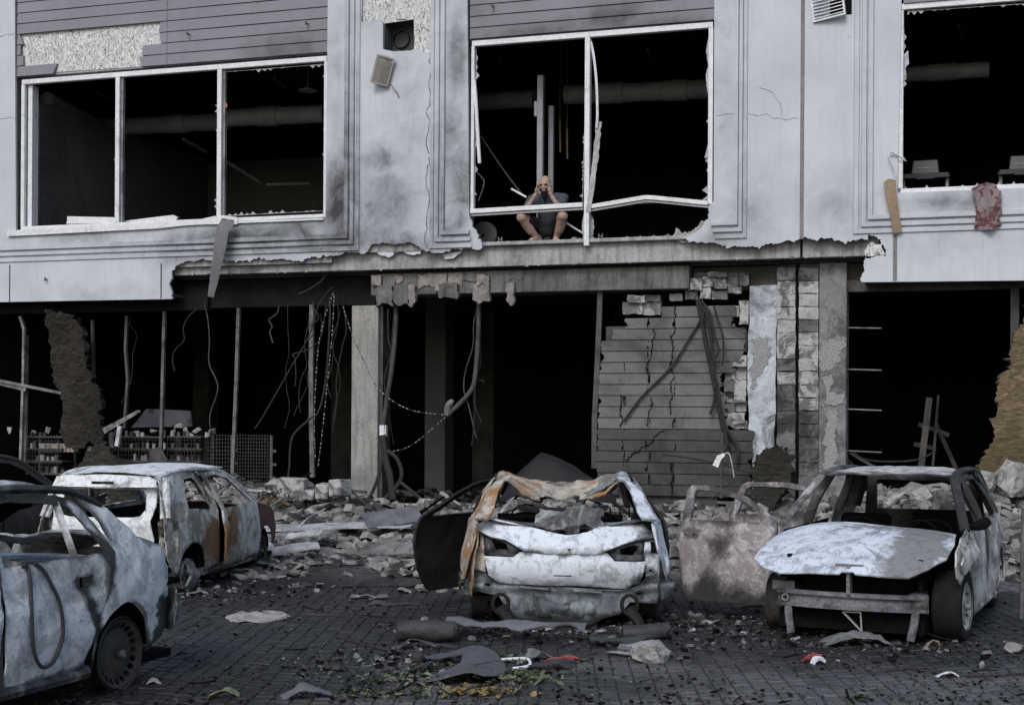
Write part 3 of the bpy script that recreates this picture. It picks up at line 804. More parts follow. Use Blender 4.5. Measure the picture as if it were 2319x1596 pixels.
skin('torn_film', poly(e1 + e2[::-1]), .16, .008, M['glass_grey'], [], .06, w2, .02, None, 10)
# loose bar hanging at the left jamb
m_ = MB(); m_.tube(spline([L3(1072, 165, .1), L3(1077, 220, .05), L3(1081, 290, .02), L3(1086, 370, .0)], 4), .03, 8); m_.build('hanging_bar', M['frame'], w2, True)
shard_strip(1074, 110, 1070, 440, w2, 14, -.05)
# window 3
zt3 = fz(2042, 14)[1]; zb3 = fz(2034, 433)[1]; sl3 = X(2041, 20)
m_ = MB(); hbar(m_, sl3, X(2460), zt3, .09, .045, .14); hbar(m_, sl3, X(2460), zb3, .08, .04, .14); vbar(m_, sl3 + .0, zb3 + .042, zt3 - .046, .07, .045, .14)
w3 = bevel(m_.build('window_frame', M['frame'], B), .007)
shard_strip(2046, 60, 2038, 420, w3, 21, -.07); shard_strip(2050, 432, 2330, 418, w3, 22, .06, vertical=False); shard_strip(2055, 22, 2320, 4, w3, 23, -.05, vertical=False)
skin('torn_film', poly([(2047, 120), (2056, 110), (2058, 140), (2050, 150), (2052, 175), (2046, 180)]), .12, .006, M['lilac'], [], .05, w3, .02, None, 2)

# ------------------------------------------------------------------ slab edge, beam, columns
sA, sB, sJ = X(-80), X(2460), fz(1815, 560, .16)[0]
zsl1 = zf - .01
for a_, b_ in ((fz(395, 620, .16)[0], sJ - .02), (sJ + .02, fz(1990, 570, .16)[0])):
    pts = [(a_, zsl1), (b_, zsl1)] + jag([(b_, zl), (a_, zl)], .006, .12, 6)
    panel('slab_edge', B, [(a_, zl), (b_, zl), (b_, zsl1), (a_, zsl1)], lambda s, z: (s, .16 + .006 * nz((s, 0, z), 5), z), M['concrete'], [], .12, .25, .0, 2, 2, False, None, False)
# crumbled arrises along the slab edge
rr = random.Random(12)
m_ = MB()
for i in range(70):
    s_ = rr.uniform(fz(400, 620, .16)[0], fz(1980, 570, .16)[0]); r_ = rr.uniform(.008, .028)
    c_ = Vector((s_, .16, zl + rr.uniform(-.004, .02)))
    m_.obox(Matrix.Translation(c_) @ Matrix.Rotation(rr.uniform(0, 3), 4, 'X') @ Matrix.Rotation(rr.uniform(0, 3), 4, 'Z'), r_ * 2.2, r_, r_)
o = m_.build('crumbled_edge', M['concrete'], B); o['kind'] = 'stuff'
# topping / sill course of the blown-out window
pts = poly([(1090, 549), (1320, 546), (1600, 541), (1600, 553), (1320, 557), (1090, 561)])
box('floor_edge', X(1080), X(1612), .06, .3, zf - .008, zf + .055, M['concrete'], B, .01)
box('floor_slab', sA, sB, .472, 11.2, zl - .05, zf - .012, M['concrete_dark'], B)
# recessed beam under the slab
zbm = fz(1350, 658, .32)[1]
bmA = fz(840, 650, .32)[0]
M['beam_grey'] = plain('grey_beam', (.155, .154, .153), .9, .2, .35, 2.5, bmp=.4, grime=(.05, .05, .05), ga=(.48, .68), streak=.7)
box('beam', bmA, fz(1560, 650, .32)[0], .32, .9, zbm, zl - .06, M['beam_grey'], B, .01)
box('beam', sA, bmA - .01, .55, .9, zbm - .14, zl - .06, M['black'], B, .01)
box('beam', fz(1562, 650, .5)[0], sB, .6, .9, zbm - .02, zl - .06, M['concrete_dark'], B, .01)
# soffit strip under the intact left and right fascia
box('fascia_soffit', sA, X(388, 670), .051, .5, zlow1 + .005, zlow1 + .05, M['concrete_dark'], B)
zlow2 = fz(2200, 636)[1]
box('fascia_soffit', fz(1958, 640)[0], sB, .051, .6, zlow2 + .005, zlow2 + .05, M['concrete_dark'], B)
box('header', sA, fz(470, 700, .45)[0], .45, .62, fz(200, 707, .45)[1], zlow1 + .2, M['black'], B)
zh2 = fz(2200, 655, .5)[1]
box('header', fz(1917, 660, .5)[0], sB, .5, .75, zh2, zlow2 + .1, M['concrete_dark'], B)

# clay blocks clinging to the beam
M['claypale'] = plain('broken_clay_block', (.25, .235, .232), .95, .15, .35, 5, bmp=.6, grime=(.06, .055, .05), ga=(.5, .72))
rr = random.Random(21)
for row, (ya, yb, t_) in enumerate(((622, 650, .27), (646, 684, .24))):
    px = 842 + 9 * row
    while px < 1160:
        w = rr.uniform(18, 46)
        if rr.random() < (.22 if row else .30) or (1090 < px < 1118): px += w; continue
        y0 = ya + rr.uniform(-2, 4) - (px - 842) * .018; y1 = yb + rr.uniform(-14, 9) - (px - 842) * .018
        q = jag(poly([(px, y0), (px + w - 1.5, y0 + rr.uniform(-2, 3)), (px + w - 1.5, y1 + rr.uniform(-9, 6)), (px + w * rr.uniform(.3, .7), y1 + rr.uniform(-10, 8)), (px, y1 + rr.uniform(-6, 4)), (px, y0)], t_), .006, .05, int(px) + row)[:-1]
        skin('clay_block', q, t_ + rr.uniform(-.04, .04), .1, M['claypale'] if rr.random() < .6 else M['beam_grey'], [], .05, B, .02, None, px, fine=.6)
        px += w
# front column, its shaded side put on as a dark strip; deep column
gz = .3
cs0, cs1 = fz(796, 800, .55)[0], fz(856, 800, .55)[0]
M['col'] = plain('column_concrete', (.31, .31, .305), .9, .2, .25, 2.0, bmp=.35, grime=(.10, .10, .10), ga=(.5, .72), streak=.5)
box('column', cs0, cs1, .55, .98, gz - .2, zbm - .145, M['col'], B, .012)
box('column_shade_strip', cs1 + .004, cs1 + .06, .62, .96, gz, zbm - .16, M['steel'], B)
d0, d1 = fz(962, 900, 4.0)[0], fz(1008, 900, 4.0)[0]
box('column', d0, d1, 4.0, 4.5, gz - .1, zl - .06, M['roomwall'], B, .012)
for k in range(5):
    px = 430 + k * 320; a_ = fz(px, 900, 8.2)[0]; box('column', a_, a_ + .5, 8.2, 8.7, gz - .1, zl - .06, M['concrete_dark'], B)

# interior shells
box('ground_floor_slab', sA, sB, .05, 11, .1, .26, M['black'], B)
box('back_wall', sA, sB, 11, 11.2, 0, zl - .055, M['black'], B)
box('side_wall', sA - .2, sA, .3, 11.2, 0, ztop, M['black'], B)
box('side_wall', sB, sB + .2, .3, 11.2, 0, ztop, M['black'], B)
zc = fz(1340, 20, 1.0)[1] + .35
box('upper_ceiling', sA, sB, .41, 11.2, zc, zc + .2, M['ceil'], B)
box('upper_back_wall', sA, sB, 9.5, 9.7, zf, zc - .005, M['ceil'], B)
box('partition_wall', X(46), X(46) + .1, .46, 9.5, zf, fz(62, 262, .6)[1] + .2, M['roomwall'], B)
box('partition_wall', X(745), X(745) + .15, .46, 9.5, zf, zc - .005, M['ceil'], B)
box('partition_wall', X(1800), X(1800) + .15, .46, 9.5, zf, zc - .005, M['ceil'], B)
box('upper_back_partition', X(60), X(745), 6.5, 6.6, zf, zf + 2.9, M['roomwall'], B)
# roof slab above, out of frame, closing the box
box('roof_slab', sA - .2, sB + .2, .06, 11.2, ztop + .002, ztop + .3, M['concrete'], B)

# ducts, lamps, battens in the upper rooms
def duct(pts, r, bands=()):
    m_ = MB(); m_.tube(pts, r, 18); o = m_.build('duct', M['duct'], B, True)
    for u in bands:
        p = Vector(pts[0]).lerp(Vector(pts[-1]), u); d = (Vector(pts[-1]) - Vector(pts[0])).normalized()
        m2 = MB(); m2.tube([p - d * .22, p + d * .22], r * 1.12, 18); m2.build('duct_sleeve', M['duct'], o, True)
    return o
duct([L3(215, 290, 3.2), L3(520, 275, 3.2)], .17, (.62,)); duct([L3(505, 268, 2.6), L3(736, 258, 2.6)], .17, (.45,))
duct([L3(105, 225, 1.0), L3(232, 292, 3.1)], .15)
duct([L3(1280, 216, 2.8), L3(1640, 200, 2.8)], .17, (.3, .7)); duct([L3(1075, 232, 2.8), L3(1210, 224, 2.8)], .16)
duct([L3(2030, 170, 2.6), L3(2240, 158, 2.6)], .13, (.5,))
for px, py, t in ((90, 245, 1.2), (697, 205, 1.6), (247, 322, 4.0), (426, 410, 6.0)):
    c_ = L3(px, py, t); m_ = MB(); m_.lathe([(.0, .06), (.05, .05), (.17, .0), (.165, -.012), (.0, -.01)], 20, Matrix.Translation(c_)); m_.tube([c_ + Vector((0, 0, .05)), c_ + Vector((0, 0, .5))], .008, 5)
    o = m_.build('ceiling_lamp', M['duct'], None, True); o.location = FO; o.rotation_euler = (0, 0, -TH)
    tag(o, 'round dull pendant lamp hanging under the dark gym ceiling', 'lamp', 'round pendant lamps in the gym')
for a_, b_ in (((218, 210), (250, 224)), ((622, 178), (648, 197)), ((415, 315), (468, 345)), ((512, 366), (590, 415)), ((605, 418), (700, 416)), ((1130, 138), (1138, 152)), ((1466, 112), (1474, 135)), ((2170, 60), (2180, 82))):
    m_ = MB(); m_.bar(L3(a_[0], a_[1], 3.0), L3(b_[0], b_[1], 3.8), .05, .05); o = m_.build('batten_light', M['steel_pale'], B)

# ------------------------------------------------------------------ dark planked wall right of the big opening
MP = plain('charcoal_plank', (.15, .149, .158), .8, .3, .22, 2.5, bmp=.2, grime=(.035, .034, .036), ga=(.44, .70), fine=90)
MPd = plain('scorched_plank', (.065, .064, .068), .8, .3, .3, 2.5, bmp=.15, grime=(.02, .02, .02))
TW = .42
def zx(x, y): return (1275.5 + x / 2.7525, 502.5 + y / 2.7525)       # from an enlarged crop
wall_out = [zx(*p) for p in ((620, 530), (700, 512), (1048, 512), (1085, 590), (1092, 650), (1140, 656), (1132, 830), (1085, 870), (1040, 920), (1002, 965), (998, 1100), (985, 1190), (1010, 1240), (1075, 1290), (1172, 1306), (1172, 1720), (210, 1720), (212, 1500), (218, 1200), (222, 1000), (232, 860), (240, 745), (292, 735), (325, 660), (385, 660), (380, 590), (600, 580))]
WO = [fz(x, y, TW) for x, y in wall_out]
zbp = fz(*zx(400, 1500), TW)[1]; pitch = (fz(*zx(300, 735), TW)[1] - fz(*zx(300, 1285), TW)[1]) / 8
xa = min(p[0] for p in WO); xb = max(p[0] for p in WO); zb0 = .1; rr = random.Random(31)
A_ = np.array
zz = fz(*zx(300, 735), TW)[1]
while zz - pitch > zb0: zz -= pitch
while zz < max(p[1] for p in WO):
    zm = zz + pitch / 2; xs = []
    n = len(WO)
    for i in range(n):
        (x0_, y0_), (x1_, y1_) = WO[i], WO[(i + 1) % n]
        if (y0_ > zm) != (y1_ > zm): xs.append(x0_ + (x1_ - x0_) * (zm - y0_) / (y1_ - y0_))
    if len(xs) >= 2:
        lo, hi = min(xs), max(xs)
        cuts = [lo]
        for base in (fz(*zx(530, 900), TW)[0], fz(*zx(685, 900), TW)[0], fz(*zx(365, 900), TW)[0]):
            b_ = base + rr.uniform(-.05, .05)
            if lo + .15 < b_ < hi - .15 and rr.random() < .8: cuts.append(b_)
        cuts = sorted(cuts) + [hi]
        dark = zz < fz(*zx(600, 1300), TW)[1]
        for a_, b_ in zip(cuts[:-1], cuts[1:]):
            g = .005; top = zz + pitch - .014
            L_ = jag([(a_ + g, top), (a_ + g, zz)], .008 if a_ > lo else .012, .05, int(a_ * 99 + zz * 77)); R_ = jag([(b_ - g, zz), (b_ - g, top)], .008 if b_ < hi else .022, .05, int(b_ * 55 + zz * 31))
            tt = TW + rr.uniform(-.008, .008)
            skin('plank', L_ + R_, tt, .05, MPd if dark else MP, [], .16, B, .004, None, zz)
    zz += pitch
box('wall_core', xa + .12, fz(*zx(1000, 900), TW)[0] - .1, TW + .06, TW + .3, .1, fz(*zx(1000, 640), TW)[1], M['concrete_dark'], B)
for i_, q in enumerate(([(560, 660), (575, 700), (560, 760), (550, 830), (530, 880), (528, 1000)], [(700, 520), (695, 650), (680, 850), (672, 1050), (668, 1200)], [(365, 1080), (358, 1180), (370, 1240), (355, 1275)], [(545, 1090), (560, 1130), (535, 1200), (520, 1270)], [(640, 1295), (580, 1330), (560, 1370), (500, 1400), (450, 1440), (395, 1490)], [(685, 1500), (680, 1600), (676, 1690)])):
    P_ = jag([fz(*zx(*p), TW) for p in q], .008, .05, i_); m_ = MB()
    for a_, b_ in zip(P_[:-1], P_[1:]): m_.bar((a_[0], TW - .013, a_[1]), (b_[0], TW - .013, b_[1]), rr.uniform(.006, .022), .004, 0, (0, 1, 0))
    m_.build('crack', M['char'], B)
# crumbling block masonry above and right of the planks
MBk = plain('pale_aerated_block', (.38, .385, .39), .95, .15, .35, 5, bmp=.5, grime=(.12, .122, .127), ga=(.50, .54))
MBs = plain('stained_aerated_block', (.15, .152, .157), .95, .15, .35, 5, bmp=.5, grime=(.04, .04, .042), ga=(.46, .56))
def block(pts, t=TW + .06, seed=0, mat=None, thick=.16, amp=.004):
    q = [fz(*zx(*p), t) for p in pts]
    return skin('masonry_block', jag(q + [q[0]], amp, .07, seed)[:-1], t, thick, mat or MBk, [], .06, B, .012, None, seed, fine=.5)
k = 0
for (x, y, w, h) in ((370, 500, 120, 75), (492, 495, 115, 85), (400, 455, 110, 45), (515, 455, 90, 40), (665, 447, 75, 45), (775, 350, 90, 75), (868, 340, 70, 62), (815, 318, 80, 36), (900, 316, 120, 26), (940, 345, 80, 70), (1022, 320, 70, 80), (1095, 315, 62, 80), (850, 410, 70, 70), (925, 425, 100, 55), (1030, 405, 80, 40), (760, 430, 80, 55),
                     (1095, 490, 62, 78), (1095, 570, 60, 70), (1050, 520, 45, 70), (1085, 660, 60, 150), (1040, 830, 100, 70), (1010, 930, 60, 55), (1070, 905, 70, 75), (1000, 990, 60, 70), (1062, 985, 78, 75), (1000, 1065, 62, 60), (1065, 1062, 75, 65), (1010, 1130, 60, 60), (1075, 1130, 65, 50), (1020, 1195, 110, 60), (1060, 1240, 90, 50)):
    k += 1; block([(x, y), (x + w, y), (x + w, y + h), (x, y + h)], TW + .02 + .06 * (k % 3), k, MBk if k % 4 else MBs)
# scorched white strip
st0, st1 = fz(*zx(1150, 900), TW)[0], fz(*zx(1328, 900), TW)[0]
M['scorched'] = plain('scorched_white_render', (.45, .49, .55), .9, .2, .35, 4.0, bmp=.4, grime=(.07, .072, .078), ga=(.46, .60))
skin('scorched_strip', jag([fz(*zx(*p), TW) for p in ((1158, 640), (1160, 400), (1330, 390), (1325, 900), (1312, 1400), (1240, 1420), (1175, 1690), (1172, 1306), (1150, 1290), (1145, 900), (1158, 640))], .0022, .08, 2)[:-1], TW + .05, .12, M['scorched'], [], .1, B, .008, None, 4)
def patch(pts, t, mat, parent=B, seed=0, name='glue_patch', thick=.012):
    q = [fz(*zx(*p), t) for p in pts]
    return skin(name, jag(q + [q[0]], .012, .05, seed)[:-1], t, thick, M[mat], [], .06, parent, .004, None, seed)
patch([(1165, 735), (1225, 715), (1275, 730), (1285, 800), (1255, 900), (1230, 960), (1205, 1000), (1190, 1040), (1165, 1030)], TW + .035, 'stipple', seed=3)
patch([(1176, 1330), (1205, 1325), (1205, 1480), (1176, 1490)], TW + .035, 'stipple', seed=4)
# two tiled stone piers with the black joint between
for (x0, x1, cw) in ((1332, 1448, 0), (1468, 1590, 1)):
    y = 285; i = 0
    while y < 1690:
        h = 81 + rr.uniform(-1, 1)
        t_ = TW - .03 + rr.uniform(-.012, .012)
        dark = y > 1130 and rr.random() < .8 or y < 360 or rr.random() < .18
        q = [fz(*zx(*p), TW - .03) for p in ((x0 + 1, y + 2), (x1 - 1, y + 2), (x1 - 1, y + h - 2), (x0 + 1, y + h - 2))]
        skin('stone_tile', jag(q + [q[0]], .0022, .06, int(y + x0))[:-1], t_, .05, MBs if dark else MBk, [], .07, B, .003, None, y + x0, fine=.4)
        y += h; i += 1
    a_, b_ = fz(*zx(x0, 900), TW)[0], fz(*zx(x1, 900), TW)[0]
    box('pier_core', a_ + .005, b_ - .005, TW + .04, TW + .4, .1, zl - .07, M['concrete_dark'], B)
a_, b_ = fz(*zx(1449, 900), TW)[0], fz(*zx(1466, 900), TW)[0]
box('joint_channel', a_, b_, TW + .02, TW + .38, .1, zl - .065, M['char'], B)
# concrete pillar with stippled glue
a_, b_ = fz(*zx(1592, 900), TW)[0], fz(*zx(1765, 900), TW)[0]
M['pillar'] = plain('mottled_pillar', (.20, .205, .215), .9, .2, .35, 5.0, bmp=.4, grime=(.085, .087, .092), ga=(.48, .56))
box('pillar', a_, b_, TW, TW + .5, .1, zl - .065, M['pillar'], B, .012)
patch([(1620, 745), (1690, 735), (1755, 745), (1760, 780), (1720, 830), (1690, 900), (1650, 930), (1600, 900), (1590, 820)], TW - .012, 'stipple', seed=5)
patch([(1610, 960), (1680, 950), (1690, 1000), (1660, 1060), (1755, 1075), (1750, 1135), (1665, 1140), (1600, 1150), (1640, 1080), (1630, 1010)], TW - .012, 'stipple', seed=6)
patch([(1645, 1170), (1715, 1170), (1705, 1250), (1700, 1330), (1700, 1400), (1705, 1540), (1660, 1565), (1635, 1550), (1645, 1400), (1632, 1330), (1645, 1250)], TW - .012, 'stipple', seed=7)
# reinforcement rods poking from the pillar
for y in (742, 836, 926, 1020):
    p = L3(1914, y, TW + .25); m_ = MB(); m_.tube([p, p + Vector((.55, -.05, -.02))], .011, 6); m_.build('reinforcement_rod', M['steel_pale'], B, True)
# side jamb at the far right opening
a_ = fz(2288, 800, .5)[0]; box('jamb', a_, a_ + .12, .5, .62, .1, zh2, M['steel'], B)

M['postg'] = plain('sooty_post', (.13, .133, .14), .6, .3, .5, 5, grime=(.025, .025, .025), ga=(.45, .65))
# glazing posts of the ground floor
def post(pts, w, mat='steel', t=.5, d=.06):
    m_ = MB(); P = [L3(x, y, t) for x, y in pts]
    for p, q in zip(P[:-1], P[1:]): m_.bar(p, q, w, d, 0, (0, 1, 0))
    return m_.build('glazing_post', M[mat], B)
post([(46, 716), (55, 745), (54, 840), (47, 1060)], .05, 'steel_pale', .5); post([(60, 760), (56, 1060)], .06, 'steel_pale', .58)
post([(210, 725), (212, 870), (212, 900)], .05, 'steel'); post([(288, 715), (285, 790), (290, 860), (282, 970)], .05, 'steel'); post([(373, 705), (368, 900), (363, 1070)], .055, 'postg')
post([(541, 698), (536, 860), (527, 1075)], .06, 'postg'); post([(707, 690), (705, 850), (708, 1080)], .08, 'postg'); 
post([(272, 965), (265, 1010)], .07, 'frame', .45); post([(204, 1010), (201, 1045)], .08, 'frame', .45); post([(250, 980), (255, 1020)], .07, 'steel_pale', .5)
m_ = MB(); m_.bar(L3(0, 862, .45), L3(140, 890, .5), .04, .05); m_.bar(L3(0, 868, .5), L3(60, 882, .5), .06); m_.build('transom', M['steel_pale'], B)
post([(1360, 655), (1357, 740), (1352, 850), (1347, 950), (1346, 1060)], .085, 'steel', .45); m_ = MB(); m_.bar(L3(1345, 650, .45), L3(1374, 650, .45), .14, .03); m_.build('post_plate', M['steel'], B)
def bent(pts, r, t=.48, mat='steel', name='bent_pipe'):
    m_ = MB(); m_.tube(spline([L3(x, y, t) for x, y in pts], 6), r, 10); return m_.build(name, M[mat], B, True)
bent([(897, 660), (896, 740), (888, 830), (874, 920), (866, 985), (872, 1040), (885, 1090)], .04)
bent([(1085, 665), (1083, 760), (1077, 845), (1068, 882), (1040, 915), (1012, 940)], .04)
m_ = MB(); m_.tube(spline([L3(1012, 940, .48), L3(1016, 918, .46), L3(1026, 906, .45)], 5), [.05, .05, .055, .06, .06, .06, .06, .055, .05, .04, .03], 10); m_.build('bent_pipe', M['steel_pale'], B, True)
# ------------------------------------------------------------------ burnt-out cars (x forward, y to the car's left, z up)
def halfwidth(W, zb, tum=.46, plan=.14):
    def f(x, z):
        w = W / 2
        if z < .32: w -= .10 * ((.32 - z) / .32) ** 1.4
        if z > .62: w -= .045 * min(1, (z - .62) / (zb - .62)) ** 1.6
        if z > zb: w -= (z - zb) * tum
        u = max(0, abs(x) - 1.15) / .9
        return w - plan * u * u
    return f

def side_fn(hw, sgn, out=0.0): return lambda x, z: (x, sgn * (hw(x, z) + out), z)
def mapped(pts, fn): return [Vector(fn(*p)) for p in pts]

def wheel(car, x, y, z, r, sgn, mat, tyre=None, holes=16, steer=0.0, hubm=None, rimr=None):
    """steel wheel: dished disc with vent slots, barrel, optional tyre"""
    rr_ = rimr or r
    out = arc(0, 0, rr_ * .93, 0, 360, 40)[:-1]
    hs = []
    for k in range(holes):
        a_ = 2 * math.pi * k / holes; c_ = Vector((math.cos(a_), math.sin(a_))) * rr_ * .76; u = c_.normalized(); v = Vector((-u.y, u.x)); e = rr_ * .085
        hs.append([tuple(c_ + u * e * math.cos(q) + v * e * 1.15 * math.sin(q)) for q in [i * math.pi / 4 for i in range(8)]])
    Mw = Matrix.Translation((x, sgn * y, z)) @ Matrix.Rotation(steer, 4, 'Z')
    def fn(u, v):
        q = math.hypot(u, v) / rr_
        d = .035 - .05 * math.exp(-((q - .62) / .2) ** 2) if q > .25 else .01
        return Mw @ Vector((u, sgn * (-.02 - d * -1 * .9), v))
    w = panel('wheel', car, out, fn, mat, hs, rr_ * .2, .006, 0, 1, 1, sgn > 0)
    m_ = MB(); prof = [(rr_, .0), (rr_ * 1.02, -.01), (rr_ * .95, -.03), (rr_ * .9, -.07), (rr_ * .9, -.17), (rr_ * 1.0, -.2)]
    MM = Mw @ Matrix.Rotation(R(-90) * sgn, 4, 'X')
    m_.lathe([(a_, h + .02) for a_, h in prof], 36, MM); m_.lathe([(.0, -.07), (rr_ * .88, -.07)], 20, MM); m_.build('rim', mat, w, True)
    m_ = MB(); m_.lathe([(.0, .045), (.022, .045), (.03, .035), (.03, .0)], 16, MM); m_.build('hub_cap', hubm or M['steel_pale'], w, True)
    if tyre:
        m_ = MB(); wd = .235
        P = [(rr_ * .98, .01), (rr_ * 1.06, .02), (r * .93, .015), (r * .985, -.005), (r, -.03)]
        P += [(r, -.03 - (wd - .06) * k / 8 + (0)) if k % 2 == 0 else (r * .985, -.03 - (wd - .06) * k / 8) for k in range(1, 9)]
        P += [(r * .985, -wd + .01), (r * .93, -wd), (rr_ * .98, -wd)]
        m_.lathe(P, 40, MM); m_.build('tyre', tyre, w, True)
    return w

def rail(car, name, pts, r, mat, flat=.6, n=4):
    m_ = MB(); m_.tube(spline(pts, n), r, 8, 0, True, flat); return m_.build(name, mat, car, True)

def side_panels(car, hw, spec, mats, sgns=(1, -1), paint=None, dent=.02, seed=0, res=.075, skip=()):
    """spec: list of (name, outline, holes)"""
    for sg in sgns:
        for i, (nm, out, holes) in enumerate(spec):
            if (nm, sg) in skip: continue
            m_ = mats.get((nm, sg)) or mats.get(nm) or mats['*']
            if len(spec) > 2 or nm == 'front_fender':
                cx_ = sum(p[0] for p in out) / len(out); cz_ = sum(p[1] for p in out) / len(out); out = [(cx_ + (p[0] - cx_) * .982, cz_ + (p[1] - cz_) * .992) for p in out]
            o = panel(nm, car, out, side_fn(hw, sg), m_, holes, res, .014, dent, 2.6, seed + i * 3.3 + sg, sg > 0, paint, True, fine=.3)

def backing(car, hw, x0, x1, zt):  # dark panel added behind the doors so their gaps read as black shade
    for sg in (1, -1):
        panel('dark_gap_backing', car, [(x0, .2), (x1, .2), (x1, zt), (x0, zt)], side_fn(hw, sg, -.05), M['char'], [], .15, .01, 0, 1, 1, sg > 0)

def floor_and_guts(car, W, zb, dark, x0, x1, seats=True):
    """blackened floor pan, firewall, dashboard beam, seat frames and steering column"""
    m_ = MB(); m_.box(x0, x1, -W / 2 + .1, W / 2 - .1, .14, .2); m_.build('floor_pan', dark, car)
    m_ = MB(); m_.box(.92, .98, -W / 2 + .12, W / 2 - .12, .2, zb - .1); m_.tube([(.75, -W / 2 + .15, zb - .16), (.75, W / 2 - .15, zb - .16)], .04, 8); m_.build('firewall', dark, car)
    if seats:
        for (sx, sy) in ((-.05, .36), (-.05, -.36), (-.95, .36), (-.95, -.36)):
            m_ = MB(); h = .95 if sx > -.5 else .85
            m_.tube(spline([(sx + .02, sy - .2, .42), (sx - .16, sy - .2, h - .12), (sx - .19, sy - .1, h), (sx - .19, sy + .1, h), (sx - .16, sy + .2, h - .12), (sx + .02, sy + .2, .42)], 4), .014, 6)
            for q in (.52, .64, .76): m_.tube([(sx - .08 * (q - .3), sy - .19, q), (sx - .08 * (q - .3), sy + .19, q)], .007, 5)
            m_.tube([(sx + .42, sy - .2, .4), (sx, sy - .2, .42), (sx, sy + .2, .42), (sx + .42, sy + .2, .4), (sx + .42, sy - .2, .4)], .014, 6)
            for a_, b_ in ((-.18, .4), (.18, .4), (-.18, .05), (.18, .05)): m_.tube([(sx + b_, sy + a_, .41), (sx + b_, sy + a_, .2)], .012, 5)
            m_.build('seat_frame', dark, car, True)
        m_ = MB(); c_ = Vector((.42, .36, .86)); ring = [c_ + Vector((math.sin(a_) * .08, math.cos(a_) * .17, math.sin(a_) * .15)) for a_ in [i * math.pi / 8 for i in range(17)]]
        m_.tube(ring, .010, 6); m_.tube([c_, (.8, .36, .72)], .02, 6); m_.tube([ring[0], c_, ring[8]], .008, 5); m_.build('steering_wheel', dark, car, True)

DARK = M['char']
# ================================================================= near sedan, seen from its left rear side
MS = burnt_mat('sedan_ash', (.60, .635, .68), (.30, .325, .345), rust=(.20, .14, .09), seed=1.3, bare=.47, sootlev=.66, rustlev=.76, drip=.3)
MSd = burnt_mat('sedan_soot', (.46, .49, .53), (.13, .135, .14), seed=2.2, bare=.52, sootlev=.54, rustlev=.85)
hd = R(20)
sed = thing('burnt_sedan', 'ash-white burnt sedan with a bare steel rear wheel and crumpled boot', 'car', (-2.8 - .342 * 1.3 - .94 * .8, 10.1 - .94 * 1.3 + .342 * .8, 0), -math.pi / 2 - hd)
hwS = halfwidth(1.74, .96, .42)
arcS = arc(-1.3, .27, .365, -12, 188, 14)
quarterS = arcS + [(-1.82, .30), (-1.95, .40), (-2.03, .6), (-2.04, .76), (-2.0, .90), (-1.92, .98), (-1.6, 1.08), (-1.44, 1.19), (-1.26, 1.32), (-1.02, 1.44), (-.98, 1.40), (-1.1, 1.3), (-1.17, 1.2), (-1.22, .99), (-1.13, .8), (-1.03, .64), (-.93, .46)]
rdoorS = [(-.01, .20), (-.02, 1.44), (-.3, 1.45), (-.72, 1.42), (-.97, 1.39), (-1.09, 1.29), (-1.16, 1.18), (-1.21, .99), (-1.12, .8), (-1.02, .64), (-.90, .43), (-.82, .24), (-.74, .19)]
rwinS = [(-.07, .99), (-.07, 1.38), (-.3, 1.39), (-.7, 1.36), (-.9, 1.32), (-1.03, 1.22), (-1.12, 1.0)]
handS = [(-.78, .79), (-.94, .80), (-.94, .86), (-.78, .86)]
fdoorS = [(.02, .20), (.01, 1.44), (.3, 1.42), (.55, 1.34), (1.02, 1.0), (1.06, .8), (1.0, .5), (.92, .22)]
fwinS = [(.07, .99), (.06, 1.38), (.3, 1.36), (.52, 1.28), (.9, 1.01)]
fendS = arc(1.3, .27, .365, 188, -8, 14)[::-1][:0] + [(1.08, .8), (1.05, 1.0), (1.5, .95), (1.95, .86), (2.1, .7), (2.1, .4), (1.9, .3)] + arc(1.3, .27, .365, 5, 175, 12) + [(.95, .25), (1.02, .5)]
def paintS(p):
    x, y, z = p; so = 0; ru = 0
    so = max(so, .55 * math.exp(-((z - 1.42) / .10) ** 2 - ((x + .55) / .5) ** 2))
    so = max(so, .55 * math.exp(-(((x + .93) + (.55 - z) * .55) / .06) ** 2) * (1 if z < .85 else 0))
    so = max(so, .4 * math.exp(-((z - .2) / .08) ** 2), .5 * math.exp(-((x + 1.13) / .08) ** 2 - ((z - 1.02) / .2) ** 2))
    if x < -1.75 and z < .6: so = max(so, .45)
    ru = .28 * math.exp(-((z - .22) / .07) ** 2 - ((x + .6) / .5) ** 2)
    return (ru, so, .55 * math.exp(-((x + 1.7) / .45) ** 2 - ((z - .8) / .4) ** 2))
side_panels(sed, hwS, [('quarter_panel', quarterS, []), ('rear_door', rdoorS, [rwinS, handS]), ('front_door', fdoorS, [fwinS]), ('front_fender', fendS, [])], {'*': MS}, paint=paintS, dent=.036, seed=1, res=.042)
for sg in (1, -1):
    fn = side_fn(hwS, sg, -.015)
    rail(sed, 'window_post', mapped([(-.80, .97), (-.79, 1.36)], fn), .03, MS, .5)
    rail(sed, 'roof_rail', mapped([(1.05, .99), (.6, 1.32), (.3, 1.43), (-.3, 1.475), (-.75, 1.455), (-1.02, 1.42), (-1.25, 1.32)], fn), .04, MSd, .7)
    rail(sed, 'centre_pillar', mapped([(0, .2), (0, .96), (-.03, 1.44)], side_fn(hwS, sg, -.03)), .05, MSd, .6)
    rail(sed, 'sill', mapped([(-.9, .2), (.92, .2)], side_fn(hwS, sg, -.05)), .07, MSd, .8)
def roofz(x, y, z0=1.475, w=.62, crown=.07, sag=0.0): return z0 + crown * (1 - (y / w) ** 2) - .035 * max(0, x) ** 2 - .10 * max(0, -x - .35) ** 2
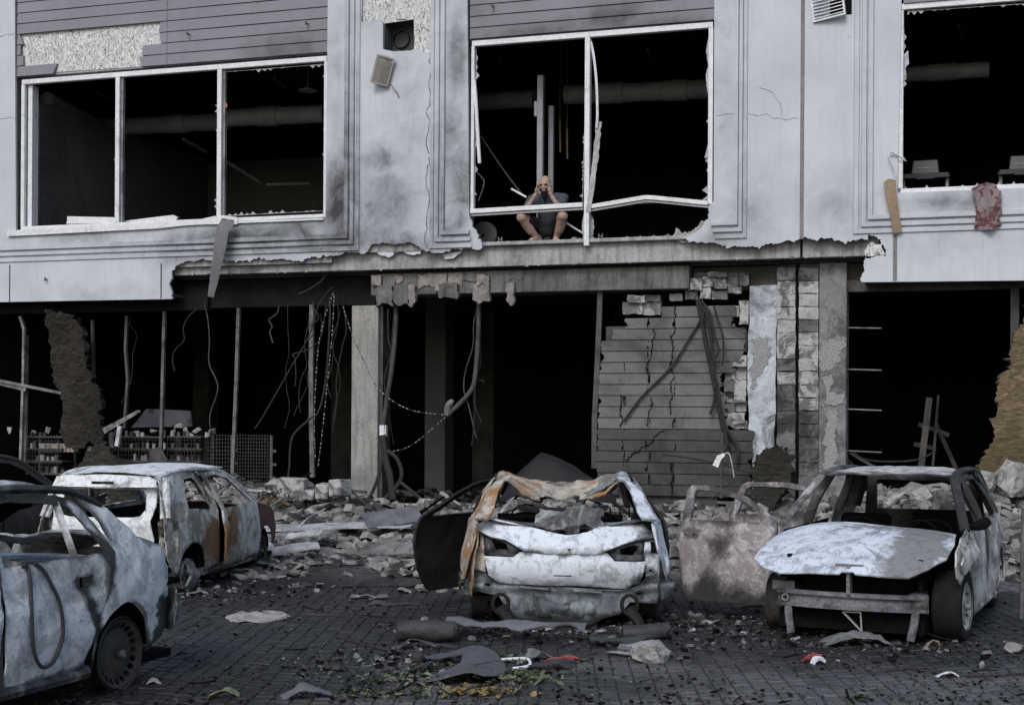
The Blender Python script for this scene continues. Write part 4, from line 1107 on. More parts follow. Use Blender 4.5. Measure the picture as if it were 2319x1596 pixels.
panel('roof', sed, [(.35, -.60), (.35, .60), (-.3, .615), (-.85, .60), (-1.0, .56), (-1.05, 0), (-1.0, -.56), (-.85, -.6), (-.3, -.615)], lambda x, y: (x, y, roofz(x, y, 1.455)), MSd, [], .08, .012, .02, 3, 4, False, lambda p: (0, .12 + .2 * math.sin(p[0] * 4), .1))
# sagging headliner remains seen through the rear window
panel('headliner', sed, [(.3, -.5), (.3, .55), (-.6, .58), (-.95, .5), (-.95, -.5)], lambda x, y: (x, y, 1.40 - .30 * math.exp(-((x + .05) / .5) ** 2 - ((y - .2) / .5) ** 2)), DARK, [], .1, .01, .03, 3, 4)
panel('boot_lid', sed, [(-1.52, -.66), (-2.02, -.62), (-2.06, 0), (-2.02, .62), (-1.52, .66), (-1.48, 0)], lambda x, y: (x, y, 1.085 - .24 * (-1.5 - x) - .03 * (y / .6) ** 2 + .03 * math.sin(y * 6)), MS, [], .06, .012, .035, 4, 3)
panel('rear_panel', sed, [(-.7, .3), (.7, .3), (.74, .8), (.68, .94), (-.68, .94), (-.74, .8)], lambda y, z: (-2.0 - .05 * (1 - (y / .7) ** 2) + .06 * (z - .6), y, z), MS, [], .07, .012, .03, 3, 5, True)
panel('rear_bumper_remnant', sed, [(.50, .30), (.82, .34), (.84, .62), (.74, .66), (.52, .58)], lambda y, z: (-2.12 + .16 * max(0, (y - .6) / .25) ** 2, y, z), MSd, [], .05, .012, .04, 5, 6, True)
panel('hood', sed, [(1.05, -.68), (1.95, -.62), (2.08, 0), (1.95, .62), (1.05, .68)], lambda x, y: (x, y, .98 - .14 * max(0, x - 1.05) - .04 * (y / .6) ** 2), MS, [], .1, .012, .03, 3, 5)
panel('front_panel', sed, [(-.7, .25), (.7, .25), (.68, .8), (-.68, .8)], lambda y, z: (2.1 - .12 * (y / .7) ** 2, y, z), MSd, [], .12, .012, .03, 3, 5)
panel('parcel_shelf', sed, [(-1.5, -.6), (-1.0, -.62), (-1.0, .62), (-1.5, .6)], lambda x, y: (x, y, .93), MS, [], .12, .01, .02, 3, 5)
floor_and_guts(sed, 1.74, .96, DARK, -2.0, 1.9); backing(sed, hwS, -.88, .98, .93)
MWd = plain('burnt_wheel', (.035, .034, .033), .7, .4, .5, 9, bmp=.3, grime=(.10, .075, .05), ga=(.55, .75))
for sx, sg in ((-1.3, 1), (-1.3, -1), (1.3, 1), (1.3, -1)): wheel(sed, sx, .80, .262, .262, sg, MWd, None, 20)
# arch liners so the wheels sit in dark wells
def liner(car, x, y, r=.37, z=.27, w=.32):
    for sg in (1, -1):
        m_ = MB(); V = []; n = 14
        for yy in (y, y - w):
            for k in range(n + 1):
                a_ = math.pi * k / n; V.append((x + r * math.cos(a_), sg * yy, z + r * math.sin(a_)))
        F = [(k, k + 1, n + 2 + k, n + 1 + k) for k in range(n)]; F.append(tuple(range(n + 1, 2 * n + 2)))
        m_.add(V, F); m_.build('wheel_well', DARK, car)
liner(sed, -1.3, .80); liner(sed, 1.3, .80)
# rubber door seal looped out of the rear window
fn = side_fn(hwS, 1, .025)
sealp = mapped([(-.22, .985), (-.26, 1.0), (-.26, .9), (-.24, .7), (-.26, .45), (-.34, .33), (-.46, .35), (-.55, .5), (-.53, .7), (-.46, .85), (-.40, .95), (-.34, 1.0)], fn)
m_ = MB(); m_.tube(spline(sealp, 6), .013, 8); seal = m_.build('door_seal', M['tarp'], None, True)
seal.location = sed.location; seal.rotation_euler = sed.rotation_euler
tag(seal, 'charred rubber door seal hanging in a loop from the rear window of the ash-white sedan', 'rubber seal')

# ================================================================= hatchback, seen from behind
MH = burnt_mat('hatch_ash', (.64, .67, .71), (.36, .37, .38), seed=4.1, bare=.42, sootlev=.70, rustlev=.84)
MHq = burnt_mat('hatch_side', (.56, .58, .58), (.24, .235, .205), rust=(.19, .095, .035), seed=5.4, bare=.54, sootlev=.66, rustlev=.64, scale=1.2, drip=.7)
MHf = plain('maroon_fender', (.12, .065, .065), .7, .3, .35, 5, bmp=.3, grime=(.04, .03, .03))
hh = math.atan2(.38, 2.55)
hat = thing('burnt_hatchback', 'white and rusty burnt hatchback with missing tail lamps and an ajar door', 'car', (-4.2, 17.3, 0), math.pi / 2 - hh); hat.scale = (1, 1, .89)
hwH = halfwidth(1.66, .98, .36, .12)
arcH = arc(-1.275, .27, .35, -12, 188, 12)
quarterH = arcH + [(-1.75, .28), (-1.86, .45), (-1.9, .7), (-1.88, .95), (-1.8, 1.2), (-1.72, 1.42), (-1.3, 1.49), (-.9, 1.505), (-.76, 1.47), (-.62, 1.2), (-.47, .96), (-.45, .2)]
qwinH = [(-1.28, 1.04), (-1.22, 1.22), (-1.1, 1.40), (-.84, 1.42), (-.72, 1.22), (-.58, 1.02), (-.62, .99)]
doorH = [(-.43, .2), (-.45, .96), (-.6, 1.2), (-.72, 1.47), (-.3, 1.48), (.2, 1.42), (.98, .98), (1.02, .6), (.98, .22)]
dwinH = [(-.36, .99), (-.50, 1.2), (-.62, 1.42), (-.3, 1.43), (.15, 1.36), (.82, 1.0)]
fendH = [(1.02, .6), (1.0, .98), (1.5, .9), (1.8, .78), (1.92, .6), (1.88, .4)] + arc(1.275, .27, .35, 8, 172, 12) + [(1.0, .3)]
def paintH(p):
    x, y, z = p; ru = 0; so = 0
    ru = max(.70 * math.exp(-((x + .62) / .40) ** 2 - ((z - .55) / .28) ** 2), .62 * math.exp(-((x + .15) / .22) ** 2 - ((z - .72) / .26) ** 2), .3 * math.exp(-((x - .3) / .6) ** 2 - ((z - .25) / .1) ** 2))
    so = .3 * math.exp(-((z - .2) / .07) ** 2)
    return (ru, so, .4 if x > .2 or z > 1.15 else 0)
side_panels(hat, hwH, [('quarter_panel', quarterH, [qwinH]), ('front_fender', fendH, [])], {'quarter_panel': MHq, 'front_fender': MHf}, paint=paintH, dent=.02, seed=4, res=.055)
for sg in (1, -1):
    Md = Matrix.Translation((.98, sg * hwH(.98, .6), 0)) @ Matrix.Rotation(-R(3.2) * sg * (1 if sg < 0 else .1), 4, 'Z') @ Matrix.Translation((-.98, -sg * hwH(.98, .6), 0))
    f0 = side_fn(hwH, sg)
    o = panel('door', hat, doorH, lambda x, z, Md=Md, f0=f0: Md @ Vector(f0(x, z)), MHq, [dwinH, [(-.34, .80), (-.22, .80), (-.22, .86), (-.34, .86)]], .055, .03, .02, 2.6, 9 + sg, sg > 0, paintH, True, fine=.3)
    fn = side_fn(hwH, sg, -.02)
    rail(hat, 'roof_rail', mapped([(1.0, .98), (.55, 1.27), (.2, 1.44), (-.3, 1.5), (-.9, 1.52), (-1.4, 1.50), (-1.7, 1.43)], fn), .045, MH, .7)
    rail(hat, 'centre_pillar', mapped([(-.44, .2), (-.46, .96), (-.6, 1.2), (-.72, 1.47)], side_fn(hwH, sg, -.035)), .05, MHq, .6)
    rail(hat, 'sill', mapped([(-.9, .2), (.92, .2)], side_fn(hwH, sg, -.05)), .07, MHq, .8)
def hatx(y, z): return -1.93 + (max(0, z - .92) * .33) + .10 * (y / .7) ** 2
def hroof(x, y): return 1.515 + .05 * (1 - (y / .6) ** 2) - .06 * max(0, -x - .9) ** 2 * 1.6 - .10 * max(0, x - .0) ** 2
panel('roof', hat, [(.3, -.58), (.3, .58), (-.5, .60), (-1.5, .57), (-1.62, .5), (-1.66, 0), (-1.62, -.5), (-1.5, -.57), (-.5, -.6)], lambda x, y: (x, y, hroof(x, y)), MH, [], .09, .012, .02, 2.4, 4, False, lambda p: (0, 0, .5))
panel('roof_spoiler', hat, [(-.60, 1.335), (.60, 1.335), (.585, 1.42), (.5, 1.47), (0, 1.49), (-.5, 1.47), (-.585, 1.42)], lambda y, z: (hatx(y, z) - .10 + .10 * (z - 1.33), y, z), MH, [[(-.13, 1.37), (.13, 1.37), (.13, 1.405), (-.13, 1.405)]], .07, .02, .008, 3, 3, True, lambda p: (0, 0, .4))
hwin = [(-.44, .98), (-.36, .965), (.36, .965), (.44, .98), (.49, 1.06), (.47, 1.24), (.42, 1.30), (0, 1.315), (-.42, 1.30), (-.47, 1.24), (-.49, 1.06)]
panel('tailgate', hat, [(-.58, .45), (.58, .45), (.60, .70), (.56, .92), (.59, 1.1), (.58, 1.325), (-.58, 1.325), (-.59, 1.1), (-.56, .92), (-.60, .70)], lambda y, z: (hatx(y, z) - (.02 if z < .93 else 0), y, z), MH, [hwin], .055, .02, .018, 3, 6, True, lambda p: (0, 0, .45))
for sg in (1, -1):
    lampo = [(.57, .33), (.74, .36), (.80, .55), (.80, .92), (.66, .95), (.60, .90), (.62, .68), (.59, .45)]
    lh = [[(.64, .72), (.75, .70), (.76, .80), (.66, .83)], [(.66, .60), (.72, .59), (.73, .66), (.67, .67)], [(.68, .36), (.74, .37), (.75, .50), (.68, .50)]]
    f_ = lambda p: [(sg * a_, b_) for a_, b_ in p]
    panel('tail_lamp_recess', hat, f_(lampo), lambda y, z: (hatx(y, z) + .07 + .22 * max(0, abs(y) - .6) , y, z), MHq, [f_(h) for h in lh], .045, .012, .015, 5, 6 + sg, sg > 0)
    rail(hat, 'rear_pillar', [(hatx(.62, .95) + .03, sg * .70, .95), (hatx(.6, 1.2) + .05, sg * .655, 1.2), (hatx(.6, 1.42) + .08, sg * .60, 1.43)], .06, MH, .7)
panel('rear_panel', hat, [(-.6, .2), (.6, .2), (.62, .45), (-.62, .45)], lambda y, z: (hatx(y, z) + .05, y, z), MHq, [], .08, .012, .02, 3, 6, True)
panel('hood', hat, [(1.0, -.66), (1.6, -.62), (1.88, 0), (1.6, .62), (1.0, .66)], lambda x, y: (x, y, .98 - .22 * (x - 1.0) - .05 * (y / .6) ** 2), MHf, [], .1, .012, .05, 3, 5)
floor_and_guts(hat, 1.66, .98, DARK, -1.8, 1.8); backing(hat, hwH, -.85, .98, .93)
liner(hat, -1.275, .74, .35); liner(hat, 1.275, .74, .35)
for sx, sg in ((-1.275, 1), (-1.275, -1), (1.275, 1), (1.275, -1)): wheel(hat, sx, .74, .25 if sx > 0 else .2, .25 if sx > 0 else .2, sg, MWd if sx > 0 else MH, None, 12)
# melted alloy sagging from the rear wheel
rr = random.Random(8); P = [(-1.42, .1), (-1.36, .38), (-1.3, .42), (-1.22, .36), (-1.14, .40), (-1.1, .25), (-1.16, .12), (-1.05, .03), (-1.2, .012), (-1.38, .015)]
panel('melted_rim', hat, jag(P + [P[0]], .012, .05, 4)[:-1], lambda x, z: (x, -.78 - .05 * math.sin(z * 9), z), M['steel_pale'], [], .04, .03, .03, 6, 3)

# ================================================================= dark car behind it
MK = burnt_mat('dark_car', (.20, .21, .22), (.085, .085, .088), seed=7.7, bare=.62, sootlev=.52, rustlev=.8)
dk = thing('burnt_coupe', 'soot-black burnt car with a round roofline beyond the ash-white sedan', 'car', (-6.85, 17.2, .02), math.pi / 2 - R(24))
specK = [('quarter_panel', quarterS, []), ('rear_door', rdoorS, [rwinS]), ('front_door', fdoorS, [fwinS]), ('front_fender', fendS, [])]
side_panels(dk, hwS, specK, {'*': MK}, dent=.025, seed=11, res=.09)
for sg in (1, -1):
    fn = side_fn(hwS, sg, -.015)
    rail(dk, 'roof_rail', mapped([(1.05, .99), (.6, 1.32), (.3, 1.43), (-.3, 1.475), (-.75, 1.455), (-1.02, 1.42), (-1.25, 1.32)], fn), .045, MK, .7)
    rail(dk, 'centre_pillar', mapped([(0, .2), (0, .96), (-.03, 1.44)], side_fn(hwS, sg, -.03)), .05, MK, .6)
panel('roof', dk, [(.35, -.60), (.35, .60), (-.3, .615), (-.85, .60), (-1.0, .56), (-1.05, 0), (-1.0, -.56), (-.85, -.6), (-.3, -.615)], lambda x, y: (x, y, roofz(x, y, 1.455)), MK, [], .09, .012, .02, 3, 4)
panel('boot_lid', dk, [(-1.52, -.66), (-2.02, -.62), (-2.06, 0), (-2.02, .62), (-1.52, .66), (-1.48, 0)], lambda x, y: (x, y, 1.13 - .12 * (-1.5 - x)), MK, [], .09, .012, .03, 4, 3)
panel('rear_panel', dk, [(-.7, .3), (.7, .3), (.74, .8), (.68, 1.03), (-.68, 1.03), (-.74, .8)], lambda y, z: (-2.06 - .05 * (1 - (y / .7) ** 2), y, z), MK, [], .1, .012, .03, 3, 5, True)
panel('hood', dk, [(1.05, -.68), (1.95, -.62), (2.08, 0), (1.95, .62), (1.05, .68)], lambda x, y: (x, y, .98 - .14 * max(0, x - 1.05)), MK, [], .12, .012, .03, 3, 5)
floor_and_guts(dk, 1.74, .96, DARK, -2.0, 1.9)
for sx, sg in ((-1.3, 1), (-1.3, -1), (1.3, 1), (1.3, -1)): wheel(dk, sx, .80, .262, .262, sg, MWd, None, 10)

# ================================================================= liftback in the middle, rear towards the camera
MCw = burnt_mat('liftback_ash', (.60, .655, .73), (.30, .325, .355), seed=9.2, bare=.46, sootlev=.68, rustlev=.86)
MCg = burnt_mat('liftback_tail', (.30, .335, .385), (.13, .145, .165), seed=10.6, bare=.54, sootlev=.60, rustlev=.86)
MCr = burnt_mat('liftback_rust', (.46, .43, .38), (.24, .20, .15), rust=(.30, .14, .045), seed=11.9, bare=.50, sootlev=.70, rustlev=.70, scale=1.5)
MCk = burnt_mat('liftback_soot', (.035, .035, .038), (.014, .014, .015), soot=(.007, .007, .008), seed=12.4, bare=.7, sootlev=.45, rustlev=.95)
lif = thing('burnt_liftback', 'burnt pale liftback with caved-in rusty roof and open black doors, tail towards the paving', 'car', (.54, 15.22, 0), math.pi / 2 - R(1.0)); lif.scale = (1, 1.05, 1)
XR = -2.08                      # rear face
hwL = halfwidth(1.84, .99, .56, .10)
arcL = arc(-1.36, .27, .36, -12, 188, 12)
quarterL = arcL + [(-1.8, .22), (-2.0, .30), (-2.06, .5), (-2.06, .78), (-2.02, .98), (-1.82, 1.05), (-1.5, 1.18), (-1.15, 1.33), (-.9, 1.37), (-.86, 1.31), (-1.1, 1.22), (-1.3, 1.05), (-1.16, .86), (-1.02, .66), (-.94, .45), (-.86, .2)]
fendL = [(1.02, .6), (1.0, .96), (1.5, .92), (1.9, .8), (2.06, .6), (2.06, .35), (1.85, .25)] + arc(1.36, .27, .36, 8, 172, 12) + [(.96, .25)]
def paintL(p):
    x, y, z = p
    if y > 0: return (.36 + .40 * nz(p, 2.2, 5), .0, .1)
    return (.0, .1 if z > .4 else .4, .35)
side_panels(lif, hwL, [('quarter_panel', quarterL, []), ('front_fender', fendL, [])], {('quarter_panel', 1): MCr, ('quarter_panel', -1): MCw, 'front_fender': MCk}, paint=paintL, dent=.035, seed=21, res=.055)
# peeled lower flaps of both quarters
for sg, mm in ((1, MCr), (-1, MCw)):
    panel('peeled_skin', lif, [(-1.2, .98), (-2.06, .98), (-2.10, .75), (-2.0, .46), (-1.9, .44), (-1.5, .62), (-1.2, .7)], lambda x, z, sg=sg: (x, sg * (hwL(x, z) + .012 + .20 * max(0, .95 - z) ** 1.5), z), mm, [], .06, .012, .02, 4, 31 + sg, sg > 0, paintL)
for sg, mm in ((1, MCr), (-1, MCw)):
    panel('rear_pillar', lif, [(-2.0, 0), (-1.72, .0), (-1.3, .0), (-.9, 0), (-.86, .14), (-1.2, .16), (-1.6, .20), (-1.9, .26), (-2.04, .24)], lambda x, v, sg=sg: (x, sg * (.805 - .2 * (min(-1.0, x) + 2.0) / 1.0 - v * .55 - (.03 if x > -1.2 else 0)), 1.0 + .36 * math.sin(min(1, (x + 2.02) / 1.05) * 1.45) + v * .10), mm, [], .05, .02, .015, 4, 41 + sg, sg < 0, paintL)
    rail(lif, 'roof_rail', [(-1.0, sg * .60, 1.345), (-.6, sg * .60, 1.38), (-.1, sg * .605, 1.37), (.3, sg * .62, 1.30), (1.0, sg * .74, .97)], .045, mm if sg < 0 else MCr, .7)
    rail(lif, 'centre_pillar', [(-.15, sg * .86, .2), (-.15, sg * .86, .95), (-.2, sg * .63, 1.36)], .05, MCk, .6)
    rail(lif, 'sill', [(-.95, sg * .84, .2), (.95, sg * .84, .2)], .07, MCk, .8)
# caved-in roof: rusty flanks falling to a low middle
def caved(x, y):
    a_ = abs(y) / .6; rear = max(0, min(1, (-x + .1) / 1.15)); return (x, y, 1.37 - (.12 + .24 * rear ** 1.3) * (1 - min(1, a_) ** 1.25))
panel('roof', lif, jag([(-.98, -.585), (-1.06, -.44), (-1.0, -.27), (-.62, -.17), (-.55, .06), (-.66, .18), (-1.02, .24), (-1.08, .40), (-.98, .585)], .010, .06, 2) + [(.2, .6), (.25, 0), (.2, -.6)], caved, MCr, [], .045, .01, .035, 7, 51, False, lambda p: (.42 * min(1, abs(p[1]) / .35) + .2 * nz(p, 4, 2) if abs(p[1]) > .10 else -.2, .25 if abs(p[1]) < .15 else 0, .2))
panel('rear_crossmember', lif, [(-1.1, -.42), (-1.28, -.40), (-1.32, 0), (-1.28, .42), (-1.12, .44), (-1.1, 0)], lambda x, y: (x, y, 1.07 + .03 * (y / .4) ** 2 - .15 * (-1.1 - x)), MCk, [], .07, .02, .01, 3, 5)
panel('windscreen_header', lif, [(.2, -.6), (.32, -.6), (.36, 0), (.32, .6), (.2, .6)], lambda x, y: (x, y, 1.27 - .05 * math.cos(y * 3)), MCk, [], .09, .02, .01, 3, 5)
M['glassbits'] = plain('crazed_glass', (.22, .26, .26), .35, .5, .5, 30, bmp=.6)
panel('crazed_glass', lif, jag([(-.95, -.40), (-.9, -.22), (-.7, -.20), (-.65, -.42), (-.95, -.40)], .02, .06, 4)[:-1], lambda x, y: (x, y, caved(x, y)[2] + .035), M['glassbits'], [], .06, .012, .01, 5, 6)
# tail: boot lid, lamp recesses, rear panel (outlines measured off the photograph, in metres across and up)
def ZT(pts): return [((950 - x) * .00153, 1.727 - .00153 * y) for x, y in pts]
def tailx(y, z):
    pc = .20 * (abs(y) / .85) ** 2.4
    if z > .735: return XR - .07 + (z - .735) * .95 + pc
    if z > .43: return XR + .0 - .045 * math.sin((.735 - z) / .305 * math.pi) + pc
    return XR + .02 + .22 * (.43 - z) + pc
def shift(off): return lambda y, z: (tailx(y, z) + off, y, z)
def paintlid(p):
    x, y, z = p
    return (0, max(.30 * math.exp(-((y) / .10) ** 2 - ((z - .68) / .09) ** 2), .35 * math.exp(-((y + .72) / .12) ** 2 - ((z - .90) / .1) ** 2), .3 * math.exp(-((y + .62) / .06) ** 2 - ((z - .48) / .1) ** 2), .25 * math.exp(-((z - .735) / .02) ** 2)), .45)
panel('boot_lid', lif, ZT([(415, 535), (505, 470), (620, 490), (750, 518), (900, 553), (960, 560), (1080, 545), (1150, 512), (1290, 505), (1405, 497), (1480, 578), (1360, 592), (1290, 610), (1195, 645), (1130, 660), (950, 665), (760, 650), (690, 640), (600, 592), (520, 580)])[::-1], shift(-.03), MCw, [], .04, .02, .012, 3, 61, False, paintlid)
panel('boot_lid_lower', lif, ZT([(480, 690), (650, 692), (690, 662), (760, 657), (950, 672), (1130, 667), (1190, 662), (1230, 710), (1410, 718), (1395, 790), (1370, 850), (1300, 878), (1100, 858), (800, 850), (570, 848), (510, 800)])[::-1], shift(-.01), MCw, [ZT([(885, 790), (985, 790), (985, 800), (885, 800)])], .04, .02, .016, 3, 60, False, paintlid)
panel('badge_mark', lif, [(.045 * math.cos(a_), .70 + .5 * 0 + .045 * math.sin(a_) + .075) for a_ in [k * math.pi / 8 for k in range(16)]], lambda y, z: (tailx(y, z) - .036, y, z), MCg, [], .03, .004, 0, 1, 1, True)
for (lo, lh_) in (([(475, 585), (520, 582), (600, 596), (690, 644), (682, 668), (650, 690), (560, 688), (475, 685)], [(522, 592), (608, 616), (626, 650), (545, 652)]), ([(1195, 648), (1290, 613), (1400, 592), (1415, 715), (1232, 706), (1190, 668)], [(1260, 640), (1345, 618), (1376, 626), (1345, 682), (1270, 676)])):
    panel('tail_lamp_recess', lif, ZT(lo)[::-1], shift(.035), MCg, [ZT(lh_)], .03, .012, .004, 5, 63, False, lambda p: (0, .12, .3))
panel('tail_lamp_socket', lif, ZT([(365, 660), (420, 545), (470, 560), (480, 690), (490, 785), (380, 770)])[::-1], shift(.03), MCr, [ZT([(422, 570), (456, 570), (456, 636), (415, 636)])], .035, .012, .012, 5, 64, False, lambda p: (.25, 0, .3))
panel('tail_lamp_socket', lif, ZT([(1415, 600), (1490, 588), (1520, 640), (1560, 720), (1556, 805), (1420, 812), (1402, 720)])[::-1], shift(.03), MCw, [ZT([(1448, 600), (1476, 600), (1486, 672), (1452, 668)]), ZT([(1440, 765), (1458, 765), (1458, 782), (1440, 782)])], .035, .012, .012, 5, 65, False, lambda p: (0, .05, .4))
def relief(y, z):
    d = 0
    for (a_, b_, c_, e) in ((.27, .36, .14, .27), (.12, .22, .12, .24), (-.02, .10, .16, .28), (-.16, -.05, .11, .22), (-.27, -.18, .14, .24), (.40, .47, .2, .28)):
        if a_ < y < b_ and c_ < z < e: d = .045
    return d
panel('rear_panel', lif, ZT([(325, 800), (380, 778), (490, 792), (570, 858), (800, 862), (1300, 890), (1378, 858), (1424, 818), (1556, 810), (1600, 850), (1596, 900), (1520, 990), (1430, 978), (1330, 968), (1282, 1040), (1180, 1062), (1085, 1118), (680, 1105), (632, 1058), (565, 935), (450, 915), (330, 945)])[::-1],
      lambda y, z: (tailx(y, z) + .02 - relief(y, z) - (.03 if .36 < z < .40 else 0), y, z), MCg, [ZT(q) for q in ([(690, 868), (860, 880), (860, 888), (690, 876)], [(1000, 888), (1180, 896), (1180, 904), (1000, 896)], [(485, 860), (518, 862), (518, 876), (485, 874)], [(1368, 908), (1402, 908), (1402, 924), (1368, 924)], [(340, 870), (360, 870), (355, 920), (338, 915)])], .026, .012, .008, 5, 67, False,
      lambda p: (.45 * math.exp(-((p[1] - .88) / .10) ** 2), .5 * max(0, .25 - p[2]) / .25 + .25 * math.exp(-((p[1] - .25) / .1) ** 2 - ((p[2] - .28) / .05) ** 2), .55 * min(1, max(0, (abs(p[1]) - .45) / .2)) + .1))
for zx_, zy_ in ((690, 872), (1000, 892)):
    (y0, z0_), (y1, z1_) = ZT([(zx_, zy_), (zx_ + 165, zy_ + 10)]); m_ = MB(); m_.bar((tailx(y0, z0_) - .02, y0, z0_), (tailx(y1, z1_) - .02, y1, z1_), .02, .014); m_.build('bumper_clip', M['steel_pale'], lif)
for sg in (1, -1):
    m_ = MB(); c_ = Vector((tailx(.77, .43) - .0, sg * .80, .40))
    for r_ in (.05, .085): m_.tube([c_ + Vector((-.0, r_ * math.cos(a_), r_ * math.sin(a_))) for a_ in [R(50 + 16 * i) if sg < 0 else R(14 + 16 * i) for i in range(7)]], .008, 6)
    m_.build('pressed_rib', MCw, lif, True)
panel('boot_top', lif, [(XR + .16, -.70), (XR + .10, -.3), (XR + .08, 0), (XR + .10, .3), (XR + .16, .70), (XR + .45, .66), (XR + .45, -.66)], lambda x, y: (x, y, 1.0 - .06 * (1 - (y / .68) ** 2) + .02 * (x - XR)), MCg, [], .06, .012, .012, 3, 62, False, lambda p: (0, .15, .2))
# exhaust hangers and burnt stubs under the corners
rr = random.Random(2)
for sg in (1, -1):
    m_ = MB(); c_ = Vector((XR - .02, sg * .57, .24))
    m_.tube([c_ + Vector((0, .07 * math.cos(a_), .09 * math.sin(a_))) for a_ in [i * math.pi / 8 for i in range(17)]], .018, 6)
    m_.tube(spline([c_ + Vector((.05, 0, -.05)), c_ + Vector((-.02, -.08, -.16)), c_ + Vector((-.1, -.1, -.235))], 4), [.07, .06, .055, .05, .05, .045, .04, .04, .035], 8); m_.build('burnt_hanger', MCk, lif, True)
# concrete slab fragment lying on the boot, mounted top-level below; seats, open doors, raised hood
floor_and_guts(lif, 1.6, .98, DARK, -1.75, 1.95)
m_ = MB()
for k in range(3): m_.tube(spline([(-1.12, -.62 + .09 * k, .98), (-1.12, -.62 + .09 * k, 1.08), (-1.13, -.55 + .09 * k, 1.10)], 3), .008, 6)
m_.tube([(-1.12, -.66, 1.03), (-1.12, -.38, 1.03)], .007, 5); m_.build('headrest_frame', DARK, lif, True)
dL = [(0, .2), (0, 1.33), (.2, 1.31), (.55, 1.19), (.88, 1.02), (.95, .94), (1.0, .85), (1.02, .7), (.97, .45), (.85, .25), (.78, .2)]
dLw = [(.06, .97), (.06, 1.275), (.2, 1.255), (.52, 1.14), (.78, 1.01), (.80, .97)]
def hinged(car, x, y, ang, sg, outl, holes, mat, name='door', back=True, thick=.05, seed=0, paint=None, dent=.02):
    """a door hinged at its front edge; u runs back from the hinge"""
    Mh = Matrix.Translation((x, sg * y, 0)) @ Matrix.Rotation(-sg * ang, 4, 'Z')
    fn = lambda u, z: Mh @ Vector((-u, sg * (-.02 - .0 * u - (max(0, z - .95) * .45) + .03 * math.sin(max(0, min(1, (z - .2) / .75)) * 3.1)), z))
    return panel(name, car, outl, fn, mat, holes, .055, .028, dent, 3, seed, sg < 0, paint or (lambda p: (0, 0, 0)), True, fine=.3)
hinged(lif, -.18, .88, R(33), 1, dL, [dLw], MCk, 'rear_door', seed=3)
hinged(lif, -.18, .86, R(7), -1, dL, [dLw], MCk, 'rear_door', seed=4)
hinged(lif, .98, .84, R(0), 1, [(0, .2), (0, .96), (.4, 1.2), (.75, 1.33), (1.08, 1.36), (1.12, .95), (1.1, .2)], [[(.12, .98), (.45, 1.18), (.78, 1.28), (1.02, 1.30), (1.05, .98)]], MCk, 'front_door', seed=5)
hinged(lif, .98, .84, R(1), -1, [(0, .2), (0, .96), (.4, 1.2), (.75, 1.33), (1.08, 1.36), (1.12, .95), (1.1, .2)], [[(.12, .98), (.45, 1.18), (.78, 1.28), (1.02, 1.30), (1.05, .98)]], MCk, 'front_door', seed=6)
# hood folded up in the middle
panel('hood', lif, jag([(1.05, -.62), (1.05, .66), (1.75, .6), (2.0, 0), (1.75, -.6), (1.05, -.62)], .01, .12, 3)[:-1], lambda x, y: (x * .7 + .55, y, .98 + (.56 * max(0, 1 - abs(y - .2) / (.50 if y > .2 else .92)) ** .8) * min(1, max(0, (x - 1.0) / .3)) + .03 * (x - 1.05)), MCk, [], .07, .012, .03, 3, 71, False, lambda p: (.3 * math.exp(-((p[1] - .2) / .1) ** 2), 0, .5 * math.exp(-((p[1] + .3) / .15) ** 2)))
panel('front_panel', lif, [(-.7, .2), (.7, .2), (.68, .75), (-.68, .75)], lambda y, z: (2.0 - .12 * (y / .7) ** 2, y, z), MCk, [], .14, .012, .03, 3, 5)
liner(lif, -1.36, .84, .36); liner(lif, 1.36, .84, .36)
for sx, sg in ((-1.36, 1), (-1.36, -1), (1.36, 1), (1.36, -1)): wheel(lif, sx, .84, .255, .255, sg, MWd, None, 12)

# ================================================================= white car with bleached hood, nose towards the camera
MGh = burnt_mat('golf_hood', (.56, .62, .71), (.20, .20, .21), seed=14.3, bare=.56, sootlev=.78, rustlev=.92, scale=.9, swirl=1.6)
MGs = burnt_mat('golf_side', (.50, .515, .51), (.17, .168, .17), seed=15.8, bare=.52, sootlev=.66, rustlev=.9)
MGd = burnt_mat('golf_door', (.40, .385, .41), (.23, .20, .21), soot=(.03, .029, .031), seed=16.4, bare=.46, sootlev=.62, rustlev=.95, scale=1.5, paintc=(.25, .222, .232), paintlev=.58)
MGk = burnt_mat('golf_soot', (.34, .35, .365), (.12, .12, .123), seed=17.4, bare=.52, sootlev=.54, rustlev=.95)
hg = R(25.5)
fw = Vector((3.98, 12.62)); fwd = Vector((-math.sin(hg), -math.cos(hg))); lft = Vector((math.cos(hg), -math.sin(hg)))
gc = fw - fwd * 1.3 - lft * .82
gol = thing('burnt_white_car', 'burnt car with a white-bleached hood and bare bumper beam, doors hanging open', 'car', (gc.x, gc.y, 0), math.atan2(fwd.y, fwd.x))
hwG = halfwidth(1.84, .95, .47, .10)
quarterG = arc(-1.3, .29, .36, -12, 188, 12) + [(-1.8, .28), (-1.98, .4), (-2.04, .7), (-2.0, .95), (-1.9, 1.1), (-1.7, 1.36), (-1.3, 1.43), (-1.1, 1.44), (-1.06, 1.38), (-1.25, 1.3), (-1.36, 1.0), (-1.18, .8), (-1.02, .62), (-.92, .44)]
rdoorG = [(-.06, .2), (-.08, 1.43), (-.4, 1.44), (-1.04, 1.41), (-1.22, 1.30), (-1.34, 1.0), (-1.16, .8), (-1.0, .62), (-.90, .42), (-.82, .2)]
rwG = [(-.13, .98), (-.14, 1.37), (-.5, 1.39), (-1.0, 1.36), (-1.12, 1.28), (-1.24, 1.0)]
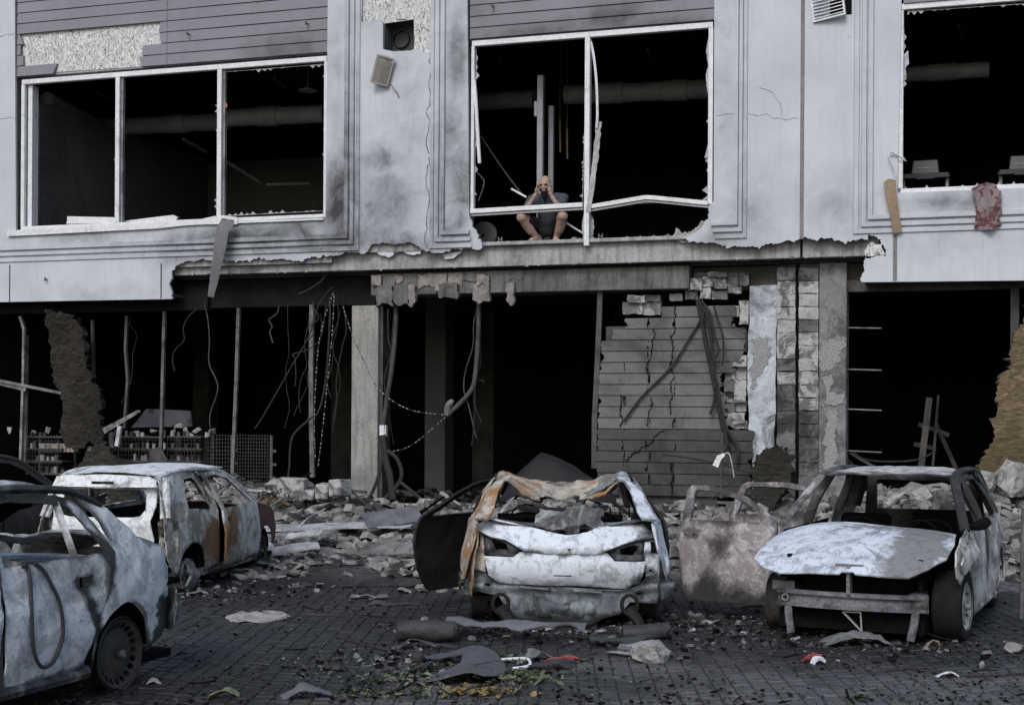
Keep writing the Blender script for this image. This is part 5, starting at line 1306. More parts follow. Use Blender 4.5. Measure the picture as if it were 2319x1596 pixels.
fdoorG = [(-.03, .2), (-.04, 1.43), (.3, 1.39), (.9, 1.0), (.98, .9), (.98, .5), (.92, .22)]
fwG = [(.03, .98), (.02, 1.37), (.28, 1.33), (.78, 1.0)]
fendG = [(1.0, .5), (1.0, .9), (.95, .99), (1.4, .93), (1.7, .82), (1.78, .7), (1.72, .6)] + arc(1.3, .29, .37, 40, 150, 10) + [(.98, .42)]
def paintG(p):
    x, y, z = p
    so = max(.35 * math.exp(-((x + .1) / .5) ** 2 - ((z - .7) / .2) ** 2), .4 if z > 1.0 else 0)
    ru = .3 * math.exp(-((x - .95) / .12) ** 2 - ((z - .95) / .1) ** 2)
    return (ru, so, .4 if z < .5 or x > 1.1 else 0)
side_panels(gol, hwG, [('quarter_panel', quarterG, []), ('rear_door', rdoorG, [rwG]), ('front_door', fdoorG, [fwG]), ('front_fender', fendG, [])], {'*': MGs}, paint=paintG, dent=.025, seed=31, res=.055, skip=(('front_door', -1), ('rear_door', -1), ('front_fender', -1)))
for sg in (1, -1):
    fn = side_fn(hwG, sg, -.02); mm = MGk
    rail(gol, 'windscreen_pillar', mapped([(1.0, .96), (.6, 1.2), (.25, 1.40)], fn), .045, MGs if sg < 0 else MGk, .6)
    rail(gol, 'roof_rail', mapped([(.25, 1.40), (-.2, 1.455), (-.9, 1.46), (-1.4, 1.43), (-1.75, 1.34), (-1.98, 1.0)], fn), .045, mm, .7)
    rail(gol, 'centre_pillar', mapped([(-.05, .2), (-.05, .95), (-.08, 1.43)], side_fn(hwG, sg, -.035)), .05, MGk, .6)
    rail(gol, 'rear_pillar', mapped([(-1.34, .98), (-1.3, 1.2), (-1.12, 1.42)], side_fn(hwG, sg, -.03)), .05, MGk, .6)
    rail(gol, 'sill', mapped([(-.9, .2), (.92, .2)], side_fn(hwG, sg, -.05)), .07, MGs, .8)
panel('roof', gol, [(.28, -.60), (.34, 0), (.28, .60), (-.5, .615), (-1.5, .58), (-1.72, .5), (-1.76, 0), (-1.72, -.5), (-1.5, -.58), (-.5, -.615)], lambda x, y: (x, y, 1.435 + .045 * (1 - (y / .6) ** 2) - .18 * max(0, x) ** 2 - .07 * max(0, -x - .8) ** 2 - .05 * math.exp(-((x - .1) / .25) ** 2 - ((y - .1) / .25) ** 2)), MGs, [], .08, .012, .025, 3, 4, False, lambda p: (.35 * math.exp(-((p[1] - .2) / .2) ** 2), .28 if p[0] > .1 else .08, .2))
hood = [(.93, -.80), (1.3, -.88), (1.68, -.93), (1.88, -.80), (2.0, -.60), (2.03, -.2), (2.03, -.07), (2.00, -.05), (2.00, .05), (2.03, .07), (2.03, .2), (1.99, .52), (1.84, .66), (1.62, .78), (1.3, .80), (.93, .76), (.88, .35), (.87, 0), (.88, -.35)]
def hoodz(x, y):
    u = max(0, min(1.15, (x - .87) / 1.1)); return .985 - .06 * u - .27 * u ** 2.0 - .05 * (abs(y) / .7) ** 2.5 + .02 * math.sin(x * 4 + y * 5) * max(0, 1 - abs(y)) * max(0, 1.9 - x)
panel('hood', gol, hood, lambda x, y: (x, y, hoodz(x, y)), MGh, [], .05, .014, .016, 2.2, 72, False, lambda p: (.45 * math.exp(-((p[0] - .95) / .08) ** 2 - ((p[1] - .5) / .2) ** 2) + .2 * math.exp(-((p[1] + .72) / .06) ** 2), .12 * math.exp(-((p[1] - .45) / .22) ** 2), .55 - 1.5 * math.exp(-((p[1] - .52) / .20) ** 2) - .7 * math.exp(-((p[0] - 1.0) / .14) ** 2 - ((p[1] - .1) / .3) ** 2)))
# front structure
MGb = burnt_mat('beam_steel', (.17, .175, .20), (.065, .067, .077), seed=19.1, bare=.5, sootlev=.66, rustlev=.95)
m_ = MB()
for k in range(8):
    y0, y1 = -.66 + k * .165, -.66 + (k + 1) * .165; xa_, xb_ = 1.93 - .10 * (y0 / .66) ** 2, 1.93 - .10 * (y1 / .66) ** 2
    m_.bar((xa_, y0, .43), (xb_, y1, .43), .05, .035); m_.bar((xa_ - .02, y0, .375), (xb_ - .02, y1, .375), .02, .11); m_.bar((xa_, y0, .315), (xb_, y1, .315), .05, .03)
m_.build('bumper_beam', MGb, gol)
for y in (-.56, .56):
    m_ = MB(); m_.box(1.55, 1.83, y - .05, y + .05, .32, .46); m_.build('crash_box', MGk, gol)
    m_ = MB(); m_.tube(spline([(1.86, y, .33), (1.88, y * .98, .2), (1.9, y * .93, .06)], 4), .035, 8, 0, True, .5); m_.build('bumper_stay', MGb, gol, True)
m_ = MB(); m_.lathe([(.02, 0), (.035, 0), (.035, .02), (.02, .02)], 14, Matrix.Translation((1.87, -.58, .375)) @ Matrix.Rotation(R(90), 4, 'Y')); m_.build('tow_eye', M['steel_pale'], gol, True)
m_ = MB(); m_.bar((1.92, 0, .70), (1.93, 0, .44), .10, .03); m_.bar((1.92, -.12, .685), (1.92, .12, .685), .04, .03); m_.build('hood_latch', MGb, gol)
m_ = MB(); m_.bar((1.72, -.55, .62), (1.72, .55, .62), .05, .05); m_.build('radiator_support', MGk, gol)
m_ = MB(); m_.box(1.25, 1.78, -.66, .62, .10, .26); m_.build('dark_underside_block', DARK, gol)  # dark block added to make the shade under the hood black
m_ = MB(); m_.box(1.2, 1.6, -.5, .5, .25, .6); m_.box(1.0, 1.45, -.2, .35, .6, .72); m_.build('engine_block', DARK, gol)
m_ = MB(); q = [(1.91, -.06, .28), (1.92, .1, .285), (1.92, .11, .12), (1.91, -.06, .28)]
for a_, b_ in zip(q[:-1], q[1:]): m_.bar(a_, b_, .025, .012)
m_.build('bracket', M['steel_pale'], gol)
for q in ((1.84, 1.88, -.70, -.5, .44, .52), (1.82, 1.86, .5, .66, .3, .46)): m_ = MB(); m_.box(*q); m_.build('headlamp_mount', MGk, gol)
floor_and_guts(gol, 1.78, .95, DARK, -1.95, 1.25); backing(gol, hwG, -.88, .98, .91)
m_ = MB(); m_.box(-.62, -.52, -.62, -.1, .35, 1.0); bevel(m_.build('seat_back', DARK, gol), .04)
m_ = MB(); m_.box(-1.2, -1.12, .02, .66, .35, 1.02); bevel(m_.build('seat_back', DARK, gol), .03)
liner(gol, -1.3, .80, .36, .29)
m_ = MB(); m_.box(.9, 1.75, -.6, -.56, .2, .75); m_.build('inner_wing', DARK, gol); m_ = MB(); m_.box(.9, 1.75, .56, .6, .2, .75); m_.build('inner_wing', DARK, gol)
MGt = M['tyre']
MAl = plain('alloy_wheel', (.34, .35, .36), .45, .5, .3, 8, grime=(.05, .05, .05))
wheel(gol, 1.32, .90, .315, .315, 1, MAl, MGt, 10, R(-4), None, .215); wheel(gol, 1.3, .84, .26, .26, -1, MWd, None, 10); wheel(gol, -1.3, .84, .30, .30, 1, MAl, MGt, 10, 0, None, .21); wheel(gol, -1.3, .84, .255, .255, -1, MWd, None, 10)
# rear hatch frame, wing mirror stub
panel('tailgate', gol, [(-.62, .4), (.62, .4), (.66, .9), (.6, 1.36), (-.6, 1.36), (-.66, .9)], lambda y, z: (-2.03 + .35 * max(0, z - .9) + .08 * y * y, y, z), MGk, [[(-.52, .97), (.52, .97), (.5, 1.3), (-.5, 1.3)]], .09, .02, .02, 3, 4, True)
m_ = MB(); c_ = Vector((.72, hwG(.7, 1) + .02, 1.0)); m_.tube(spline([c_ + Vector((0, -.05, -.03)), c_ + Vector((.02, .07, .0)), c_ + Vector((.0, .16, .05))], 4), [.03, .03, .035, .045, .05, .055, .05, .045, .03], 7); m_.build('melted_mirror', DARK, gol, True)
panel('crumpled_fender', gol, jag([(1.0, .92), (1.62, .86), (1.78, .74), (1.6, .62), (1.45, .66), (1.3, .68), (1.05, .66), (1.0, .92)], .012, .07, 3)[:-1], lambda x, z: (x, hwG(x, z) + .02 + .05 * math.sin((z - .6) * 9) - .10 * max(0, x - 1.5), z), MGs, [], .05, .012, .04, 5, 8, True, lambda p: (.15, 0, .6))
# opened doors on its right side: hinge at the front edge
fD = [(0, .17), (.02, .92), (.04, 1.0), (.36, 1.20), (.75, 1.30), (.99, 1.30), (1.03, 1.26), (1.02, .95), (1.05, .8), (1.03, .3), (.98, .17)]
fDw = [(.09, .965), (.11, 1.0), (.38, 1.155), (.75, 1.25), (.92, 1.255), (.94, 1.22), (.93, .965)]
o = hinged(gol, 1.0, .88, R(84), -1, fD, [fDw, [(.86, .80), (.90, .80), (.90, .84), (.86, .84)], [(.95, .80), (.99, .80), (.99, .84), (.95, .84)]], MGd, 'front_door', seed=8, paint=lambda p: (0, .30 * max(0, .5 - p[2]) / .3 + .12 + .2 * nz(p, 5, 3), .12))
o['label'] = 'pinkish flaking open front door'
rD = [(0, .2), (.02, .95), (-.02, 1.22), (.02, 1.27), (.3, 1.31), (.75, 1.30), (.82, 1.26), (.9, .95), (.85, .7), (.75, .45), (.7, .2)]
rDw = [(.08, .965), (.06, 1.2), (.1, 1.23), (.35, 1.26), (.7, 1.255), (.75, 1.22), (.79, .965)]
hinged(gol, -.06, .87, R(80), -1, rD, [rDw], MGd, 'rear_door', seed=9, paint=lambda p: (0, .1, .2))
# ------------------------------------------------------------------ person crouching in the blown-out window
def at_b(o): o.location = FO; o.rotation_euler = (0, 0, -TH); return o
PB = L3(1238, 546, .42)
pw = f2w(PB.x, .42, zf + .06)
def caps(m_, a_, b_, ra, rb, n=12):
    a_, b_ = Vector(a_), Vector(b_); d = (b_ - a_); k = 6; pts = []; rs = []
    dn = d.normalized() if d.length else Vector((0, 0, 1))
    for i in range(4): u = math.sin(math.pi / 2 * (i / 4)); q = math.sqrt(max(0, 1 - (1 - i / 4) ** 2)); pts.append(a_ - dn * ra * (1 - i / 4)); rs.append(max(.002, ra * q))
    for i in range(k + 1): pts.append(a_.lerp(b_, i / k)); rs.append(ra + (rb - ra) * i / k)
    for i in range(1, 5): q = math.sqrt(max(0, 1 - (i / 4) ** 2)); pts.append(b_ + dn * rb * i / 4); rs.append(max(.002, rb * q))
    m_.tube(pts, rs, n)
def ell(m_, c, r, n=16, k=10):
    c = Vector(c); V = []; F = []
    prof = [(math.sin(math.pi * i / k), math.cos(math.pi * i / k)) for i in range(k + 1)]
    Mx = Matrix.Translation(c) @ Matrix.Diagonal((r[0], r[1], r[2], 1))
    m_.lathe([(max(a_, .001), b_) for a_, b_ in prof], n, Mx)
def remesh(o, vs, sm=4):
    m = o.modifiers.new('r', 'REMESH'); m.mode = 'VOXEL'; m.voxel_size = vs; m.use_smooth_shade = True
    if sm: q = o.modifiers.new('sm', 'SMOOTH'); q.factor = .5; q.iterations = sm
    return o
def skin_mat():
    m, nt, b = newmat('skin', .55, .35); v = coord(nt); n = nnoise(nt, v, 14, 5)
    cc = mixc(nt, n, (.27, .185, .148), (.38, .26, .21))
    ink = None
    for c in ((-.20, -.27, .60), (.20, -.27, .60)):
        d = nt.nodes.new('ShaderNodeVectorMath'); d.operation = 'DISTANCE'; nt.links.new(v, d.inputs[0]); d.inputs[1].default_value = c
        q = ramp(nt, d.outputs['Value'], [(.12, 1.0), (.16, 0.0)]); ink = q if ink is None else mixc(nt, 1.0, ink, q, 'ADD')
    inkn = ramp(nt, nnoise(nt, v, 45, 4, .7, 1.5), [(.40, 1.0), (.56, 0.1)])
    cc = mixc(nt, mixc(nt, 1.0, ink, inkn, 'MULTIPLY'), cc, (.09, .09, .095))
    nt.links.new(cc, b.inputs['Base Color']); return m
man = thing('person', 'person in dark T-shirt and shorts crouching in the blown-out window, hands on cheeks', 'person', pw, -TH); man.scale = (1.12, 1.0, 1.03)
m_ = MB()
# feet, shins, thighs
for sg in (-1, 1):
    fo = Vector((sg * .15, -.02, .05)); kn = Vector((sg * .31, -.27, .375)); hp = Vector((sg * .10, .17, .26))
    caps(m_, fo + Vector((0, .02, .03)), kn, .050, .070); caps(m_, fo.lerp(kn, .4) + Vector((0, .03, 0)), fo.lerp(kn, .75) + Vector((0, .035, 0)), .068, .078)
    caps(m_, kn, hp, .080, .105); ell(m_, kn + Vector((0, -.012, .01)), (.076, .070, .074))
    caps(m_, fo + Vector((0, .05, -.005)), fo + Vector((sg * .03, -.16, -.018)), .042, .034)
    for t_ in range(5): caps(m_, fo + Vector((sg * .03 + (t_ - 2) * .017, -.15, -.025)), fo + Vector((sg * .03 + (t_ - 2) * .019, -.195 + .006 * abs(t_ - 1.5), -.032)), .011, .009, 8)
# trunk, neck
caps(m_, (0, .20, .27), (0, .12, .50), .15, .155, 16); caps(m_, (-.11, .06, .66), (.11, .06, .66), .105, .105, 14); caps(m_, (0, .12, .5), (0, .05, .68), .155, .13, 16); caps(m_, (0, .03, .74), (0, -.06, .84), .062, .058)
# head, tipped forward, jaw, nose, brow, ears
hc = Vector((0, -.12, .90)); Rh = Matrix.Rotation(R(14), 3, 'X')
HS = 1.14
def hp_(x, y, z): return hc + Rh @ Vector((x, y, z)) * HS
def hell(m_, c, r, n=16, k=10): ell(m_, c, tuple(q * HS for q in r), n, k)
hell(m_, hp_(0, .012, .025), (.076, .094, .098), 20, 14); hell(m_, hp_(0, -.03, -.055), (.058, .066, .068), 16, 10); hell(m_, hp_(0, -.066, -.085), (.036, .032, .030), 12, 8)
hell(m_, hp_(0, -.088, -.012), (.014, .020, .026), 10, 8); hell(m_, hp_(0, -.098, -.028), (.019, .014, .012), 10, 8); hell(m_, hp_(0, -.074, .022), (.056, .022, .014), 12, 8)
hell(m_, hp_(.03, -.072, -.062), (.02, .014, .008), 10, 6)
for sg in (-1, 1):
    hell(m_, hp_(sg * .080, .012, -.012), (.011, .022, .033), 10, 8); hell(m_, hp_(sg * .036, -.070, -.022), (.022, .018, .018), 10, 8)
# arms with hands against the cheeks
HANDS = []
for sg in (-1, 1):
    sh = Vector((sg * .235, .05, .70)); el = Vector((sg * .25, -.25, .50)); wr = Vector((sg * .112, -.235, .735))
    caps(m_, sh, el, .062, .046); caps(m_, el, wr, .046, .030); ell(m_, el.lerp(wr, .28), (.05, .05, .055))
    pm_ = Vector((sg * .093, -.205, .80)); caps(m_, wr, pm_, .028, .032); ell(m_, (wr + pm_) / 2 + Vector((0, 0, .03)), (.022, .036, .048), 12, 8)
    for k, (oy, ln) in enumerate(((-.034, .066), (-.012, .078), (.011, .072), (.032, .056))):
        b0 = pm_ + Vector((0, oy, .025)); k1 = b0 + Vector((-sg * .002, .008 + oy * .1, ln * .55)); k2 = k1 + Vector((-sg * .006, .012, ln * .55))
        caps(m_, b0, k1, .0098, .009, 8); caps(m_, k1, k2, .009, .0078, 8)
    t0 = wr + Vector((-sg * .004, -.03, .03)); t1 = t0 + Vector((-sg * .016, -.012, .035)); caps(m_, t0, t1, .012, .011, 8); caps(m_, t1, t1 + Vector((-sg * .010, .004, .030)), .011, .009, 8)
body = remesh(m_.build('body', skin_mat(), man), .0075, 2)
m_ = MB()
caps(m_, (0, .20, .28), (0, .12, .50), .165, .172, 18); caps(m_, (-.15, .06, .67), (.15, .06, .67), .128, .128, 16); caps(m_, (0, .12, .5), (0, .05, .69), .172, .142, 18)
for sg in (-1, 1):
    sh = Vector((sg * .235, .05, .70)); el = Vector((sg * .25, -.25, .50)); caps(m_, sh, sh.lerp(el, .62), .084, .074, 14)
MT = plain('navy_cotton', (.062, .070, .092), .9, .2, .35, 7, bmp=.4)
o = remesh(m_.build('t_shirt', MT, man), .012, 3)
m_ = MB(); caps(m_, (0, .20, .24), (0, .18, .32), .175, .172, 18)
for sg in (-1, 1):
    kn = Vector((sg * .31, -.27, .375)); hp = Vector((sg * .10, .17, .26)); caps(m_, hp, hp.lerp(kn, .74), .125, .096, 14)
caps(m_, (0, .02, .20), (0, .15, .26), .12, .15, 12)
remesh(m_.build('shorts', plain('black_cotton', (.022, .023, .028), .9, .2, .3, 7, bmp=.3), man), .012, 3)
m_ = MB()
for sg in (-1, 1):
    hell(m_, hp_(sg * .046, -.045, -.060), (.020, .040, .034), 12, 8)
    hell(m_, hp_(sg * .028, -.082, -.052), (.024, .016, .010), 10, 6)
hell(m_, hp_(0, -.072, -.098), (.045, .036, .036), 14, 8); hell(m_, hp_(0, -.080, -.145), (.034, .030, .045), 12, 8); hell(m_, hp_(0, -.074, -.19), (.02, .02, .035), 10, 8)
remesh(m_.build('beard', plain('dark_beard', (.018, .015, .014), .95, .1, .4, 60, bmp=.8), man), .007, 1)
m_ = MB()
for sg in (-1, 1):
    hell(m_, hp_(sg * .034, -.0895, -.004), (.013, .004, .0045), 10, 6); hell(m_, hp_(sg * .034, -.088, .014), (.020, .006, .0045), 10, 6)
m_.build('eyes_and_brows', M['char'], man, True)
m_ = MB(); m_.tube([Vector((.118, -.236, .72)) + Vector((.034 * math.cos(a_), .034 * math.sin(a_), -.008 * math.cos(a_))) for a_ in [i * math.pi / 6 for i in range(13)]], .008, 6); m_.build('wristwatch', M['steel_pale'], man, True)

# ------------------------------------------------------------------ gym equipment seen through the upper windows
def upright(px, y0, y1, t, w, label, mat='duct'):
    a_ = L3(px, y0, t); zb_ = zf; o = thing('rack_upright', label, 'steel post', f2w(a_.x, t, zb_), -TH, None)
    m_ = MB(); m_.box(-w / 2, w / 2, -w / 2, w / 2, 0, a_.z - zb_); bevel(m_.build('post', M[mat], o), .006)
    m_ = MB(); m_.box(-.12, .12, -.12, .12, 0.001, .02); m_.build('foot_plate', M[mat], o); return o
u1 = upright(1225, 172, 0, .95, .10, 'tall grey square steel rack post behind the crouching person')
u2 = upright(1249, 240, 0, 1.3, .085, 'shorter grey square steel rack post beside the taller one')
m_ = MB(); m_.box(-.10, -.051, -.05, .05, 2.25, 2.5); m_.build('bracket', M['duct'], u1)
def strap(px, y0, y1, t, label, mat):
    m_ = MB(); a_ = L3(px, y0, t); b_ = L3(px + 1, y1, t); m_.bar(a_, b_, .03, .008, 0, (0, 1, 0)); m_.bar((a_.x, a_.y, a_.z), (a_.x, a_.y, zc), .006); o = at_b(m_.build('hanging_strap', mat, None)); tag(o, label, 'strap'); return o
MY = plain('yellow_webbing', (.10, .09, .04), .9, .2, .3, 8)
strap(1268, 270, 345, 1.6, 'longer yellow strap hanging right of the steel rack posts', MY); strap(1284, 290, 360, 1.6, 'shorter yellow strap hanging beside the longer one, with white tag', MY)
def rod(name, pts, r, label, cat, mat, group=None, flat=1.0, n=8, k=5):
    """loose rod or cable: points given in facade coordinates"""
    m_ = MB(); m_.tube(spline(pts, k), r, n, 0, True, flat); o = at_b(m_.build(name, M[mat], None, True)); tag(o, label, cat, group); return o
rod('thin_rod', [L3(1090, 310, .9), L3(1140, 385, .9), L3(1182, 440, .9)], .012, 'thin dark rod slanting down toward the crouching person', 'rod', 'steel')
rod('white_stick', [L3(1158, 428, .6), L3(1192, 447, .6)], .018, 'short white stick pointing at the crouching person\'s shoulder', 'stick', 'frame')
rod('white_stick', [L3(1282, 505, .7), L3(1322, 530, .7)], .016, 'white stick lying behind the crouching person\'s knee', 'stick', 'frame')
rod('bent_wire', [L3(1080, 390, .5), L3(1095, 408, .5), L3(1094, 425, .5), L3(1083, 455, .5)], .01, 'bent grey wire standing by the left jamb of the blown-out window', 'wire', 'steel_pale')
rod('exercise_mat_edge', [L3(1100, 549, .2), L3(1190, 550, .16), L3(1320, 545, .2), L3(1560, 540, .25)], .028, 'black rubber floor edging sagging over the blown-out window ledge', 'rubber strip', 'tarp', None, .5)
# weight plate
wp = L3(1095, 510, .75); m_ = MB(); m_.lathe([(.03, -.03), (.04, -.03), (.06, -.015), (.19, -.015), (.2, -.03), (.24, -.03), (.25, 0), (.24, .03), (.2, .03), (.03, .02), (.03, -.03)], 32, Matrix.Rotation(R(80), 4, 'X'))
o = m_.build('weight_plate', M['tarp'], None, True); q = f2w(wp.x, .75, zf + .25); o.location = q; o.rotation_euler = (0, 0, -TH); tag(o, 'large black weight plate standing by the left jamb of the blown-out window', 'weight plate')
# small steel anchors on the ledge
for px, py, lb in ((1133, 543, 'H-shaped metal anchor on the ledge left of the crouching person'), (1360, 537, 'H-shaped metal anchor on the ledge right of the mullion')):
    p = L3(px, py, .14); q = f2w(p.x, .14, zf + .055); m_ = MB(); m_.box(-.035, -.022, -.012, .012, 0, .085); m_.box(.022, .035, -.012, .012, 0, .085); m_.box(-.022, .022, -.01, .01, .035, .05)
    o = bevel(m_.build('metal_anchor', M['steel_pale'], None), .003); o.location = q; o.rotation_euler = (0, 0, -TH); tag(o, lb, 'anchor')
def treadmill(px, py, t, label):
    p = L3(px, py, t); o = thing('treadmill', label, 'treadmill', f2w(p.x, t, zf), -TH, 'treadmills in the gym')
    MTm = M['tm']
    m_ = MB(); m_.box(-.36, .36, -.02, .22, 1.02, 1.10); m_.box(-.14, .14, -.035, -.02, 1.0, 1.05); bevel(m_.build('console', MTm, o), .02)
    V = [(-.22, .1, 1.10), (.22, .1, 1.10), (.22, .16, 1.10), (-.22, .16, 1.10), (-.19, .16, 1.34), (.19, .16, 1.34), (.19, .21, 1.34), (-.19, .21, 1.34)]
    sc_ = bevel(mesh_obj('display', V, BOXF, MTm, o), .015)
    m_ = MB(); m_.box(-.13, .13, .12, .135, 1.2, 1.215); m_.box(-.03, .03, .118, .132, 1.16, 1.17); m_.build('trim', M['steel_pale'], sc_)
    for sg in (-1, 1):
        m_ = MB(); m_.tube([(sg * .33, .1, 1.03), (sg * .35, .12, .15)], .028, 8); m_.build('leg', M['duct'], o, True)
        m_ = MB(); m_.tube([(sg * .35, .1, 1.06), (sg * .36, .6, 1.0)], .025, 8); m_.build('handrail', M['tm'], o, True)
    m_ = MB(); m_.box(-.4, .4, -.1, 1.7, .0, .18); bevel(m_.build('deck', M['tm'], o), .03); return o
M['tm'] = plain('black_console_plastic', (.022, .024, .029), .5, .4, .2, 4)
treadmill(2095, 400, 1.5, 'black treadmill standing behind the window corner with the cardboard strip'); treadmill(2318, 380, 1.5, 'black treadmill farther from the cardboard, beyond the red cloth')

# ------------------------------------------------------------------ louvred vents
def louvre(name, loc, rot, w, h, label, n=14, vertical=True, mat='frame'):
    o = thing(name, label, 'vent grille', loc); o.rotation_euler = rot
    m_ = MB()
    for (x0, x1, z0, z1) in ((-w / 2, w / 2, h / 2 - .025, h / 2), (-w / 2, w / 2, -h / 2, -h / 2 + .025), (-w / 2, -w / 2 + .025, -h / 2 + .025, h / 2 - .025), (w / 2 - .025, w / 2, -h / 2 + .025, h / 2 - .025)): m_.box(x0, x1, -.02, .03, z0, z1)
    m_.build('frame', M[mat], o)
    for k in range(n):
        m_ = MB()
        if vertical: x = -w / 2 + .03 + (w - .06) * (k + .5) / n; m_.obox(Matrix.Translation((x, .005, 0)) @ Matrix.Rotation(R(35), 4, 'Z'), .004, .026, h - .05)
        else: z = -h / 2 + .03 + (h - .06) * (k + .5) / n; m_.obox(Matrix.Translation((0, .005, z)) @ Matrix.Rotation(R(35), 4, 'X'), w - .05, .035, .005)
        m_.build('slat', M[mat], o)
    return o
M['vent'] = plain('dirty_cream_grille', (.30, .285, .26), .7, .3, .2, 6)
p = L3(866, 160, -.12); q = f2w(p.x, -.12, p.z); gl = louvre('vent_grille', q, (R(10), R(14), -TH + R(25)), .30, .47, 'dirty cream grille dangling below its square vent hole', 12, True, 'vent')
rod('grille_wire', [L3(884, 190, -.08), L3(892, 202, -.05), L3(899, 210, -.03), L3(903, 222, -.02)], .006, 'thin wire trailing from the dangling cream grille', 'wire', 'cable')
rod('grille_wire', [L3(872, 122, .02), L3(876, 140, -.06), L3(880, 128, -.1)], .006, 'thin wire holding the dangling cream grille to its hole', 'wire', 'cable')
p = L3(1875, 12, -.06); q = f2w(p.x, -.06, p.z); louvre('vent_grille', q, (0, R(-7), -TH + R(-12)), .50, .42, 'white louvred grille hanging askew high on the pale wall', 7, False)
a_, b_ = fz(1880, -40), fz(1929, 33); box('vent_hole_shade', a_[0], b_[0], -.004, .003, b_[1], a_[1], M['char'], wallR)  # flat black plate standing in for the shade inside the opening

# ------------------------------------------------------------------ hanging pieces on the facade
M['flash'] = plain('bent_grey_flashing', (.13, .135, .15), .6, .4, .3, 4, grime=(.05, .05, .055))
e1 = [(507, 495), (497, 520), (493, 545), (490, 580), (483, 620), (478, 650), (474, 672)]; e2 = [(536, 500), (534, 518), (524, 528), (520, 560), (513, 590), (502, 630), (488, 674)]
o = panel('metal_flashing', None, poly(e1, -.12) + poly(e2, -.12)[::-1], lambda s, z: (s, -.14 - .10 * math.sin((z - 3.8) * 1.6), z), M['flash'], [], .07, .01, .015, 4, 3); at_b(o); tag(o, 'long bent grey metal strip hanging from the three-pane window sill', 'metal strip')
o = panel('cardboard_strip', None, poly([(2001, 413), (2012, 405), (2028, 408), (2031, 440), (2036, 480), (2043, 526), (2022, 529), (2018, 500), (2005, 440)], -.06), lambda s, z: (s, -.07 - .03 * math.sin(z * 4), z), M['card'], [], .08, .012, .01, 3, 2); at_b(o); tag(o, 'tall brown cardboard strip stuck at the corner of the treadmill window', 'cardboard')
rod('bent_frame_piece', [L3(2052, 365, .0), L3(2020, 345, -.05), L3(2012, 352, -.08), L3(2026, 390, -.06), L3(2026, 410, -.05)], .018, 'bent white metal sliver hooked over the cardboard strip', 'metal sliver', 'frame', None, .5, 6, 3)
def cloth_mat():
    m, nt, b = newmat('red_patterned_cloth', .9, .2); v = coord(nt); n = nnoise(nt, v, 7, 5, .6, 1.4)
    nt.links.new(ramp(nt, n, [(.42, (.17, .165, .175)), (.48, (.24, .19, .205)), (.54, (.13, .055, .06)), (.68, (.07, .035, .04))]), b.inputs['Base Color']); return m
o = panel('red_cloth', None, jag(poly([(2200, 428), (2225, 414), (2255, 418), (2267, 440), (2270, 480), (2266, 512), (2240, 520), (2215, 518), (2210, 495), (2206, 465), (2200, 428)], -.1), .012, .07, 2)[:-1], lambda s, z: (s, -.09 - .05 * math.sin(s * 19) - .03 * math.sin(z * 9), z), cloth_mat(), [], .05, .012, .03, 5, 3); at_b(o); tag(o, 'red and white patterned cloth draped over the ledge of the treadmill window', 'cloth')
# loose render flakes under the pilaster
for i, q in enumerate(([(862, 560), (878, 553), (888, 560), (890, 575), (875, 582), (857, 576), (852, 572)], [(892, 558), (950, 566), (949, 575), (892, 571)], [(1000, 575), (1030, 570), (1045, 566), (1030, 580), (1005, 586)])):
    o = panel('render_flake', None, jag(poly(q + q[:1], .04), .006, .06, i)[:-1], lambda s, z: (s, .05 + .05 * (z - 4), z), M['plaster'], [], .06, .02, .01, 4, i); at_b(o)
    tag(o, ('curled pale render flake hanging under the pilaster', 'flat slab of render wedged under the pilaster', 'thin render splinter hanging under the window moulding')[i], 'render flake')
# lumps of render on the ledge of the blown-out window
rr = random.Random(15)
def chunk_mesh(seed, flat=.7, n=13):
    r_ = random.Random(seed); bm = bmesh.new()
    for _ in range(n):
        v = Vector((r_.gauss(0, 1), r_.gauss(0, 1), r_.gauss(0, 1))).normalized() * r_.uniform(.75, 1); v.x = max(-.62, min(.62, v.x)); v.y = max(-.6, min(.6, v.y)); v.z = max(-.5, min(.5, v.z)) * flat * 1.3
        bm.verts.new(v)
    r = bmesh.ops.convex_hull(bm, input=bm.verts); bmesh.ops.delete(bm, geom=[e for e in r['geom_interior'] if isinstance(e, bmesh.types.BMVert)], context='VERTS')
    me = bpy.data.meshes.new('chunk'); bm.to_mesh(me); bm.free(); return me
CH = {}
for mk in ('rubble', 'rubble_grey', 'rubble_dark', 'claypale', 'insul'):
    CH[mk] = []
    for i in range(6):
        me = chunk_mesh(i * 7 + len(mk), .55 + .25 * (i % 3)); me.materials.append(M[mk]); CH[mk].append(me)
def chunk(loc, size, mk, label, group=None, name='rubble_chunk', flat=1.0, cat='rubble'):
    o = bpy.data.objects.new(name, rr.choice(CH[mk])); lk(o); o.location = loc; o.rotation_euler = (rr.uniform(-.5, .5), rr.uniform(-.5, .5), rr.uniform(0, 6.3)); o.scale = (size * rr.uniform(.8, 1.3), size * rr.uniform(.7, 1.1), size * flat * rr.uniform(.7, 1.1)); return tag(o, label, cat, group)
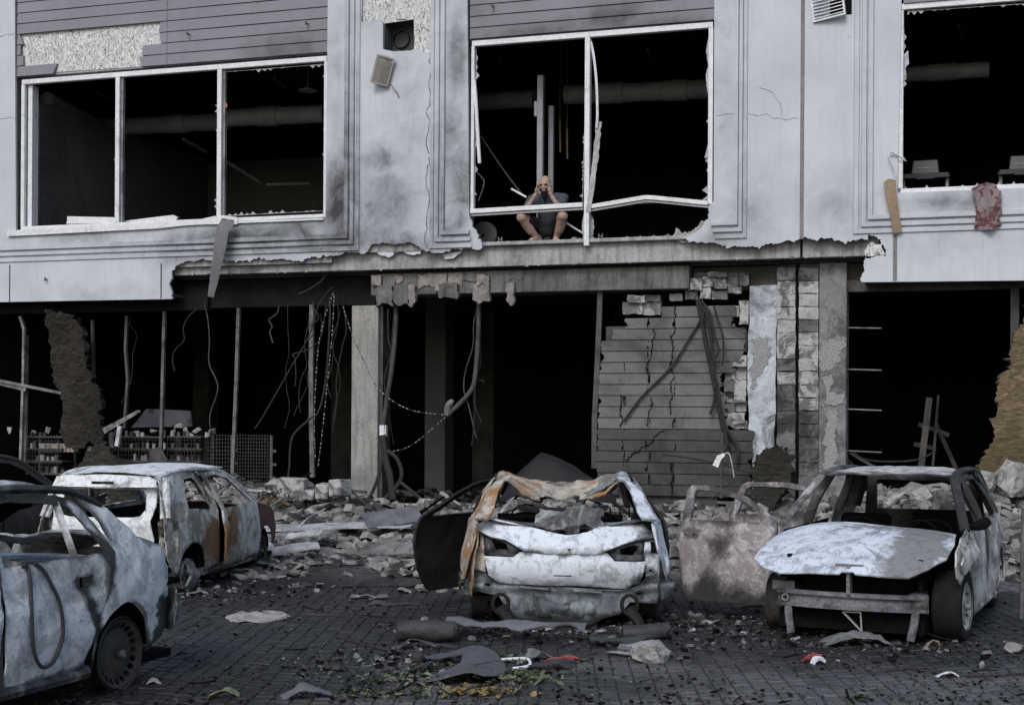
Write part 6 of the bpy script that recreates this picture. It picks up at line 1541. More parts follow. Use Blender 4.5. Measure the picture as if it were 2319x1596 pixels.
for px, py, sz_ in ((1213, 545, .05), (1222, 543, .06), (1240, 548, .09), (1262, 545, .06), (1205, 543, .04), (1150, 542, .04), (1300, 540, .08), (1313, 540, .06), (1375, 537, .04), (1450, 537, .05), (1480, 536, .06), (1510, 533, .06), (1535, 530, .09), (1550, 527, .11), (1565, 520, .10), (1580, 515, .10), (1345, 548, .06), (1420, 539, .04)):
    p = L3(px, py, .16); chunk(f2w(p.x, .16, zf + .05 + sz_ * .3), sz_, 'rubble', 'white plaster crumb on the ledge of the blown-out window', 'plaster crumbs on the ledge', 'plaster_crumb', .6, 'plaster')
o = panel('plaster_wedge', None, jag(poly([(1520, 540), (1530, 516), (1545, 528), (1575, 515), (1597, 498), (1608, 470), (1612, 545), (1520, 540)], .1), .012, .06, 4)[:-1], lambda s, z: (s, .1, z), M['rubble'], [], .06, .14, .02, 5, 3); at_b(o); tag(o, 'pale wedge of broken masonry in the lower corner of the blown-out window', 'masonry')

# ------------------------------------------------------------------ mineral-wool slabs
def slab(name, pts, t, thick, mat, label, tilt=0.0, seed=1):
    q = [fz(x, y, t) for x, y in pts]
    o = panel(name, None, jag(q + [q[0]], .014, .06, seed)[:-1], lambda s, z: (s, t + tilt * (z - 2), z), M[mat], [], .055, thick, .03, 3, seed, False, None, False, fine=.9); at_b(o); return tag(o, label, 'insulation')
slab('insulation_slab', [(109, 700), (182, 718), (198, 793), (209, 869), (225, 873), (231, 975), (232, 1007), (145, 1015), (138, 902), (127, 869), (120, 811), (107, 735)], .2, .12, 'wool', 'dark scorched rock-wool slab hanging down in front of the shop glazing', -.05, 1)
slab('insulation_slab', [(214, 1020), (240, 1000), (262, 1012), (300, 1040), (315, 1060), (325, 1110), (180, 1110), (200, 1050)], -.4, .12, 'wool', 'dark rock-wool slab lying tilted behind the white hatchback roof', .3, 2)
slab('insulation_slab', [(250, 1078), (340, 1080), (335, 1110), (320, 1145), (290, 1150), (262, 1120), (252, 1100)], -1.6, .12, 'wool', 'rounded dark rock-wool lump seen through the hatchback rear window', .2, 5)
slab('insulation_slab', [(2400, 560), (2330, 690), (2312, 740), (2290, 790), (2262, 860), (2243, 950), (2232, 1030), (2222, 1065), (2300, 1120), (2420, 1130)], -.1, .16, 'wool_tan', 'big tan rock-wool slab leaning against the doorway past the mottled pillar', .12, 3)
slab('insulation_slab', [(1700, 1070), (1712, 1030), (1735, 1012), (1765, 1015), (1790, 1045), (1792, 1090), (1770, 1120), (1745, 1160), (1715, 1160), (1706, 1110)], -.5, .25, 'wool', 'brown torn rock-wool clump at the foot of the tiled piers', .1, 4)
def tuft(px, py, t, z, r, label, mats, n=500, flat=.6, seed=1):
    rr_ = random.Random(seed); m_ = MB()
    for _ in range(n):
        v = Vector((rr_.gauss(0, .5), rr_.gauss(0, .4), abs(rr_.gauss(0, .45)) * flat)) * r; a_ = v; d = Vector((rr_.gauss(0, 1), rr_.gauss(0, 1), rr_.gauss(0, .7))).normalized() * r * rr_.uniform(.12, .3); w = d.cross(Vector((rr_.random(), rr_.random(), 1))).normalized() * r * .035
        m_.add([a_ - w, a_ + w, a_ + d + w * .6, a_ + d - w * .6], [(0, 1, 2, 3)], rr_.randrange(len(mats)))
    ell(m_, (0, 0, r * .1), (r * .8, r * .6, r * flat * .6), 10, 6)
    p = L3(px, py, t); o = m_.build('insulation_tuft', [M[k] for k in mats], None); o.location = f2w(p.x, t, z); return tag(o, label, 'insulation')
tuft(618, 1105, -1.3, .48, .36, 'fluffy tan insulation tuft on the rubble beyond the hatchback', ['wool_tan', 'wool'], 600, .8, 3)
tuft(2190, 1078, -.6, .55, .45, 'tan insulation fluff spilling at the foot of the leaning slab', ['wool_tan'], 500, .5, 4)

# ------------------------------------------------------------------ cables and pipes hanging from the ceiling edge
def cab(pts, r, label, t=.3, mat='cable', group=None):
    return rod('hanging_cable', [L3(x, y, t) for x, y in pts], r, label, 'cable', mat, group, 1.0, 6, 6)
def dashed(pts, r, label, t=.28):
    P = spline([L3(x, y, t) for x, y in pts], 10); m_ = MB()
    # resample by length
    acc = [0]
    for a_, b_ in zip(P[:-1], P[1:]): acc.append(acc[-1] + (b_ - a_).length)
    st = .036; n = int(acc[-1] / st); Q = []
    j = 0
    for i in range(n + 1):
        d = i * st
        while j < len(acc) - 2 and acc[j + 1] < d: j += 1
        u = (d - acc[j]) / max(1e-6, acc[j + 1] - acc[j]); Q.append(P[j].lerp(P[j + 1], min(1, u)))
    for i, (a_, b_) in enumerate(zip(Q[:-1], Q[1:])): m_.tube([a_, b_], r * (.7 + .5 * ((i * 7) % 5) / 5) if i % 2 else r * .5, 6, 1 if (i % 2 and (i * 13) % 7 > 1) else 0, True)
    o = at_b(m_.build('light_chain', [M['cable'], M['white_cable']], None, True)); return tag(o, label, 'light chain')
dashed([(776, 690), (785, 720), (800, 765), (825, 820), (850, 870), (885, 905), (930, 928), (975, 936), (1012, 940)], .009, 'white speckled light chain sagging from the ceiling edge to the bent pipe')
dashed([(1012, 942), (985, 965), (950, 995), (920, 1014), (888, 1022)], .008, 'white speckled light chain curving back down to the charred cables by the column')
dashed([(756, 660), (735, 720), (722, 780), (716, 850), (712, 950), (714, 1040)], .009, 'white speckled light chain hanging against the grey glazing post')
dashed([(757, 665), (752, 760), (742, 860), (732, 960), (720, 1060)], .009, 'white speckled light chain hanging just right of the grey glazing post')
cab([(752, 650), (722, 690), (700, 760), (660, 830), (620, 900), (585, 960), (575, 970)], .012, 'thin cable slanting across the dark shop left of the speckled chains')
cab([(742, 615), (728, 636), (700, 655), (676, 666)], .014, 'stiff cable end sticking out from the torn ceiling edge')
cab([(748, 670), (746, 750), (738, 860), (722, 930), (700, 950), (662, 990), (655, 1060), (650, 1100)], .018, 'dark cable dropping past the speckled chains to the rubble')
cab([(738, 690), (728, 760), (700, 790), (668, 800), (662, 805), (668, 812), (670, 850), (668, 875)], .010, 'looped thin wire with a small ring near the speckled chains')
cab([(1085, 860), (1094, 862), (1096, 868)], .008, 'short wire curl at the bend of the right bent pipe', .4); cab([(1076, 880), (1075, 930), (1072, 980), (1068, 1008)], .008, 'thin wire hanging from the bend of the right bent pipe', .4)
for i, (pts, r, lb) in enumerate(([[(866, 985), (874, 1040), (884, 1080), (890, 1130)], .06, 'thick charred hose beside the lit concrete column'], [[(878, 1020), (900, 1040), (910, 1075), (895, 1105), (870, 1130), (850, 1150)], .035, 'charred cable loop bulging right of the concrete column'], [[(868, 1010), (862, 1060), (845, 1110), (822, 1150)], .03, 'charred cable running down across the foot of the column'], [[(905, 1090), (930, 1110), (960, 1135)], .03, 'charred cable end spreading into the rubble right of the column'])):
    cab(pts, r, lb, .25)
p = L3(862, 976, .3); m_ = MB(); m_.box(-.06, .06, -.04, .04, -.1, .1); o = bevel(m_.build('junction_box', M['frame'], None), .008); o.location = f2w(p.x, .42, p.z); o.rotation_euler = (0, 0, -TH); tag(o, 'small white junction box on the concrete column', 'junction box')
rw = random.Random(91)
for i in range(16):
    x0 = rw.choice((690, 715, 740, 755, 770, 880, 900, 1090, 640, 300, 450)) + rw.uniform(-15, 15); y0 = rw.uniform(680, 715); ln = rw.uniform(60, 330); pts = [(x0, y0)]; x_, y_ = x0, y0
    for k in range(6): x_ += rw.gauss(0, 9) - 2; y_ += ln / 6 * rw.uniform(.6, 1.3); pts.append((x_, y_))
    cab(pts, rw.uniform(.005, .011), 'thin kinked charred wire hanging from the ceiling edge of the burnt shop', rw.uniform(.25, .8), 'cable' if i % 3 else 'steel', 'thin wires hanging in the shop')
# bundle over the planked wall
zc_ = lambda L: [zx(*p) for p in L]
for i, (pts, r) in enumerate(((((840, 490), (870, 640), (890, 760), (920, 900), (950, 1050), (975, 1180), (1000, 1300), (1030, 1400)), .04), (((850, 500), (900, 600), (925, 760), (935, 900), (960, 1030), (1000, 1250), (1045, 1330), (1085, 1400), (1085, 1500)), .03), (((835, 495), (860, 600), (885, 720), (905, 850), (940, 1020), (940, 1120), (915, 1200)), .025), (((860, 490), (915, 570), (940, 690), (965, 800), (930, 900), (945, 1040)), .022), (((940, 520), (960, 600), (990, 690), (1000, 800), (990, 900)), .018), (((870, 560), (870, 680), (905, 820), (960, 1010), (1010, 1300), (1020, 1400), (990, 1440)), .02))):
    cab(zc_(pts), r, ('thickest charred cable hanging over the planked wall', 'charred cable over the planked wall ending in a wide bend', 'charred cable over the planked wall with a short hooked end', 'short charred cable crossing the bundle on the planked wall', 'thin charred cable bowing right of the bundle on the planked wall', 'long thin charred cable reaching low on the planked wall')[i], TW - .07 - .02 * i)
cab(zc_([(870, 590), (790, 720), (690, 880), (600, 980), (480, 1100), (375, 1245)]), .018, 'straight cable slanting down-left across the planked wall', TW - .05)
cab(zc_([(620, 1450), (760, 1465), (940, 1500), (1060, 1530), (1160, 1560)]), .016, 'thin cable strung low across the planked wall', TW - .2)
rod('thin_pole', [L3(*zx(990, 1310), -.3), L3(*zx(985, 1596), -.3), L3(*zx(985, 1720), -.3)], .03, 'thin grey pole standing before the planked wall', 'pole', 'steel')
o = panel('paper_flag', None, poly([zx(930, 1515), zx(960, 1455), zx(1000, 1440), zx(1010, 1455), zx(985, 1480), zx(965, 1530)], -.35), lambda s, z: (s, -.35, z), M['frame'], [], .05, .008, .02, 6, 3); at_b(o); tag(o, 'scrap of white sheet caught on the thin grey pole', 'scrap')
rod('bent_strip', [L3(*zx(1000, 1450), -.34), L3(*zx(1030, 1440), -.34), L3(*zx(1050, 1500), -.34), L3(*zx(1065, 1590), -.34)], .02, 'bent white strip arching from the thin grey pole', 'strip', 'frame', None, .4)
# rebar and beams in the doorway past the mottled pillar
for i, (a_, b_, r) in enumerate((((1926, 1025), (2010, 1075), .03), (2 * [0] and (1915, 1035), (1960, 1080), .02), ((1990, 1066), (2120, 1070), .02), ((2105, 900), (2085, 1065), .05), ((2125, 895), (2112, 1060), .02), ((2080, 960), (2150, 985), .05), ((2070, 1005), (2120, 1015), .05), ((2120, 960), (2165, 1060), .05))):
    m_ = MB(); m_.bar(L3(a_[0], a_[1], 1.0 + .3 * i), L3(b_[0], b_[1], 1.0 + .3 * i), r * 2, r * 1.4); o = at_b(m_.build('fallen_beam', M['concrete_dark'] if i > 2 else M['steel'], None)); tag(o, 'dark fallen bar lying crosswise inside the doorway past the mottled pillar', 'beam', 'fallen bars in the doorway past the mottled pillar')
cab([(1925, 1020), (1960, 1040), (2020, 1045), (2080, 1040), (2120, 1020)], .015, 'dark cable sagging across the doorway past the mottled pillar', .8)
# ------------------------------------------------------------------ shop shelving behind the left glazing
def mesh_panel(px0, py0, px1, py1, t, label, nx, ny, foot=True):
    a_ = L3(px0, py0, t); b_ = L3(px1, py1, t); o = thing('wire_mesh_panel', label, 'wire mesh', f2w(a_.x, t, b_.z), -TH); W_ = b_.x - a_.x; H_ = a_.z - b_.z
    m_ = MB()
    for i in range(nx + 1): m_.bar((W_ * i / nx, 0, 0), (W_ * i / nx, 0, H_), .007)
    for j in range(ny + 1): m_.bar((0, .007, H_ * j / ny), (W_, .007, H_ * j / ny), .007)
    m_.build('wire_grid', M['steel'], o)
    m_ = MB(); m_.bar((W_ + .02, 0, -.05), (W_ + .02, 0, H_), .05, .03)
    for k in range(3): m_.bar((W_ + .02, -.0, H_ * (.12 + .28 * k)), (W_ + .12, -.0, H_ * (.12 + .28 * k)), .02, .05)
    m_.build('upright', M['steel'], o); return o
mesh_panel(538, 985, 612, 1095, .8, 'square wire mesh shelf end standing in the dark shop', 12, 14)
mesh_panel(605 - 140, 985, 535 - 12, 1090, .95, 'wire mesh shelf back with a dark sheet, left of the shelf end', 9, 12)
def shelf_unit(px0, px1, py0, py1, t, label, seed, goods):
    a_ = L3(px0, py0, t); b_ = L3(px1, py1, t); o = thing('shelf_unit', label, 'shelf', f2w(a_.x, t, b_.z), -TH, None); W_ = b_.x - a_.x; H_ = a_.z - b_.z; rr_ = random.Random(seed)
    for j in range(4):
        z = H_ * j / 3.2; m_ = MB(); m_.box(0, W_, 0, .4, z, z + .03); m_.build('shelf', M['steel'], o)
    for x in (0, W_ * .5, W_):
        m_ = MB(); m_.box(x - .02, x + .02, .4, .44, 0, H_); m_.build('upright', M['steel'], o)
    m_ = MB(); 
    for i in range(int(W_ / .07)): m_.bar((i * .07, -.01, 0), (i * .07, -.01, H_ * .98), .005)
    for j in range(int(H_ / .07)): m_.bar((0, -.016, j * .07), (W_, -.016, j * .07), .005)
    m_.build('wire_front', M['steel'], o)
    for j in range(4):
        x = .05; z = H_ * j / 3.2 + .03
        while x < W_ - .05:
            if rr_.random() < .62:
                r_ = rr_.uniform(.028, .045); h = rr_.uniform(.07, .13); m_ = MB(); m_.lathe([(.001, 0), (r_, 0), (r_, h * .8), (r_ * .75, h * .88), (r_ * .75, h), (.001, h)], 10)
                g = m_.build('jar', rr_.choice(goods), None, True); g.location = f2w(a_.x + x, t + rr_.uniform(.06, .14), b_.z + z); tag(g, 'scorched jar standing on ' + label.split(',')[0], 'jar', 'jars on ' + label.split(',')[0])
            x += rr_.uniform(.08, .13)
    return o
GJ = [plain('sooty_jar_glass', (.10, .10, .105), .3, .6, .5, 20), plain('pale_jar_label', (.36, .36, .36), .6, .3, .4, 20), plain('dark_jar', (.03, .03, .03), .4, .5, .4, 20)]
shelf_unit(240, 372, 985, 1075, .75, 'charred shelf unit in the shop, between hanging rock wool and tall pale post', 3, GJ)
shelf_unit(380, 455, 985, 1075, .8, 'charred shelf unit in the shop, right of the tall pale post', 4, GJ)
shelf_unit(60, 140, 985, 1075, .75, 'charred shelf unit in the shop, left of the hanging rock wool', 5, GJ)
MPk = plain('pale_packets', (.30, .28, .23), .8, .3, .35, 14)
for i in range(9):
    p = L3(78 + i * 9, 1010, .65); m_ = MB(); m_.box(-.035, .035, -.03, .03, 0, .16); o = bevel(m_.build('goods_packet', MPk, None), .006); o.location = f2w(p.x, .85, fz(100, 1023, .75)[1]); o.rotation_euler = (0, 0, -TH + rr.uniform(-.15, .15)); tag(o, 'pale packet in a row on the shelf left of the hanging rock wool', 'packet', 'packets on the shelf')
o = panel('dark_sign_board', None, poly([(330, 925), (430, 930), (438, 965), (300, 968)], 1.4), lambda s, z: (s, 1.4 + .2 * (z - 2), z), plain('navy_board', (.035, .04, .055), .5, .4, .2, 3), [], .1, .05, .01, 3, 2); at_b(o); tag(o, 'large dark blue board lying behind the shop shelves', 'board')
for q, lb in (([(232, 972), (320, 928), (326, 932), (236, 985)], 'pale metal trim leaning over the shop shelf'), ([(340, 1020), (366, 1010), (380, 1040), (365, 1085), (345, 1080)], 'grey tilted plate standing behind the hatchback'), ([(385, 1060), (400, 1045), (432, 1052), (420, 1085), (390, 1080)], 'small grey plate leaning behind the hatchback roof')):
    o = panel('metal_plate', None, poly(q, .3), lambda s, z: (s, .3 - .1 * (z - 1), z), M['steel_pale'] if 'trim' in lb else M['steel'], [], .08, .012, .008, 3, 2); at_b(o); tag(o, lb, 'plate')
for i, (px, py, s_, mk) in enumerate(((20, 975, .1, 'rubble'), (160, 968, .12, 'rubble'), (75, 980, .09, 'claypale'), (110, 975, .1, 'claypale'), (405, 965, .12, 'rubble'), (420, 972, .08, 'rubble'), (445, 975, .14, 'rubble'), (395, 978, .09, 'rubble'), (480, 976, .12, 'rubble'), (350, 975, .1, 'rubble'), (435, 985, .1, 'rubble'), (470, 985, .07, 'rubble'), (305, 980, .08, 'rubble'), (140, 978, .07, 'rubble'))):
    p = L3(px, py, .9); chunk(f2w(p.x, .9, p.z), s_, mk, 'pale debris lump lying on top of the shop shelves', 'debris on the shelves', 'debris_lump')
# ------------------------------------------------------------------ rubble along the shopfront
RR = random.Random(77)
def mound(s, t):
    """height of the rubble bank in facade coordinates"""
    base = .11
    a_ = max(0, min(1, (t + 3.3) / 3.0)); h = base + .42 * a_ ** 1.2
    h += .42 * math.exp(-((s - 7.2) / 2.2) ** 2) * max(0, min(1, (t + 3.6) / 2.2))          # bank on the right
    h += .22 * math.exp(-((s + 5.0) / 2.0) ** 2) * a_ - .10 * math.exp(-((s + 1.2) / 1.6) ** 2) * a_
    h += .10 * nz((s, t, 0), 1.3, 3) * (a_ + .25) + .05 * nz((s, t, 0), 4, 5) * (a_ + .2)
    return max(.04, h)
V = []; F = []; ns, nt_ = 150, 34; s0_, s1_ = -11.5, 9.6; t0_, t1_ = -3.3, .46
for i in range(ns + 1):
    for j in range(nt_ + 1):
        s = s0_ + (s1_ - s0_) * i / ns; t = t0_ + (t1_ - t0_) * j / nt_; p = f2w(s, t, mound(s, t) if 0 < j else -.02); V.append(p)
for i in range(ns):
    for j in range(nt_): b_ = i * (nt_ + 1) + j; F.append((b_, b_ + nt_ + 1, b_ + nt_ + 2, b_ + 1))
M['bank'] = plain('rubble_fines', (.27, .27, .272), .95, .15, .5, 6, bmp=.9, fine=45, grime=(.045, .045, .045), ga=(.42, .62))
o = mesh_obj('rubble_bank', V, F, M['bank'], None, True); tag(o, 'low bank of crushed masonry fines along the foot of the facade', 'rubble', None, 'stuff')

def put(s, t, size, mk, label, group, flat=.7, name='rubble_chunk', dz=0.0):
    z = mound(s, t) if t > -3.3 else (.11 if t > -3.0 else .0)
    return chunk(f2w(s, t, z + size * .22 * flat + dz), size, mk, label, group, name, flat)
def zone(n, sr, tr, szr, mks, label, group, flat=.7):
    for _ in range(n):
        s = RR.uniform(*sr); t = tr[0] + (tr[1] - tr[0]) * RR.random() ** .8; put(s, t, szr[0] + (szr[1] - szr[0]) * RR.random() ** 2, RR.choice(mks), label, group, flat)
zone(70, (5.2, 9.4), (-2.6, .1), (.12, .46), ['rubble', 'rubble', 'claypale', 'rubble_grey'], 'pale masonry chunk in the bank behind the white-hooded car', 'masonry chunks behind the white-hooded car')
zone(72, (-5.2, -.8), (-3.0, .1), (.10, .38), ['rubble', 'rubble', 'rubble_grey', 'rubble_dark'], 'broken masonry chunk in front of the dark shop, left of the liftback', 'masonry chunks before the shop')
zone(40, (-1.0, 2.6), (-2.6, .2), (.10, .36), ['rubble', 'rubble_grey', 'rubble_dark'], 'sooty masonry chunk behind the caved-in liftback', 'masonry chunks behind the liftback')
zone(36, (2.4, 5.2), (-2.4, .1), (.08, .26), ['rubble', 'rubble_grey', 'claypale'], 'masonry chunk at the foot of the planked wall', 'masonry chunks by the planked wall')
zone(40, (-10.5, -5.2), (-2.6, .1), (.08, .24), ['rubble', 'rubble_grey'], 'masonry chunk behind the hatchback and black car', 'masonry chunks behind the hatchback')
# a few singled-out blocks
def rough(me, amp=.06, cuts=3, seed=1):
    bm = bmesh.new(); bm.from_mesh(me); bmesh.ops.triangulate(bm, faces=bm.faces); bmesh.ops.subdivide_edges(bm, edges=bm.edges, cuts=cuts, use_grid_fill=True)
    for v in bm.verts:
        n_ = v.co.normalized(); v.co += n_ * amp * (nz(v.co, 3.5, seed) + .6 * nz(v.co, 9, seed) - .9 * max(0, .25 - abs(nz(v.co, 2.2, seed + 4))))
    bm.to_mesh(me); bm.free(); return me
def big(px, py, t, size, mk, label, rot=(0, 0, 0), sc=(1, 1, 1), seed=1):
    p = L3(px, py, t); me = rough(chunk_mesh(seed, .9, 16), .09); me.materials.append(M[mk]); o = bpy.data.objects.new('masonry_block', me); lk(o); o.location = f2w(p.x, t, p.z); o.rotation_euler = rot; o.scale = (size * sc[0], size * sc[1], size * sc[2]); return tag(o, label, 'masonry block')
big(2300, 1085, -1.0, .42, 'rubble', 'big white broken block at the tan slab, largest of the white blocks', (.1, .1, .4), (1, .9, 1), 3)
big(2225, 1090, -1.2, .30, 'rubble', 'white broken block beside the largest white block', (.1, .2, .9), (1.1, .9, .8), 4)
big(2195, 1100, -1.3, .2, 'rubble', 'small white block below the tan insulation fluff', (.3, .1, .2), (1.1, .9, .9), 5)
for i, (px, py, w, h) in enumerate(((662, 1108, 62, 52), (735, 1112, 30, 34), (770, 1105, 34, 38), (705, 1120, 26, 22))):
    p = L3(px, py, -.9); m_ = MB(); m_.box(-w / 276, w / 276, -.16, .16, -h / 276, h / 276); o = bevel(m_.build('aerated_block', MBk, None), .02); o.location = f2w(p.x, -.9, p.z); o.rotation_euler = (RR.uniform(-.08, .08), RR.uniform(-.1, .1), -TH + RR.uniform(-.3, .3))
    tag(o, ('largest pale aerated block below the grey post', 'narrow pale aerated block standing left of the column', 'pale square aerated block nearest the lit column', 'small grey aerated block lying beside the largest one')[i], 'block')
# charred trestle of bars by the column
tr = thing('charred_trestle', 'charred thin metal trestle standing left of the concrete column foot', 'metal frame', f2w(L3(760, 1090, -.7).x, -.7, .3), -TH)
m_ = MB(); m_.bar((-.75, 0, .52), (.55, 0, .46), .05, .05); m_.build('top_bar', M['steel'], tr)
for x, b_ in ((-.6, -.5), (-.2, -.3), (.1, .05), (.25, .3)):
    m_ = MB(); m_.bar((x, 0, .5), (b_, -.05, 0), .025); m_.build('leg', M['steel'], tr)
m_ = MB(); m_.bar((.3, -.02, .46), (.7, -.1, .2), .03); m_.build('brace', M['steel'], tr)
# fallen sheets, planks, trims on the pavement
def sheet(px, py, lenx, leny, rz, tilt, mat, label, z=.2, thick=.02, roll=0.0, cat='sheet', bend=.04, name='fallen_sheet', seed=1, holes=()):
    p = gp(px, py, z); o = panel(name, None, [(-lenx / 2, -leny / 2), (lenx / 2, -leny / 2), (lenx / 2 * .96, leny / 2), (-lenx / 2, leny / 2 * .9)], lambda x, y: (x, y, bend * math.sin(x / lenx * 3.3) + bend * .4 * math.sin(y / leny * 5)), M[mat], list(holes), max(.05, leny / 3), thick, bend * .4, 4, seed, False, None, False)
    o.location = p; o.rotation_euler = (tilt, roll, rz); return tag(o, label, cat)
sheet(740, 1190, 2.6, .55, -.08, .05, 'sheetm', 'long white metal sheet lying on the rubble between hatchback and liftback', .36, .02)
sheet(640, 1210, 1.6, .22, .1, .1, 'steel_pale', 'ribbed pale panel stacked beside the hatchback nose', .3, .05, 0, 'panel')
sheet(690, 1208, .62, .16, -.5, .3, 'sheetm', 'short white metal strip lying across the ribbed pale panel', .35, .015)
sheet(660, 1239, .75, .35, .2, .1, 'sheetm', 'white plaster board fragment on the kerb by the hatchback front wheel', .2, .03)
sheet(880, 1242, .95, .3, -.45, .5, 'rubble_grey', 'grey concrete strip broken in two before the liftback door', .15, .05, 0, 'slab')
sheet(890, 1170, .9, .42, .5, .45, 'flash', 'corrugated grey sheet propped on the rubble right of the column', .5, .02)
sheet(1010, 1180, 3.2, .12, .22, .1, 'steel', 'long dark steel rail lying across the rubble towards the liftback', .33, .06, 0, 'rail', .02)
sheet(1140, 1196, 2.2, .5, .05, 1.1, 'flash', 'dark blue-grey panel lying on edge behind the open black door', .26, .02, 0, 'panel', .02)
sheet(1270, 1192, .6, .3, .3, .1, 'rubble', 'pale concrete lump with two bolts near the black door', .22, .12, 0, 'concrete', .01)
# fallen cladding pieces at the planked wall
for i, (px, py, lx, ly, rz, tl, ro, mt, lb) in enumerate(((1690, 1098, .9, .36, -.5, .7, .3, 'board', 'grey plank piece fallen on top of the heap by the piers'), (1716, 1125, .55, .36, -.45, .75, .25, 'board', 'short grey plank piece leaning below the upper one'), (1610, 1120, .7, .2, .5, .5, -.4, 'board', 'grey plank piece leaning left in the open-door window'), (1660, 1148, 2.2, .14, .12, .3, -.08, 'steel', 'long dark plank lying level behind the open doors'), (1560, 1150, 1.6, .16, .05, .3, 0, 'steel', 'dark plank lying behind the pinkish door'), (1780, 1130, 1.2, .14, -.6, .4, .3, 'steel', 'dark plank slanting through the empty windscreen'), (1840, 1125, 1.3, .5, -.3, .6, .35, 'card', 'brown board leaning behind the empty windscreen'))):
    o = sheet(px, py, lx, ly, rz, tl, mt, lb, .75 if py < 1130 else .55, .04, ro, 'plank', .01, 'fallen_plank', i)

# ------------------------------------------------------------------ debris on the paving
def lump_obj(name, mb, mat, loc, rz, label, cat, smooth=True):
    o = mb.build(name, mat, None, smooth); o.location = loc; o.rotation_euler = (0, 0, rz); return tag(o, label, cat)
# round melted disc
p = gp(585, 1402); q = arc(0, 0, .30, 0, 360, 36)[:-1]; q = [(x * (1 + .05 * math.sin(i * 2.1)), y * (1 + .04 * math.cos(i * 3.3))) for i, (x, y) in enumerate(q)]
M['alloy_melt'] = plain('melted_alloy', (.42, .41, .40), .6, .4, .5, 14, bmp=1.0, grime=(.10, .09, .08))
o = panel('melted_disc', None, q, lambda x, y: (x, y, .035 + .02 * nz((x, y, 0), 9)), M['alloy_melt'], [arc(-.17, .0, .035, 0, 360, 8)[:-1], arc(.16, -.1, .03, 0, 360, 8)[:-1]], .05, .02, .02, 8, 2); o.location = p; tag(o, 'round white melted disc lying flat on the black paving', 'disc')
# silencer and long exhaust / bumper strip
p = gp(955, 1452); m_ = MB(); m_.lathe([(.001, -.02), (.07, -.02), (.12, .0)] + [(.105, .03 + .038 * k) for k in range(13)] + [(.07, .52), (.001, .52)], 28, Matrix.Rotation(R(90), 4, 'Y')); m_.v = [(v[0], v[1] * (1 + .16 * nz(v, 6, 2)) , v[2] * (.88 + .22 * nz(v, 5, 4)) + .012 * nz(v, 16, 1)) for v in m_.v]; o = lump_obj('exhaust_silencer', m_, plain('burnt_silencer', (.035, .035, .038), .6, .4, .5, 7, bmp=.5), (p.x - .2, p.y, .10), R(-4), 'dark barrel-shaped exhaust silencer lying at the end of the long strip', 'silencer')
p0, p1 = gp(1015, 1440), gp(1330, 1455); L_ = (p1 - p0).length
o = panel('bumper_strip', None, jag([(0, -.12), (.4, -.10), (.9, -.07), (1.2, -.10), (L_, -.14)], .012, .12, 3) + jag([(L_, .08), (1.1, .06), (.8, .10), (.3, .13), (0, .12)], .01, .12, 4), lambda x, y: (x, y, .10 + .08 * math.cos(y * 9) - .03 * math.sin(x * 2.4)), M['flash'], [], .07, .012, .03, 4, 5); o.location = (p0.x, p0.y, .0); o.rotation_euler = (0, 0, math.atan2(p1.y - p0.y, p1.x - p0.x)); tag(o, 'long burnt bumper strip lying behind the liftback tail', 'bumper strip')
p0 = gp(1335, 1462); o = panel('bumper_shard', None, jag([(0, -.1), (.5, -.06), (.62, .04), (.3, .08), (0, .1), (0, -.1)], .014, .07, 6)[:-1], lambda x, y: (x, y, .04 + .04 * math.cos(y * 12)), M['tarp'], [], .06, .012, .02, 5, 5); o.location = p0; tag(o, 'black curled plastic shard at the right end of the long strip', 'shard')
p0 = gp(1460, 1452); m_ = MB(); m_.tube(spline([(-.2, 0, .07), (0, 0, .075), (.22, .05, .09)], 4), .075, 14); lump_obj('burnt_pipe', m_, M['tarp'], p0, .1, 'short black burnt pipe under the right corner of the liftback', 'pipe')
# curved grey splash guard
MF = plain('grey_plastic_liner', (.085, .088, .10), .6, .35, .2, 3, bmp=.15)
p = gp(1010, 1545); P = [(-.28, -.10), (.10, -.16), (.30, -.13), (.42, .02), (.52, .12), (.46, .30), (.38, .55), (.12, .72), (-.10, .74), (-.25, .62), (-.02, .58), (.12, .45), (.10, .28), (-.02, .14), (-.20, .0)]
P = [(x * .95 + .0, y * 1.25) for x, y in P]
o = panel('splash_guard', None, P, lambda x, y: (x, y, .02 + .09 * math.exp(-((x - .18 - .1 * y) / .2) ** 2) + .05 * max(0, y)), MF, [], .05, .008, .012, 3, 4); o.location = p; tag(o, 'curved grey plastic wheel-arch liner lying on the paving among leaves', 'plastic liner')
# radiator-grille ring
p = gp(1150, 1517); m_ = MB(); ring = [Vector((.175 * math.copysign(abs(math.cos(a_)) ** .6, math.cos(a_)), .085 * math.copysign(abs(math.sin(a_)) ** .6, math.sin(a_)), 0)) for a_ in [i * 2 * math.pi / 28 for i in range(29)]]
gr = thing('radiator_grille', 'oval chrome-rimmed car grille lying on the paving', 'car grille', (p.x, p.y, .05)); gr.rotation_euler = (R(16), R(-4), R(5))
m_.tube(ring, .012, 8); m_.build('rim', M['frame'], gr, True)
for k in range(6): m2 = MB(); x = -.13 + .052 * k; m2.bar((x, -.075, 0), (x + .02, .075, 0), .006, .02); m2.build('slat', M['tarp'], gr)
# round metal ball joint
p = gp(946, 1505); m_ = MB(); ell(m_, (0, 0, .06), (.055, .055, .058), 16, 10); m_.tube([(0, 0, .1), (-.03, .02, .16)], .016, 8); lump_obj('metal_ball', m_, MWd, p, 0, 'rusty dark metal ball with a short stub on the paving', 'car part')
